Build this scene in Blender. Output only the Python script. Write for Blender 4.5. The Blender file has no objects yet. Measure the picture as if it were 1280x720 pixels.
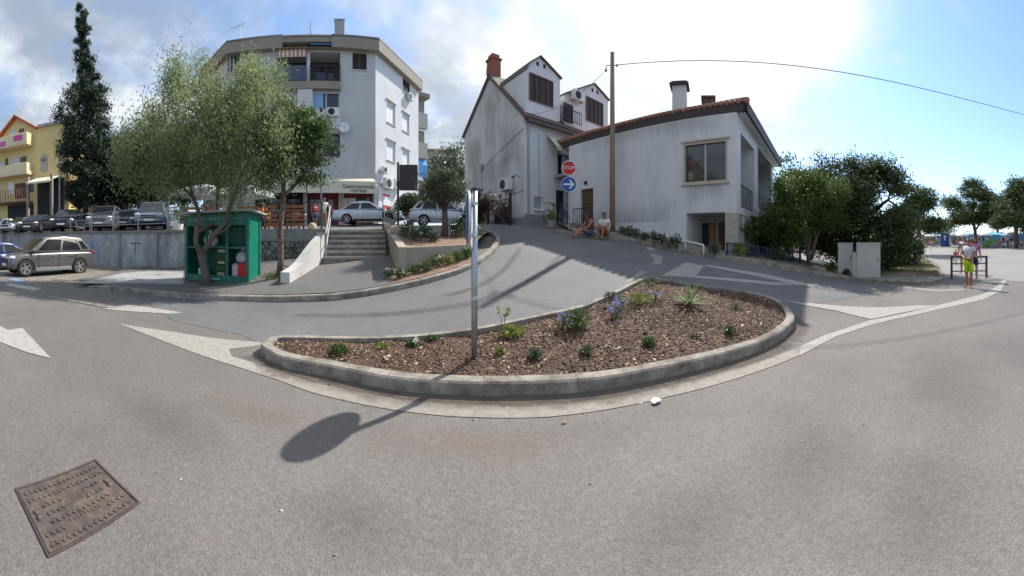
import bpy, bmesh, math, random
import numpy as np
from mathutils import Vector, Matrix
from mathutils.geometry import delaunay_2d_cdt
random.seed(11)
rng = np.random.default_rng(11)
R = math.radians
PI = math.pi
# ---------------------------------------------------------------- the scene, its camera and its light
C = bpy.context.scene
COL = C.collection
F = 1280 / PI            # panorama: pixels per radian of the photograph
CX, HY, CH = 640.0, 300.0, 1.6
cam_d = bpy.data.cameras.new('camera')
cam = bpy.data.objects.new('camera', cam_d)
COL.objects.link(cam)
cam.location = (0, 0, CH)
cam.rotation_euler = (R(90), 0, 0)
cam_d.type = 'PANO'
cam_d.panorama_type = 'CENTRAL_CYLINDRICAL'
cam_d.central_cylindrical_range_u_min = -PI / 2
cam_d.central_cylindrical_range_u_max = PI / 2
cam_d.central_cylindrical_range_v_min = -(720 - HY) / F
cam_d.central_cylindrical_range_v_max = HY / F
cam_d.central_cylindrical_radius = 1.0
cam_d.clip_start = 0.02
cam_d.clip_end = 6000
C.camera = cam
C.render.engine = 'CYCLES'
C.view_settings.view_transform = 'Standard'
C.view_settings.look = 'None'
C.view_settings.exposure = EXPOSURE = 0.97
C.view_settings.gamma = 1
C.view_settings.use_curve_mapping = False
C.cycles.max_bounces = 6
C.cycles.transparent_max_bounces = 6
C.cycles.use_denoising = True
C.cycles.sample_clamp_indirect = 6

def th(px):
    return (px - CX) / F

def at(px, d):
    t = th(px)
    return (d * math.sin(t), d * math.cos(t))

def zat(py, d):
    return CH + (HY - py) * d / F

# ---------------------------------------------------------------- terrain
_gx = np.arange(-80, 140, 0.1)
_gy = np.interp(_gx, [-80, -20, -9.3, -4.6, -1.5, 0.5, 3, 6.2, 8, 10, 12, 14.5, 20, 30, 60, 140],
                [9.0, 7.4, 6.5, 4.7, 3.75, 3.4, 3.2, 3.3, 4.0, 5.6, 6.6, 9.5, 20, 40, 200, 400])
_k = np.exp(-0.5 * (np.arange(-40, 41) / 13.0) ** 2); _k /= _k.sum()
_gy = np.convolve(np.pad(_gy, 40, mode='edge'), _k, mode='valid')

def sp(v, k):
    return k * np.logaddexp(0, v / k)

def Hn(x, y):
    x = np.asarray(x, float); y = np.asarray(y, float)
    y0 = np.interp(x, _gx, _gy)
    h = 0.185 * sp(y - y0, 0.55)
    h = 2.5 - sp(2.5 - h, 0.10)
    h = h + 0.03 * np.clip(y - 1.5, 0, 8) * np.clip((-x - 5) / 4, 0, 1)
    h = h + 0.015 * np.clip(x - 13, 0, 42) - 0.10 * np.clip(x - 64, 0, 34)
    return h

def H(x, y):
    return float(Hn(x, y))

def Tn(x, y):
    x = np.asarray(x, float); y = np.asarray(y, float)
    return np.maximum(1.167 - 0.0327 * np.maximum(x, -45) + 0.0515 * np.minimum(y, 30), Hn(x, y))

def T(x, y):
    return float(Tn(x, y))

def G(px, py, off=0.0, fn=None, dmin=0.8):
    """point of the terrain (raised by off) that the photograph shows at a pixel"""
    fn = fn or H
    s, c = math.sin(th(px)), math.cos(th(px))
    k = (py - HY) / F
    d, prev = dmin, dmin
    while d < 200:
        if CH - k * d <= fn(d * s, d * c) + off:
            lo, hi = prev, d
            for _ in range(30):
                m = (lo + hi) / 2
                if CH - k * m <= fn(m * s, m * c) + off:
                    hi = m
                else:
                    lo = m
            return (hi * s, hi * c)
        prev = d
        d += 0.05 if d < 25 else 0.5
    return (d * s, d * c)

# ---------------------------------------------------------------- materials
_MATS = {}

def M(name, col=(0.5, 0.5, 0.5), rough=0.6, metal=0.0, var=0.0, vscale=3.0, bump=0.0, bscale=40.0, spec=0.4, col2=None,
      scale2=8.0, sharp=(0.4, 0.65), trans=0.0, emit=0.0, coat=0.0, stretch=None, edge=None):
    if name in _MATS:
        return _MATS[name]
    m = bpy.data.materials.new(name); m.use_nodes = True
    nt = m.node_tree; N = nt.nodes; L = nt.links
    b = N['Principled BSDF']
    b.inputs['Roughness'].default_value = rough
    b.inputs['Metallic'].default_value = metal
    b.inputs['Specular IOR Level'].default_value = spec
    b.inputs['Base Color'].default_value = (*col, 1)
    if coat:
        b.inputs['Coat Weight'].default_value = coat
    if var or bump or col2:
        tc = N.new('ShaderNodeTexCoord')
        src = tc.outputs['Object']
        if stretch:
            mp = N.new('ShaderNodeMapping'); mp.inputs['Scale'].default_value = stretch
            L.new(src, mp.inputs['Vector']); src = mp.outputs['Vector']
    out = None
    if col2:
        n2 = N.new('ShaderNodeTexNoise'); n2.inputs['Scale'].default_value = scale2; n2.inputs['Detail'].default_value = 6
        n2.inputs['Roughness'].default_value = 0.65
        L.new(src, n2.inputs['Vector'])
        rp = N.new('ShaderNodeMapRange'); rp.inputs[1].default_value = sharp[0]; rp.inputs[2].default_value = sharp[1]
        L.new(n2.outputs['Fac'], rp.inputs[0])
        mx = N.new('ShaderNodeMix'); mx.data_type = 'RGBA'
        mx.inputs[6].default_value = (*col, 1); mx.inputs[7].default_value = (*col2, 1)
        L.new(rp.outputs[0], mx.inputs[0]); out = mx.outputs[2]
    if var:
        n1 = N.new('ShaderNodeTexNoise'); n1.inputs['Scale'].default_value = vscale; n1.inputs['Detail'].default_value = 8
        n1.inputs['Roughness'].default_value = 0.7
        L.new(src, n1.inputs['Vector'])
        mr = N.new('ShaderNodeMapRange'); mr.inputs[1].default_value = 0.25; mr.inputs[2].default_value = 0.75
        mr.inputs[3].default_value = 1 - var; mr.inputs[4].default_value = 1 + var
        L.new(n1.outputs['Fac'], mr.inputs[0])
        ml = N.new('ShaderNodeMix'); ml.data_type = 'RGBA'; ml.blend_type = 'MULTIPLY'; ml.inputs[0].default_value = 1
        if out: L.new(out, ml.inputs[6])
        else: ml.inputs[6].default_value = (*col, 1)
        L.new(mr.outputs[0], ml.inputs[7]); out = ml.outputs[2]
    if out:
        L.new(out, b.inputs['Base Color'])
    if bump:
        nb = N.new('ShaderNodeTexNoise'); nb.inputs['Scale'].default_value = bscale; nb.inputs['Detail'].default_value = 6
        L.new(src, nb.inputs['Vector'])
        bp = N.new('ShaderNodeBump'); bp.inputs['Strength'].default_value = bump; bp.inputs['Distance'].default_value = 0.02
        L.new(nb.outputs['Fac'], bp.inputs['Height']); L.new(bp.outputs['Normal'], b.inputs['Normal'])
    if trans:
        tl = N.new('ShaderNodeBsdfTranslucent'); ms = N.new('ShaderNodeMixShader'); ms.inputs[0].default_value = trans
        if out: L.new(out, tl.inputs['Color'])
        else: tl.inputs['Color'].default_value = (*col, 1)
        L.new(b.outputs[0], ms.inputs[1]); L.new(tl.outputs[0], ms.inputs[2])
        L.new(ms.outputs[0], N['Material Output'].inputs['Surface'])
    _MATS[name] = m
    return m

def leafmat(name, c1, c2, rough=0.55, trans=0.3, scale=1.3):
    """leaf colour: each leaf takes its own shade between two greens (random per island), with clumps by noise"""
    if name in _MATS:
        return _MATS[name]
    m = bpy.data.materials.new(name); m.use_nodes = True
    nt = m.node_tree; N = nt.nodes; L = nt.links
    b = N['Principled BSDF']; b.inputs['Roughness'].default_value = rough
    b.inputs['Specular IOR Level'].default_value = 0.35
    g = N.new('ShaderNodeNewGeometry'); tc = N.new('ShaderNodeTexCoord')
    no = N.new('ShaderNodeTexNoise'); no.inputs['Scale'].default_value = scale; no.inputs['Detail'].default_value = 3
    L.new(tc.outputs['Object'], no.inputs['Vector'])
    ad = N.new('ShaderNodeMath'); ad.operation = 'ADD'
    mu = N.new('ShaderNodeMath'); mu.operation = 'MULTIPLY'; mu.inputs[1].default_value = 0.55
    L.new(g.outputs['Random Per Island'], mu.inputs[0])
    mr = N.new('ShaderNodeMapRange'); mr.inputs[1].default_value = 0.35; mr.inputs[2].default_value = 0.65
    mr.inputs[3].default_value = 0.0; mr.inputs[4].default_value = 0.5
    L.new(no.outputs['Fac'], mr.inputs[0])
    L.new(mu.outputs[0], ad.inputs[0]); L.new(mr.outputs[0], ad.inputs[1])
    mx = N.new('ShaderNodeMix'); mx.data_type = 'RGBA'
    mx.inputs[6].default_value = (*c1, 1); mx.inputs[7].default_value = (*c2, 1)
    L.new(ad.outputs[0], mx.inputs[0])
    L.new(mx.outputs[2], b.inputs['Base Color'])
    tl = N.new('ShaderNodeBsdfTranslucent'); L.new(mx.outputs[2], tl.inputs['Color'])
    ms = N.new('ShaderNodeMixShader'); ms.inputs[0].default_value = trans
    L.new(b.outputs[0], ms.inputs[1]); L.new(tl.outputs[0], ms.inputs[2])
    L.new(ms.outputs[0], N['Material Output'].inputs['Surface'])
    _MATS[name] = m
    return m

# ---------------------------------------------------------------- mesh building
class MB:
    def __init__(s):
        s.v = []; s.f = []; s.m = []
    def add(s, vs, fs, mi=0):
        o = len(s.v); s.v += [tuple(p) for p in vs]
        s.f += [tuple(i + o for i in f) for f in fs]; s.m += [mi] * len(fs)
        return s
    def box(s, x0, x1, y0, y1, z0, z1, mi=0, X=None):
        p = [Vector((x, y, z)) for z in (z0, z1) for y in (y0, y1) for x in (x0, x1)]
        if X is not None: p = [X @ q for q in p]
        return s.add(p, [(0, 2, 3, 1), (4, 5, 7, 6), (0, 1, 5, 4), (2, 6, 7, 3), (0, 4, 6, 2), (1, 3, 7, 5)], mi)
    def cbox(s, c, d, rz=0.0, mi=0):
        X = Matrix.Translation(Vector(c)) @ Matrix.Rotation(rz, 4, 'Z')
        return s.box(-d[0] / 2, d[0] / 2, -d[1] / 2, d[1] / 2, -d[2] / 2, d[2] / 2, mi, X)
    def prism(s, poly, z0, z1, mi=0, X=None):
        """poly in xy, z0 and z1 numbers or functions of (x, y)"""
        n = len(poly)
        a = [Vector((p[0], p[1], z0(*p) if callable(z0) else z0)) for p in poly]
        b = [Vector((p[0], p[1], z1(*p) if callable(z1) else z1)) for p in poly]
        vs = a + b
        if X is not None: vs = [X @ q for q in vs]
        return s.add(vs, [tuple(range(n - 1, -1, -1)), tuple(range(n, 2 * n))] + [(i, (i + 1) % n, n + (i + 1) % n, n + i) for i in range(n)], mi)
    def tube(s, pts, r, n=7, mi=0, caps=True, X=None):
        pts = [Vector(p) for p in pts]
        if X is not None: pts = [X @ p for p in pts]
        rs = r if isinstance(r, (list, tuple)) else [r] * len(pts)
        vs = []; up = None
        for i, p in enumerate(pts):
            t = (pts[min(i + 1, len(pts) - 1)] - pts[max(i - 1, 0)])
            if t.length < 1e-9: t = Vector((0, 0, 1))
            t.normalize()
            if up is None:
                up = Vector((1, 0, 0)) if abs(t.x) < 0.8 else Vector((0, 1, 0))
            u = (up - t * up.dot(t)).normalized(); w = t.cross(u); up = u
            for k in range(n):
                a = 2 * PI * k / n
                vs.append(p + (u * math.cos(a) + w * math.sin(a)) * rs[i])
        fs = [(i * n + k, i * n + (k + 1) % n, (i + 1) * n + (k + 1) % n, (i + 1) * n + k) for i in range(len(pts) - 1) for k in range(n)]
        if caps:
            fs += [tuple(range(n - 1, -1, -1)), tuple((len(pts) - 1) * n + k for k in range(n))]
        return s.add(vs, fs, mi)
    def lathe(s, prof, c=(0, 0, 0), n=16, mi=0, X=None):
        vs = []; m = len(prof)
        for k in range(n):
            a = 2 * PI * k / n
            for r, z in prof:
                v = Vector((c[0] + r * math.cos(a), c[1] + r * math.sin(a), c[2] + z))
                vs.append(X @ v if X is not None else v)
        fs = [(k * m + j, ((k + 1) % n) * m + j, ((k + 1) % n) * m + j + 1, k * m + j + 1) for k in range(n) for j in range(m - 1)]
        if prof[0][0] > 1e-6: fs.append(tuple(k * m for k in range(n - 1, -1, -1)))
        if prof[-1][0] > 1e-6: fs.append(tuple(k * m + m - 1 for k in range(n)))
        return s.add(vs, fs, mi)
    def ball(s, c, r, n=12, m=8, mi=0, X=None):
        r = r if isinstance(r, (tuple, list)) else (r, r, r)
        vs = []
        for j in range(m + 1):
            b = PI * j / m
            for k in range(n):
                a = 2 * PI * k / n
                v = Vector((r[0] * math.sin(b) * math.cos(a), r[1] * math.sin(b) * math.sin(a), r[2] * math.cos(b)))
                if X is not None: v = X @ v
                vs.append(v + Vector(c))
        return s.add(vs, [(j * n + k, (j + 1) * n + k, (j + 1) * n + (k + 1) % n, j * n + (k + 1) % n) for j in range(m) for k in range(n)], mi)
    def quad(s, a, b, c, d, mi=0):
        return s.add([a, b, c, d], [(0, 1, 2, 3)], mi)
    def slab(s, poly3, t, mi=0):
        """planar polygon in space given a thickness along its normal (extruded backwards)"""
        P = [Vector(p) for p in poly3]
        nrm = Vector((0, 0, 0))
        for i in range(len(P)):
            nrm += P[i].cross(P[(i + 1) % len(P)])
        nrm.normalize()
        n = len(P); q = [p - nrm * t for p in P]
        return s.add(P + q, [tuple(range(n)), tuple(range(2 * n - 1, n - 1, -1))] + [((i + 1) % n, i, n + i, n + (i + 1) % n) for i in range(n)], mi)
    def build(s, name, mats, parent=None, smooth=False, local=False, bevel=0.0, seg=2, split=False):
        off = Vector((0, 0, 0))
        if parent is not None and not local:
            p = parent
            while p is not None:
                off += p.location; p = p.parent
        me = bpy.data.meshes.new(name)
        me.from_pydata([tuple(Vector(v) - off) for v in s.v], [], s.f)
        mats = mats if isinstance(mats, (list, tuple)) else [mats]
        for m in mats: me.materials.append(m)
        if len(mats) > 1: me.polygons.foreach_set('material_index', s.m)
        if smooth: me.polygons.foreach_set('use_smooth', [True] * len(me.polygons))
        me.update()
        o = bpy.data.objects.new(name, me); COL.objects.link(o)
        if parent is not None: o.parent = parent
        if split: return split_islands(o, s)
        if bevel:
            bv = o.modifiers.new('bevel', 'BEVEL'); bv.width = bevel; bv.segments = seg; bv.limit_method = 'ANGLE'
        return o

def split_islands(o, s):
    """one object per separate piece of a mesh, all under the same parent"""
    me = o.data; n = len(me.vertices); p = list(range(n))
    def fd(a):
        while p[a] != a: p[a] = p[p[a]]; a = p[a]
        return a
    for f in me.polygons:
        v = list(f.vertices)
        for q in v[1:]: p[fd(q)] = fd(v[0])
    gr = {}
    for f in me.polygons: gr.setdefault(fd(f.vertices[0]), []).append(f)
    name, par, first = o.name.split('.')[0], o.parent, None
    for fs in gr.values():
        ids = sorted({v for f in fs for v in f.vertices}); ix = {v: i for i, v in enumerate(ids)}
        m2 = bpy.data.meshes.new(name); m2.from_pydata([tuple(me.vertices[v].co) for v in ids], [], [tuple(ix[v] for v in f.vertices) for f in fs])
        for m in me.materials: m2.materials.append(m)
        q = bpy.data.objects.new(name, m2); COL.objects.link(q); q.parent = par; first = first or q
    bpy.data.objects.remove(o)
    return first

def tag(o, label, cat=None, group=None, kind=None):
    if label: o['label'] = label
    if cat: o['category'] = cat
    if group: o['group'] = group
    if kind: o['kind'] = kind
    return o

def thing(name, label, cat, loc=(0, 0, 0), rz=0.0, group=None):
    o = bpy.data.objects.new(name, None); COL.objects.link(o)
    o.location = loc; o.rotation_euler = (0, 0, rz); o.empty_display_size = 0.2
    return tag(o, label, cat, group)

def struct(o, label=None, cat=None):
    o['kind'] = 'structure'
    if label: o['label'] = label
    if cat: o['category'] = cat
    return o

def kids(o):
    return [c for c in bpy.data.objects if c.parent is o]

_kid_cache = {}
def dup(root, loc, rz, label=None, group=None, scale=None):
    if root.name not in _kid_cache:
        _kid_cache[root.name] = [(c, kids(c)) for c in kids(root)]
    r = root.copy(); COL.objects.link(r); r.location = loc; r.rotation_euler = (0, 0, rz)
    if scale: r.scale = (scale, scale, scale)
    if label: r['label'] = label
    if group: r['group'] = group
    for c, gs in _kid_cache[root.name]:
        k = c.copy(); COL.objects.link(k); k.parent = r
        for g in gs:
            q = g.copy(); COL.objects.link(q); q.parent = k
    return r

def resample(pts, step, closed=False):
    P = [np.array(p, float) for p in pts]
    if closed: P = P + [P[0]]
    out = []
    for a, b in zip(P[:-1], P[1:]):
        n = max(1, int(math.ceil(np.linalg.norm(b - a) / step)))
        out += [a + (b - a) * i / n for i in range(n)]
    if not closed: out.append(P[-1])
    return [tuple(p) for p in out]

def spline(pts, per=6, closed=False):
    """Catmull-Rom through 2-D points"""
    P = [np.array(p, float) for p in pts]; n = len(P); out = []
    rngi = range(n) if closed else range(n - 1)
    for i in rngi:
        p0 = P[(i - 1) % n] if closed or i > 0 else P[i]
        p1 = P[i]; p2 = P[(i + 1) % n]
        p3 = P[(i + 2) % n] if closed or i + 2 < n else p2
        for k in range(per):
            t = k / per
            out.append(0.5 * ((2 * p1) + (-p0 + p2) * t + (2 * p0 - 5 * p1 + 4 * p2 - p3) * t * t + (-p0 + 3 * p1 - 3 * p2 + p3) * t ** 3))
    if not closed: out.append(P[-1])
    return [tuple(p) for p in out]

def inside(x, y, poly):
    c = False; n = len(poly); j = n - 1
    for i in range(n):
        xi, yi = poly[i]; xj, yj = poly[j]
        if (yi > y) != (yj > y) and x < (xj - xi) * (y - yi) / (yj - yi) + xi: c = not c
        j = i
    return c

def offset_poly(poly, d):
    """closed polygon moved inwards by d (counter-clockwise) or outwards (negative)"""
    n = len(poly); A = 0.5 * sum(poly[i][0] * poly[(i + 1) % n][1] - poly[(i + 1) % n][0] * poly[i][1] for i in range(n))
    sgn = 1 if A > 0 else -1; out = []
    for i in range(n):
        a = np.array(poly[i - 1], float); b = np.array(poly[i], float); c = np.array(poly[(i + 1) % n], float)
        t = (c - a); t /= np.linalg.norm(t) + 1e-9
        out.append(tuple(b + np.array([-t[1], t[0]]) * d * sgn))
    return out

def offset_line(line, d):
    out = []
    for i in range(len(line)):
        a = np.array(line[max(i - 1, 0)], float); c = np.array(line[min(i + 1, len(line) - 1)], float)
        t = c - a; t = t / (np.linalg.norm(t) + 1e-9)
        out.append(tuple(np.array(line[i]) + np.array([-t[1], t[0]]) * d))
    return out

def drape(name, poly, mat, zf, step=0.3, parent=None):
    """a polygon laid on a height function as one triangulated sheet"""
    b = resample(poly, step, True)
    vs = [Vector(p) for p in b]
    xs = [p[0] for p in b]; ys = [p[1] for p in b]
    for gx in np.arange(min(xs) + step * 0.5, max(xs), step):
        for gy in np.arange(min(ys) + step * 0.5, max(ys), step):
            if inside(gx, gy, b): vs.append(Vector((gx + random.uniform(-.01, .01), gy + random.uniform(-.01, .01))))
    n = len(b)
    r = delaunay_2d_cdt(vs, [(i, (i + 1) % n) for i in range(n)], [list(range(n))], 1, 1e-5)
    mb = MB()
    mb.add([(p.x, p.y, zf(p.x, p.y)) for p in r[0]], r[2])
    o = mb.build(name, mat, parent)
    me = o.data; bm = bmesh.new(); bm.from_mesh(me)
    bmesh.ops.recalc_face_normals(bm, faces=bm.faces)
    if sum(f.normal.z for f in bm.faces) < 0: bmesh.ops.reverse_faces(bm, faces=bm.faces)
    bm.to_mesh(me); bm.free()
    return o

def text_mesh(body, size, depth=0.004):
    cu = bpy.data.curves.new('lettering', 'FONT'); cu.body = body; cu.size = size; cu.extrude = depth
    cu.align_x = 'CENTER'; cu.align_y = 'CENTER'
    o = bpy.data.objects.new('lettering', cu); COL.objects.link(o)
    dg = bpy.context.evaluated_depsgraph_get(); dg.update()
    me = bpy.data.meshes.new_from_object(o.evaluated_get(dg))
    bpy.data.objects.remove(o); bpy.data.curves.remove(cu)
    return me

def text_obj(name, body, size, mat, parent, X):
    """lettering: local x to the right, y up, z towards the reader, placed by matrix X in the parent's space"""
    me = text_mesh(body, size); me.transform(X); me.materials.clear(); me.materials.append(mat)
    o = bpy.data.objects.new(name, me); COL.objects.link(o); o.parent = parent
    return o

class Face:
    """a vertical wall plane from A to B (left to right as the photograph sees it); outward is towards the viewer"""
    def __init__(s, A, B):
        s.A = Vector((A[0], A[1], 0)); s.B = Vector((B[0], B[1], 0)); s.L = (s.B - s.A).length
        s.t = (s.B - s.A).normalized(); s.n = Vector((s.t.y, -s.t.x, 0))
        s.X = Matrix(((s.t.x, -s.n.x, 0, s.A.x), (s.t.y, -s.n.y, 0, s.A.y), (0, 0, 1, 0), (0, 0, 0, 1)))
    def hit(s, px, out=0.0):
        a = s.A + s.n * out; dx, dy = math.sin(th(px)), math.cos(th(px))
        # a + u t = d (dx, dy)
        det = s.t.x * (-dy) + dx * s.t.y
        u = (-a.x * (-dy) - dx * a.y * 1.0) / det if abs(det) > 1e-9 else 0
        p = a + s.t * u
        return u, math.hypot(p.x, p.y)
    def u(s, px, out=0.0): return s.hit(px, out)[0]
    def z(s, px, py, out=0.0): return zat(py, s.hit(px, out)[1])
    def rect(s, x0, x1, y0, y1, out=0.0):
        m = (x0 + x1) / 2
        return (s.u(x0, out), s.u(x1, out), s.z(m, y1, out), s.z(m, y0, out))
    def P(s, u, o, z): return s.A + s.t * u + s.n * o + Vector((0, 0, z))
    def box(s, mb, u0, u1, z0, z1, o0, o1, mi=0):
        """box from o0 to o1 along the outward direction"""
        return mb.box(u0, u1, -o1, -o0, z0, z1, mi, s.X)
    def wall(s, mb, u0, u1, z0, z1, holes=(), depth=0.16, mi=0, thick=0.25):
        us = sorted({u0, u1, *[h[0] for h in holes], *[h[1] for h in holes]}); zs = sorted({z0, z1, *[h[2] for h in holes], *[h[3] for h in holes]})
        for i in range(len(us) - 1):
            for j in range(len(zs) - 1):
                cu, cz = (us[i] + us[i + 1]) / 2, (zs[j] + zs[j + 1]) / 2
                if any(h[0] < cu < h[1] and h[2] < cz < h[3] for h in holes): continue
                mb.quad(s.P(us[i], 0, zs[j]), s.P(us[i + 1], 0, zs[j]), s.P(us[i + 1], 0, zs[j + 1]), s.P(us[i], 0, zs[j + 1]), mi)
        for h in holes:
            dp = h[4] if len(h) > 4 else depth
            a = [(h[0], h[2]), (h[1], h[2]), (h[1], h[3]), (h[0], h[3])]
            for k in range(4):
                p, q = a[k], a[(k + 1) % 4]
                mb.quad(s.P(p[0], 0, p[1]), s.P(p[0], -dp, p[1]), s.P(q[0], -dp, q[1]), s.P(q[0], 0, q[1]), mi)
        return mb
# ---------------------------------------------------------------- sky and sun
SUN_AZ, SUN_EL = R(32.5), R(46.0)
w = bpy.data.worlds.new('World'); C.world = w; w.use_nodes = True
nt = w.node_tree; N = nt.nodes; L = nt.links
bg = N['Background']; bg.inputs['Strength'].default_value = 0.138
sky = N.new('ShaderNodeTexSky'); sky.sky_type = 'NISHITA'; sky.sun_disc = False
sky.sun_elevation = SUN_EL; sky.sun_rotation = SUN_AZ
sky.air_density = 1.0; sky.dust_density = 0.4; sky.ozone_density = 1.8

def wn(t, **k):
    n = N.new(t)
    for a, b in k.items(): setattr(n, a, b)
    return n

def wmath(op, a, b=None, c=None, clamp=False):
    n = wn('ShaderNodeMath', operation=op, use_clamp=clamp)
    for i, v in enumerate((a, b, c)):
        if v is None: continue
        if isinstance(v, (int, float)): n.inputs[i].default_value = v
        else: L.new(v, n.inputs[i])
    return n.outputs[0]

def wdot(vec, d):
    n = wn('ShaderNodeVectorMath', operation='DOT_PRODUCT'); L.new(vec, n.inputs[0]); n.inputs[1].default_value = d
    return n.outputs['Value']

def wrange(v, a, b, c=0.0, d=1.0, smooth=True):
    n = wn('ShaderNodeMapRange'); n.interpolation_type = 'SMOOTHSTEP' if smooth else 'LINEAR'
    n.inputs[1].default_value = a; n.inputs[2].default_value = b; n.inputs[3].default_value = c; n.inputs[4].default_value = d
    L.new(v, n.inputs[0]); return n.outputs[0]

dirv = wn('ShaderNodeTexCoord').outputs['Generated']
sep = wn('ShaderNodeSeparateXYZ'); L.new(dirv, sep.inputs[0])
zz = wmath('ADD', wmath('MAXIMUM', sep.outputs['Z'], 0.0), 0.22)
cmb = wn('ShaderNodeCombineXYZ')
L.new(wmath('DIVIDE', sep.outputs['X'], zz), cmb.inputs[0]); L.new(wmath('DIVIDE', sep.outputs['Y'], zz), cmb.inputs[1])
cmb.inputs[2].default_value = 3.7
def wnoise(scale, detail, rough, dist=0.0, off=(0, 0, 0)):
    mp = wn('ShaderNodeMapping'); mp.inputs['Location'].default_value = off
    L.new(cmb.outputs[0], mp.inputs[0])
    n = wn('ShaderNodeTexNoise'); n.inputs['Scale'].default_value = scale; n.inputs['Detail'].default_value = detail
    n.inputs['Roughness'].default_value = rough; n.inputs['Distortion'].default_value = dist
    L.new(mp.outputs[0], n.inputs['Vector']); return n.outputs['Fac']
n1 = wnoise(1.1, 9, 0.60, 0.35, (2.3, 0.4, 0))
n2 = wnoise(2.0, 8, 0.58, 0.2, (5.1, 7.7, 2))
n3 = wnoise(0.9, 10, 0.72, 1.2, (9.0, 1.0, 5))
sdir = (math.sin(SUN_AZ) * math.cos(SUN_EL), math.cos(SUN_AZ) * math.cos(SUN_EL), math.sin(SUN_EL))
ds = wdot(dirv, sdir)
# cloud cover: closed to the west, open blue to the east
rot = R(58)
east = wdot(dirv, (math.sin(rot), math.cos(rot), 0.0))
cov = wrange(wdot(dirv, (math.sin(R(88)), math.cos(R(88)), 0)), 0.46, 0.92, 0.0, 1.0)
thr = wmath('ADD', wmath('MULTIPLY', cov, 0.29), 0.31)
cl = wmath('MULTIPLY', wmath('SUBTRACT', n1, thr), 5.5, clamp=True)
cl = wmath('MAXIMUM', cl, wmath('MULTIPLY', wmath('MULTIPLY', wrange(n3, 0.46, 0.76), cov), 0.34))
# lit and shaded sides of the cloud
lit = wrange(n2, 0.42, 0.66)
glow = wrange(ds, 0.72, 0.99)
lit2 = wmath('ADD', wmath('MULTIPLY', lit, 0.80), wmath('MULTIPLY', wrange(ds, 0.5, 0.97), 0.42), clamp=True)
ccol = wn('ShaderNodeMix', data_type='RGBA'); L.new(lit2, ccol.inputs[0])
ccol.inputs[6].default_value = (1.50, 1.80, 2.25, 1); ccol.inputs[7].default_value = (3.75, 3.95, 4.2, 1)
cg = wn('ShaderNodeMix', data_type='RGBA'); L.new(wmath('MULTIPLY', glow, 0.72), cg.inputs[0])
L.new(ccol.outputs[2], cg.inputs[6]); cg.inputs[7].default_value = (4.3, 4.42, 4.5, 1)
mixs = wn('ShaderNodeMix', data_type='RGBA'); L.new(cl, mixs.inputs[0]); tint = wn('ShaderNodeMix', data_type='RGBA', blend_type='MULTIPLY'); tint.inputs[0].default_value = 1; L.new(sky.outputs[0], tint.inputs[6]); tint.inputs[7].default_value = (.86, .94, 1.02, 1); L.new(tint.outputs[2], mixs.inputs[6]); L.new(cg.outputs[2], mixs.inputs[7])
L.new(mixs.outputs[2], bg.inputs['Color'])

sd = bpy.data.lights.new('sun', 'SUN'); sd.energy = 3.45; sd.angle = R(0.8); sd.color = (1.0, 0.95, 0.88)
so = bpy.data.objects.new('sun', sd); COL.objects.link(so)
so.rotation_euler = Vector(sdir).to_track_quat('Z', 'Y').to_euler()
so.location = (0, 0, 40)

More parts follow.
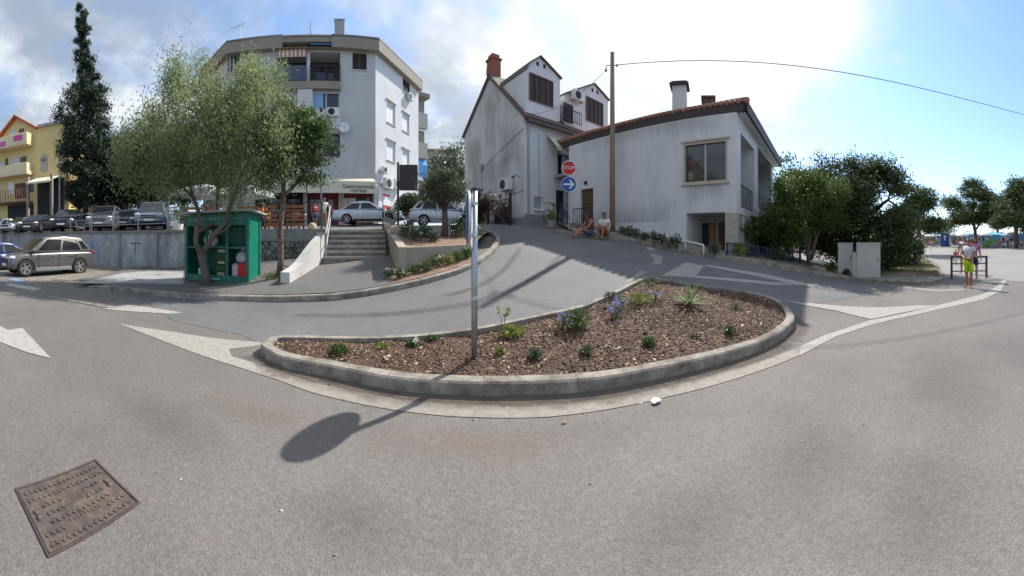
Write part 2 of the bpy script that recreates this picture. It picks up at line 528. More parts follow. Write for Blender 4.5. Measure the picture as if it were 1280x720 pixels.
# ---------------------------------------------------------------- ground materials
def asphalt(name, c1, c2, warm):
    m = bpy.data.materials.new(name); m.use_nodes = True
    nt = m.node_tree; N = nt.nodes; L = nt.links
    b = N['Principled BSDF']; b.inputs['Roughness'].default_value = 0.82; b.inputs['Specular IOR Level'].default_value = 0.35
    tc = N.new('ShaderNodeTexCoord')
    def noise(s, d, r=0.6, dist=0, mp=None):
        n = N.new('ShaderNodeTexNoise'); n.inputs['Scale'].default_value = s; n.inputs['Detail'].default_value = d
        n.inputs['Roughness'].default_value = r; n.inputs['Distortion'].default_value = dist
        src = tc.outputs['Object']
        if mp:
            q = N.new('ShaderNodeMapping'); q.inputs['Scale'].default_value = mp; L.new(src, q.inputs[0]); src = q.outputs[0]
        L.new(src, n.inputs['Vector']); return n.outputs['Fac']
    def rng_(v, a, b_, c=0., d=1.):
        n = N.new('ShaderNodeMapRange'); n.inputs[1].default_value = a; n.inputs[2].default_value = b_; n.inputs[3].default_value = c; n.inputs[4].default_value = d
        L.new(v, n.inputs[0]); return n.outputs[0]
    def mix(f, a, b_, t='MIX'):
        n = N.new('ShaderNodeMix'); n.data_type = 'RGBA'; n.blend_type = t
        if isinstance(f, float): n.inputs[0].default_value = f
        else: L.new(f, n.inputs[0])
        for i, v in ((6, a), (7, b_)):
            if isinstance(v, tuple): n.inputs[i].default_value = (*v, 1)
            else: L.new(v, n.inputs[i])
        return n.outputs[2]
    big = mix(rng_(noise(0.35, 5, 0.6, 0.6), 0.35, 0.65), c1, c2)
    mid = mix(rng_(noise(1.6, 7, 0.7, 0.3), 0.52, 0.72, 0, 0.40), big, warm)
    st = mix(rng_(noise(0.7, 7, 0.78, 1.2, (0.5, 1.0, 1)), 0.50, 0.72, 0, 0.42), mid, (0.105, 0.10, 0.096))
    st = mix(rng_(noise(2.6, 5, 0.6, 0.4), 0.66, 0.78, 0, 0.45), st, (0.085, 0.08, 0.076))
    n = N.new('ShaderNodeTexVoronoi'); n.inputs['Scale'].default_value = 110; L.new(tc.outputs['Object'], n.inputs['Vector'])
    chip = mix(rng_(n.outputs['Distance'], 0.1, 0.55, 0.9, 1.06), (0, 0, 0), (1, 1, 1))
    vcol = N.new('ShaderNodeSeparateColor'); L.new(n.outputs['Color'], vcol.inputs[0])
    per = rng_(vcol.outputs[0], 0, 1, 0.84, 1.16)
    pm = N.new('ShaderNodeMath'); pm.operation = 'MULTIPLY'; L.new(per, pm.inputs[0]); L.new(rng_(noise(26, 4, 0.7), 0.3, 0.7, 0.84, 1.16), pm.inputs[1])
    fin = mix(1.0, st, pm.outputs[0], 'MULTIPLY')
    # bitumen cracks, thin and broken
    vc = N.new('ShaderNodeTexVoronoi'); vc.feature = 'DISTANCE_TO_EDGE'; vc.inputs['Scale'].default_value = 0.42
    wv = N.new('ShaderNodeVectorMath'); wv.operation = 'ADD'
    nn = N.new('ShaderNodeTexNoise'); nn.inputs['Scale'].default_value = 1.3; nn.inputs['Detail'].default_value = 6
    L.new(tc.outputs['Object'], nn.inputs['Vector']); L.new(tc.outputs['Object'], wv.inputs[0]); L.new(nn.outputs['Color'], wv.inputs[1]); L.new(wv.outputs[0], vc.inputs['Vector'])
    cr = rng_(vc.outputs['Distance'], 0.0015, 0.006, 1, 0)
    br = rng_(noise(0.8, 3), 0.52, 0.60)
    cm = N.new('ShaderNodeMath'); cm.operation = 'MULTIPLY'; L.new(cr, cm.inputs[0]); L.new(br, cm.inputs[1])
    cm2 = N.new('ShaderNodeMath'); cm2.operation = 'MULTIPLY'; L.new(cm.outputs[0], cm2.inputs[0]); cm2.inputs[1].default_value = 0.16
    fin = mix(cm2.outputs[0], fin, (0.05, 0.05, 0.05))
    L.new(fin, b.inputs['Base Color'])
    bp = N.new('ShaderNodeBump'); bp.inputs['Strength'].default_value = 0.5; bp.inputs['Distance'].default_value = 0.006
    L.new(n.outputs['Distance'], bp.inputs['Height']); L.new(bp.outputs['Normal'], b.inputs['Normal'])
    return m

ASPH = asphalt('asphalt_warm', (0.178, 0.160, 0.147), (0.142, 0.129, 0.119), (0.205, 0.172, 0.148))
ASPH2 = asphalt('asphalt_cool', (0.162, 0.160, 0.160), (0.130, 0.129, 0.131), (0.185, 0.178, 0.172))
ASPH3 = asphalt('asphalt_footway', (0.158, 0.150, 0.143), (0.120, 0.115, 0.111), (0.20, 0.175, 0.155))
PLAZA = M('plaza_concrete', (0.255, 0.242, 0.225), 0.85, var=0.16, vscale=0.5, bump=0.2, bscale=50, col2=(0.21, 0.20, 0.19), scale2=0.25)
KERBM = M('kerb_concrete', (0.32, 0.285, 0.24), 0.9, var=0.32, vscale=9, bump=0.7, bscale=60, col2=(0.155, 0.130, 0.106), scale2=3.2)
PAINT = M('road_paint', (0.365, 0.345, 0.315), 0.7, var=0.14, vscale=9, bump=0.25, bscale=120, col2=(0.25, 0.235, 0.22), scale2=16, sharp=(0.50, 0.70))
PAINT_OLD = M('road_paint_worn', (0.285, 0.255, 0.220), 0.8, var=0.14, vscale=7, bump=0.25, bscale=120, col2=(0.19, 0.165, 0.145), scale2=14, sharp=(0.42, 0.72))
CONC = M('concrete', (0.36, 0.345, 0.32), 0.85, var=0.22, vscale=3, bump=0.4, bscale=45, col2=(0.27, 0.255, 0.235), scale2=1.1)
CONCL = M('concrete_light', (0.34, 0.335, 0.32), 0.85, var=0.15, vscale=2.5, bump=0.3, bscale=50, col2=(0.27, 0.265, 0.25), scale2=1.4)
SOIL = M('soil', (0.085, 0.055, 0.038), 0.95, var=0.35, vscale=9, bump=0.9, bscale=35, col2=(0.125, 0.082, 0.056), scale2=5)
EARTH = M('dry_earth', (0.22, 0.17, 0.12), 0.95, var=0.3, vscale=6, bump=0.7, bscale=30, col2=(0.12, 0.12, 0.06), scale2=3)

# ---------------------------------------------------------------- plan lines
STL0, STR0 = np.array((-5.75, 8.80)), np.array((-3.86, 9.77))      # foot of the steps
st_t = (STR0 - STL0) / np.linalg.norm(STR0 - STL0); st_n = np.array((-st_t[1], st_t[0]))
STEPS, RUN = 6, 0.29
STL1, STR1 = STL0 + st_n * RUN * STEPS, STR0 + st_n * RUN * STEPS
ZS0, ZS1 = 0.86, 1.93
WALLP = [(-37.5, -1.2), (-18.3, 5.1), (-11.0, 7.88), tuple(STL1)]
kl = [G(*p) for p in [(98, 357), (160, 366), (230, 373), (300, 376.5), (365, 377), (420, 375), (480, 366.5), (540, 353), (585, 338.5), (608, 325), (620, 314)]]
kl += [(-0.42, 11.9), (-0.62, 13.0), (-1.25, 14.2), (-2.6, 15.0)]
KLEFT = spline(kl, 5)
BEDB = [tuple(STR1 + st_t * 0.28 + st_n * 0.1), (-3.0, 12.6), (-1.9, 13.3), (-0.95, 13.35)]    # back of the upper flower bed
TERR = WALLP + [tuple(STR1)] + BEDB[1:] + [(-0.9, 14.0), (-1.25, 14.3), (-2.2, 16.5), (-1.6, 24), (0, 48), (-70, 48), (-70, -14)]

# ---------------------------------------------------------------- the ground sheet
def axis(a0, a1, fine0, fine1, fs, grow=1.22):
    xs = list(np.arange(fine0, fine1 + 1e-6, fs))
    s = fs; x = fine1
    while x < a1:
        s *= grow; x += s; xs.append(min(x, a1))
    s = fs; x = fine0; left = []
    while x > a0:
        s *= grow; x -= s; left.append(max(x, a0))
    return np.array(left[::-1] + xs)
gxs = axis(-2500, 2500, -17, 15, 0.25); gys = axis(-2500, 2500, -2, 18, 0.25)
XX, YY = np.meshgrid(gxs, gys)
ZZ = Hn(XX, YY)
tin = offset_poly(TERR, 0.7 if True else 0)
for j in range(XX.shape[0]):
    for i in range(XX.shape[1]):
        if inside(XX[j, i], YY[j, i], TERR) and inside(XX[j, i], YY[j, i], tin): ZZ[j, i] -= 0.5
nx, ny = len(gxs), len(gys)
mb = MB(); mb.v = list(zip(XX.ravel(), YY.ravel(), ZZ.ravel()))
mb.f = [(j * nx + i, j * nx + i + 1, (j + 1) * nx + i + 1, (j + 1) * nx + i) for j in range(ny - 1) for i in range(nx - 1)]
mb.m = [0] * len(mb.f)
struct(mb.build('ground', ASPH, smooth=True))

ISL_NEAR = [(326, 444), (333, 450), (348, 459), (380, 467), (421, 475), (494, 490), (559, 495.5), (620, 497), (680, 495.5), (752, 490), (837, 473), (921, 451), (964, 434), (985, 419), (993, 408)]
ISL_FAR = [(990, 388), (977, 375.5), (953, 367.5), (921, 361.5), (882, 356.5), (837, 350), (806, 346), (766, 363.5), (724, 381), (682, 390.5), (640, 399), (601, 407), (517, 417), (432, 419.5), (376, 418.5), (345, 419), (331, 424)]
KH = 0.152
isl = [G(*p) for p in ISL_NEAR] + [G(p[0], p[1], KH) for p in ISL_FAR]
ISL = spline(isl, 4, True)
ISLI = offset_poly(ISL, 0.135)
# the side street, of a cooler asphalt
kr = [G(*p) for p in [(688, 290.5), (740, 296.5), (790, 303), (840, 313.5), (880, 320.5), (920, 326), (960, 333), (1000, 341), (1050, 348), (1100, 354), (1140, 356), (1170, 354.5), (1181, 350)]]
KRIGHT = spline(kr, 5)
street = [p for p in KLEFT if p[0] > -9.5 and True] + [(-1.0, 16.5), (-0.2, 20), (1.0, 17.4), (2.2, 16.4)] + list(KRIGHT)[2:-8] + [G(1100, 366), G(1000, 383)]
far_edge = [G(p[0], p[1], KH) for p in [(990, 386), (960, 372), (921, 366), (860, 360), (806, 352), (766, 368), (724, 386), (640, 404), (560, 416), (432, 425), (345, 425)]]
street += far_edge + [G(300, 418), G(215, 400), G(180, 376)]
struct(drape('road', street, ASPH2, lambda x, y: H(x, y) + 0.005, 0.35))

def kerb(name, line, side, h, wdt, mat, zf=None, closed=False, end_drop=0):
    """stones along a line: side = +1 puts the body to the left of the walking direction"""
    zf = zf or H
    ln = resample(line, 0.12, closed)
    n = len(ln)
    inn = offset_poly(ln, wdt) if closed else offset_line(ln, wdt * side)
    b = 0.02
    mid = offset_poly(ln, b) if closed else offset_line(ln, b * side)
    m = MB(); acc = 0.0; skip = set()
    for i in range(n - 1):
        acc += math.dist(ln[i], ln[i + 1])
        if acc > 1.0: acc = 0.0; skip.add(i); k_ = .0035 / max(.02, math.dist(ln[i], ln[i + 1])); ln[i + 1] = tuple(np.array(ln[i]) * (1 - k_) + np.array(ln[i + 1]) * k_); inn[i + 1] = tuple(np.array(inn[i]) * (1 - k_) + np.array(inn[i + 1]) * k_); mid[i + 1] = tuple(np.array(mid[i]) * (1 - k_) + np.array(mid[i + 1]) * k_)
    for i in range(n):
        o, q, r = ln[i], inn[i], mid[i]
        hh = h
        if end_drop and i < end_drop: hh = h * (0.15 + 0.85 * i / end_drop)
        z = zf(*o); zi = zf(*q)
        m.v += [(o[0], o[1], z - 0.08), (o[0], o[1], z + hh - b), (r[0], r[1], z + hh), (q[0], q[1], z + hh + 0.004), (q[0], q[1], min(z, zi) - 0.08)]
    for i in range(n if closed else n - 1):
        j = (i + 1) % n
        for k in (() if i in skip else range(4)):
            m.f.append((i * 5 + k, j * 5 + k, j * 5 + k + 1, i * 5 + k + 1)); m.m.append(0)
    if not closed:
        m.f += [(0, 1, 2, 3, 4), tuple((n - 1) * 5 + k for k in range(5))[::-1]]; m.m += [0, 0]
    o = m.build(name, mat)
    bm = bmesh.new(); bm.from_mesh(o.data); bmesh.ops.recalc_face_normals(bm, faces=bm.faces); bm.to_mesh(o.data); bm.free()
    struct(o)
    return o

def kerb_mat(name, period):
    """concrete kerb with mortar joints: dark thin lines where stones meet (by distance along x/y directions)"""
    return KERBM
kerb('island_kerb', ISL, 1, KH, 0.145, KERBM, closed=True)
kerb('kerb', KLEFT, 1, 0.13, 0.17, KERBM, end_drop=14)
kerb('kerb', KRIGHT, 1, 0.13, 0.17, KERBM)

# ---------------------------------------------------------------- footways and beds
KLI = offset_line(KLEFT, 0.16)
foot = [p for p in KLI if p[0] < -2.3 and p[1] < 9.5]
PB1 = G(498, 341, 0.13); PB2 = (KLI[-26][0] - 0.15, KLI[-26][1])
foot_poly = foot + [PB1, tuple(STR0), tuple(STL0), (-6.2, 9.6), (-9.0, 8.7), (-12.0, 7.2), (-15.0, 6.2), G(195, 336), G(155, 341), G(89, 355)]
ZF = lambda x, y: H(x, y) + 0.125
struct(drape('footway', foot_poly, ASPH3, ZF, 0.35))
slab = [G(92, 354.5, 0.125), G(155, 341, 0.125), G(190, 337.5, 0.125), G(229, 339, 0.125), G(229, 355, 0.125), G(165, 354, 0.125)]
struct(drape('concrete_path', slab, CONCL, lambda x, y: ZF(x, y) + 0.005, 0.4))
# car park paved with grass blocks
m = bpy.data.materials.new('grass_block_paving'); m.use_nodes = True
nt = m.node_tree; N2 = nt.nodes; L2 = nt.links; b = N2['Principled BSDF']; b.inputs['Roughness'].default_value = 0.9
tc = N2.new('ShaderNodeTexCoord'); mp = N2.new('ShaderNodeMapping'); mp.inputs['Rotation'].default_value = (0, 0, R(28)); L2.new(tc.outputs['Object'], mp.inputs[0])
ck = N2.new('ShaderNodeTexChecker'); ck.inputs['Scale'].default_value = 4.2; L2.new(mp.outputs[0], ck.inputs['Vector'])
ck.inputs['Color1'].default_value = (0.26, 0.23, 0.19, 1); ck.inputs['Color2'].default_value = (0.135, 0.115, 0.085, 1)
no = N2.new('ShaderNodeTexNoise'); no.inputs['Scale'].default_value = 2.5; no.inputs['Detail'].default_value = 6; L2.new(tc.outputs['Object'], no.inputs['Vector'])
mr = N2.new('ShaderNodeMapRange'); mr.inputs[3].default_value = 0.6; mr.inputs[4].default_value = 1.4; L2.new(no.outputs['Fac'], mr.inputs[0])
mx = N2.new('ShaderNodeMix'); mx.data_type = 'RGBA'; mx.blend_type = 'MULTIPLY'; mx.inputs[0].default_value = 1
L2.new(ck.outputs['Color'], mx.inputs[6]); L2.new(mr.outputs[0], mx.inputs[7]); L2.new(mx.outputs[2], b.inputs['Base Color'])
lot = [G(98, 356), G(52, 353), G(20, 349), G(-10, 346), (-34, -3), (-36, -0.8), (-18.3, 5.05), (-15.6, 6.0), G(195, 336), G(155, 342)]
struct(drape('car_park', lot, m, lambda x, y: H(x, y) + 0.007, 0.5))
# upper terrace with its street
struct(drape('terrace', TERR, ASPH2, lambda x, y: T(x, y) + 0.006, 0.6))
# verge in front of the houses
KRI = offset_line(KRIGHT, 0.16)
verge = [p for p in KRI if p[0] < 13.2][3:] + [(14.5, 8.2), (15, 12), (17.4, 15.3), (7.7, 9.4), (2.5, 16.9), (2.2, 16.3)]
struct(drape('verge', verge, M('verge_ground', (0.25, 0.235, 0.21), 0.9, var=0.25, vscale=4, bump=0.5, bscale=30, col2=(0.15, 0.13, 0.09), scale2=1.5), lambda x, y: H(x, y) + 0.12, 0.4))
plaza = [G(1182, 347.5), G(1215, 349.5), G(1245, 350.5), G(1292, 352), (30, -16), (64, -26), (64, 34), (45, 24), (30, 14), G(1150, 318), G(1172, 330)]
struct(drape('plaza', plaza, PLAZA, lambda x, y: H(x, y) + 0.006, 1.0))
mb = MB(); mb.box(60, 2400, -2400, 2400, -3.0, -1.3)
struct(mb.build('sea', M('sea_water', (0.03, 0.12, 0.19), 0.15, spec=0.5, bump=0.3, bscale=1.5)))
gp = [G(1085, 345.5, .1), G(1140, 347, .1), G(1164, 346, .1), G(1172, 343.5, .1), G(1173, 338, .1), G(1164, 328, .1), G(1150, 321, .1), (17.5, 9.2), (13.5, 8.0)]
GRASSP = gp
struct(drape('grass_plot', gp, EARTH, lambda x, y: H(x, y) + 0.11, 0.4))

# ---------------------------------------------------------------- painted markings (each a sheet lying on the road)
def marking(pix, mat, off=0.009, step=0.3, name='road_marking'):
    o = drape(name, [G(*p) for p in pix], mat, lambda x, y: H(x, y) + off, step)
    struct(o); return o
lo = [(149.5, 405), (178, 416.5), (204, 426.5), (246, 442.5), (294, 458), (320, 466.5), (345, 474.5), (390, 491), (430, 501), (480, 511), (531, 518), (601, 522.5), (640, 523), (680, 522), (724, 517.5), (780, 508.5), (837, 496), (880, 485.5), (921, 473.5), (965, 458.5), (1000, 444.5), (1046, 420.5), (1089, 406.5), (1112, 400.5), (1171, 387.5), (1229, 374.5), (1251, 364), (1258, 350.5)]
hi = [(1253.5, 350.5), (1245, 358.5), (1229, 367.5), (1171, 382), (1089, 400), (1030, 419.5), (1000, 433.5), (965, 447.5), (921, 461), (880, 472.5), (837, 483.5), (780, 496), (724, 504.5), (680, 508), (640, 509), (601, 507.5), (531, 503), (480, 496.5), (430, 487), (390, 478), (345, 464), (320, 454.5), (290, 446), (286, 436.5), (327, 432), (327, 428), (272, 423.5), (213, 414.5)]
PAINT_MID = M('road_paint_faded', (0.325, 0.302, 0.27), 0.75, var=0.13, vscale=8, bump=0.25, bscale=120, col2=(0.23, 0.21, 0.19), scale2=14, sharp=(0.48, 0.72))
marking([p for p in lo if p[0] <= 320] + [(320, 454.5)] + [p for p in hi if p[0] < 320 or p[0] == 327], PAINT_MID, 0.006)
marking([p for p in lo if 320 <= p[0] <= 1000] + [p for p in hi if 320 <= p[0] <= 1000 and p[0] != 327], PAINT_OLD, 0.006)
marking([p for p in lo if p[0] >= 1000] + [p for p in hi if p[0] >= 1000], PAINT_MID, 0.006)
marking([(979, 376), (1030, 381), (1092, 384.5), (1147, 382), (1171, 382.3), (1120, 393), (1089, 399.5), (1046, 389)], PAINT_MID, 0.011)
marking([(827, 345), (858, 328), (880, 332.5), (868, 347)], PAINT_MID)
marking([(880, 332.4), (884, 331.2), (950, 342), (1000, 352.5), (1019, 357.5), (985, 353.5), (945, 345)], PAINT)
marking([(868, 347), (870, 345.2), (930, 349.5), (985, 353.3), (1019, 357.7), (970, 356.5), (925, 352.5)], PAINT)
marking([(781, 354), (800, 338.5), (809, 339.5), (795, 350)], PAINT_OLD)
marking([(806, 309.8), (812, 309), (820, 312.4), (813, 313.4)], PAINT)
marking([(812, 318), (819, 317), (829, 322), (826, 331), (816, 331), (818, 325)], PAINT_OLD)
marking([(1112, 358.5), (1135, 358.2), (1170, 362.5), (1205, 361.2), (1206, 363.4), (1170, 365.2), (1140, 361.5)], PAINT_OLD)
marking([(58, 371), (64, 370.6), (138, 382), (150, 384.5), (140, 386)], PAINT_OLD, 0.012)
marking([(128, 386.5), (160, 381.5), (183, 384), (229, 391), (215, 392.6), (170, 390)], PAINT)
marking([(-6, 405), (10, 413), (28, 410.5), (64, 448.5), (34, 441), (0, 428), (-40, 414), (-40, 404)], PAINT, name='road_arrow')
marking([(5, 356.5), (14, 354.5), (52, 360.5), (42, 364)], PAINT)
marking([(-2, 366), (4, 364.6), (24, 367), (14, 369.5)], PAINT_OLD)
marking([(8, 349.3), (20, 348.3), (33, 351), (22, 352.6)], M('blue_road_paint', (0.12, 0.30, 0.55), 0.7, var=0.2, vscale=6, col2=(0.25, 0.26, 0.27), scale2=8))

# ---------------------------------------------------------------- planted island
def ZI(x, y):
    d = min((x - p[0]) ** 2 + (y - p[1]) ** 2 for p in ISLI[::3]) ** 0.5
    return H(x, y) + KH - 0.055 + 0.10 * (1 - math.exp(-d * 1.4)) + 0.018 * math.sin(x * 3.1) * math.cos(y * 2.7)
isoil = drape('flower_bed', ISLI, SOIL, ZI, 0.22)
struct(isoil)
# bark chips: thin wedges of every size lying at random
def chips(name, pts, mat, s0, s1):
    n = len(pts); P = np.array(pts)
    ln = rng.uniform(s0, s1, n) * (1 + 0.9 * (rng.random(n) > 0.93)); wd = ln * rng.uniform(0.3, 0.75, n); tk = ln * rng.uniform(0.12, 0.3, n)
    a = rng.uniform(0, 2 * PI, n); tx = rng.normal(0, 0.35, n); ty = rng.normal(0, 0.35, n)
    base = np.array([(-.5, -.5, 0), (.5, -.4, 0), (.45, .5, 0), (-.5, .35, 0), (-.35, -.3, 1), (.4, -.2, .8), (.3, .4, 1), (-.4, .2, .7)])
    V = np.zeros((n, 8, 3))
    q = base[None] * np.stack([ln, wd, tk], 1)[:, None, :]
    q[:, :, 2] += q[:, :, 0] * np.tan(tx)[:, None] * 0.7 + q[:, :, 1] * np.tan(ty)[:, None] * 0.7
    V[:, :, 0] = q[:, :, 0] * np.cos(a)[:, None] - q[:, :, 1] * np.sin(a)[:, None]
    V[:, :, 1] = q[:, :, 0] * np.sin(a)[:, None] + q[:, :, 1] * np.cos(a)[:, None]
    V[:, :, 2] = q[:, :, 2]
    V += P[:, None, :]
    fb = np.array([(4, 5, 6, 7), (0, 1, 5, 4), (1, 2, 6, 5), (2, 3, 7, 6), (3, 0, 4, 7)])
    Fc = (fb[None] + (np.arange(n) * 8)[:, None, None]).reshape(-1, 4)
    return raw_mesh(name, V.reshape(-1, 3), Fc, mat)

def raw_mesh(name, V, Fc, mats, parent=None, mi=None):
    k = Fc.shape[1]
    me = bpy.data.meshes.new(name)
    me.vertices.add(len(V)); me.vertices.foreach_set('co', np.ascontiguousarray(V, dtype=np.float32).ravel())
    me.loops.add(Fc.size); me.loops.foreach_set('vertex_index', np.ascontiguousarray(Fc, dtype=np.int32).ravel())
    me.polygons.add(len(Fc)); me.polygons.foreach_set('loop_start', np.arange(0, Fc.size, k, dtype=np.int32))
    for m_ in (mats if isinstance(mats, (list, tuple)) else [mats]): me.materials.append(m_)
    if mi is not None: me.polygons.foreach_set('material_index', np.ascontiguousarray(mi, dtype=np.int32))
    me.update(calc_edges=True); me.validate()
    o = bpy.data.objects.new(name, me); COL.objects.link(o)
    if parent is not None: o.parent = parent
    return o

def chipmat(name, cols):
    m = bpy.data.materials.new(name); m.use_nodes = True
    N = m.node_tree.nodes; L = m.node_tree.links; b = N['Principled BSDF']; b.inputs['Roughness'].default_value = 0.85
    g = N.new('ShaderNodeNewGeometry'); r = N.new('ShaderNodeValToRGB'); L.new(g.outputs['Random Per Island'], r.inputs[0])
    r.color_ramp.interpolation = 'CONSTANT'
    while len(r.color_ramp.elements) < len(cols): r.color_ramp.elements.new(0.5)
    for e, (p, c) in zip(r.color_ramp.elements, cols): e.position = p; e.color = (*c, 1)
    L.new(r.outputs[0], b.inputs['Base Color']); return m
CHIP = chipmat('bark_chips', [(0, (0.068, 0.034, 0.020)), (0.24, (0.112, 0.057, 0.032)), (0.48, (0.082, 0.042, 0.025)), (0.64, (0.175, 0.096, 0.053)), (0.76, (0.036, 0.020, 0.013)), (0.87, (0.31, 0.195, 0.115)), (0.95, (0.55, 0.43, 0.30))])
ib = [min(p[0] for p in ISLI), max(p[0] for p in ISLI), min(p[1] for p in ISLI), max(p[1] for p in ISLI)]
pts = []
isub = ISLI[::2]
while len(pts) < 27000:
    x, y = rng.uniform(ib[0], ib[1]), rng.uniform(ib[2], ib[3])
    if y > 5.5 and rng.random() < 0.35: continue
    if inside(x, y, isub): pts.append((x, y, ZI(x, y) - 0.004 + rng.uniform(0, 0.014)))
tag(chips('bark_chips', pts, CHIP, 0.010, 0.033), 'brown bark chips covering the soil of the planted traffic island', 'bark mulch', kind='stuff')

# ---------------------------------------------------------------- manhole cover
mc = [np.array(G(*p)) for p in [(20, 613), (57, 697), (175, 632), (120, 573)]]
c0 = sum(mc) / 4
ex = ((mc[2] - mc[1]) + (mc[3] - mc[0])) / 2; ey = ((mc[0] - mc[1]) + (mc[3] - mc[2])) / 2
lx, ly = np.linalg.norm(ex), np.linalg.norm(ey)
man = thing('manhole_cover', 'rusty square cast iron manhole cover with raised chevrons let into the asphalt', 'manhole cover', (c0[0], c0[1], 0.0), math.atan2(ex[1], ex[0]))
IRON = M('rusty_iron', (0.105, 0.088, 0.080), 0.62, metal=0.3, var=0.35, vscale=14, bump=0.4, bscale=120, col2=(0.155, 0.115, 0.092), scale2=7)
IROND = M('rusty_iron_frame', (0.085, 0.062, 0.055), 0.7, metal=0.3, var=0.3, vscale=14, bump=0.4, bscale=90)
mb = MB(); a, b_ = lx / 2, ly / 2
for x0, x1, y0, y1 in ((-a, a, -b_, -b_ + .014), (-a, a, b_ - .014, b_), (-a, -a + .014, -b_ + .014, b_ - .014), (a - .014, a, -b_ + .014, b_ - .014)):
    mb.box(x0, x1, y0, y1, -0.02, 0.010)
mb.build('frame', IROND, man, local=True, bevel=0.003)
mb = MB(); mb.box(-a + .019, a - .019, -b_ + .019, b_ - .019, -0.02, 0.006)
nxm, nym = 8, 7
for i in range(nxm):
    for j in range(nym):
        x = -a + 0.07 + (lx - 0.14) * i / (nxm - 1); y = -b_ + 0.06 + (ly - 0.12) * j / (nym - 1)
        if i in (0, nxm - 1) and j in (2, 3, 4): continue
        if i in (2, 3, 4, 5) and j == 1: continue
        if i in (3, 4) and j in (3, 4): continue
        for s in (-1, 1):
            X = Matrix.Translation((x, y, 0.006)) @ Matrix.Rotation(s * R(38), 4, 'Z')
            mb.box(0 if s < 0 else -0.032, 0.032 if s < 0 else 0.0, -0.0085, 0.0085, -0.002, 0.008, 0, X)
for k in range(9): mb.box(-0.10 + k * 0.024, -0.10 + k * 0.024 + 0.010 + 0.006 * (k % 2), -b_ + 0.125, -b_ + 0.150, 0.004, 0.010)
for r_ in range(3):
    for k in range(6): mb.box(-0.062 + k * 0.021, -0.062 + k * 0.021 + 0.012, -0.01 + r_ * 0.026, 0.004 + r_ * 0.026, 0.004, 0.009)
mb.build('lid', IRON, man, local=True)
for s in (-1, 1):
    mb = MB(); X = Matrix.Translation((s * (a - 0.06), 0.0, 0.008))
    mb.lathe([(0.0, 0.016), (0.016, 0.012), (0.02, 0)], (0, 0.02, 0), 10, 0, X); mb.lathe([(0.0, 0.016), (0.016, 0.012), (0.02, 0)], (0, -0.02, 0), 10, 0, X)
    mb.box(-0.008, 0.008, -0.035, 0.035, 0, 0.010, 0, X)
    mb.build('lifting_lug', IRON, man, local=True, smooth=False)
# dust swept against the island kerb
m = bpy.data.materials.new('road_dust'); m.use_nodes = True
nt = m.node_tree; N3 = nt.nodes; L3 = nt.links; b = N3['Principled BSDF']; b.inputs['Roughness'].default_value = .95; b.inputs['Base Color'].default_value = (.150, .118, .090, 1)
tc = N3.new('ShaderNodeTexCoord'); no = N3.new('ShaderNodeTexNoise'); no.inputs['Scale'].default_value = 5; no.inputs['Detail'].default_value = 9; no.inputs['Roughness'].default_value = .75; L3.new(tc.outputs['Object'], no.inputs['Vector'])
at_ = N3.new('ShaderNodeAttribute'); at_.attribute_name = 'edge'; su = N3.new('ShaderNodeMath'); su.operation = 'SUBTRACT'; L3.new(no.outputs['Fac'], su.inputs[0]); L3.new(at_.outputs['Fac'], su.inputs[1])
mr = N3.new('ShaderNodeMapRange'); mr.inputs[1].default_value = -.12; mr.inputs[2].default_value = .32; mr.inputs[4].default_value = .8; L3.new(su.outputs[0], mr.inputs[0])
tb = N3.new('ShaderNodeBsdfTransparent'); ms = N3.new('ShaderNodeMixShader'); L3.new(mr.outputs[0], ms.inputs[0]); L3.new(tb.outputs[0], ms.inputs[1]); L3.new(b.outputs[0], ms.inputs[2]); L3.new(ms.outputs[0], N3['Material Output'].inputs['Surface'])
dn = ISL[:60]; mb = MB(); rows = [offset_poly(ISL, d__) for d__ in (.02, -.10, -.22, -.36)]
for i in range(62):
    for k, r_ in enumerate(rows): mb.v.append((r_[i][0], r_[i][1], H(*r_[i]) + .018))
for i in range(61):
    for k in range(3): mb.f.append((i * 4 + k, i * 4 + k + 1, i * 4 + k + 5, i * 4 + k + 4)); mb.m.append(0)
o = mb.build('road_dust', m); at_l = o.data.attributes.new('edge', 'FLOAT', 'POINT')
for i in range(62 * 4): at_l.data[i].value = (.10, .30, .55, .95)[i % 4]
tag(o, 'brown dust swept against the foot of the island kerb', 'dust', kind='stuff')
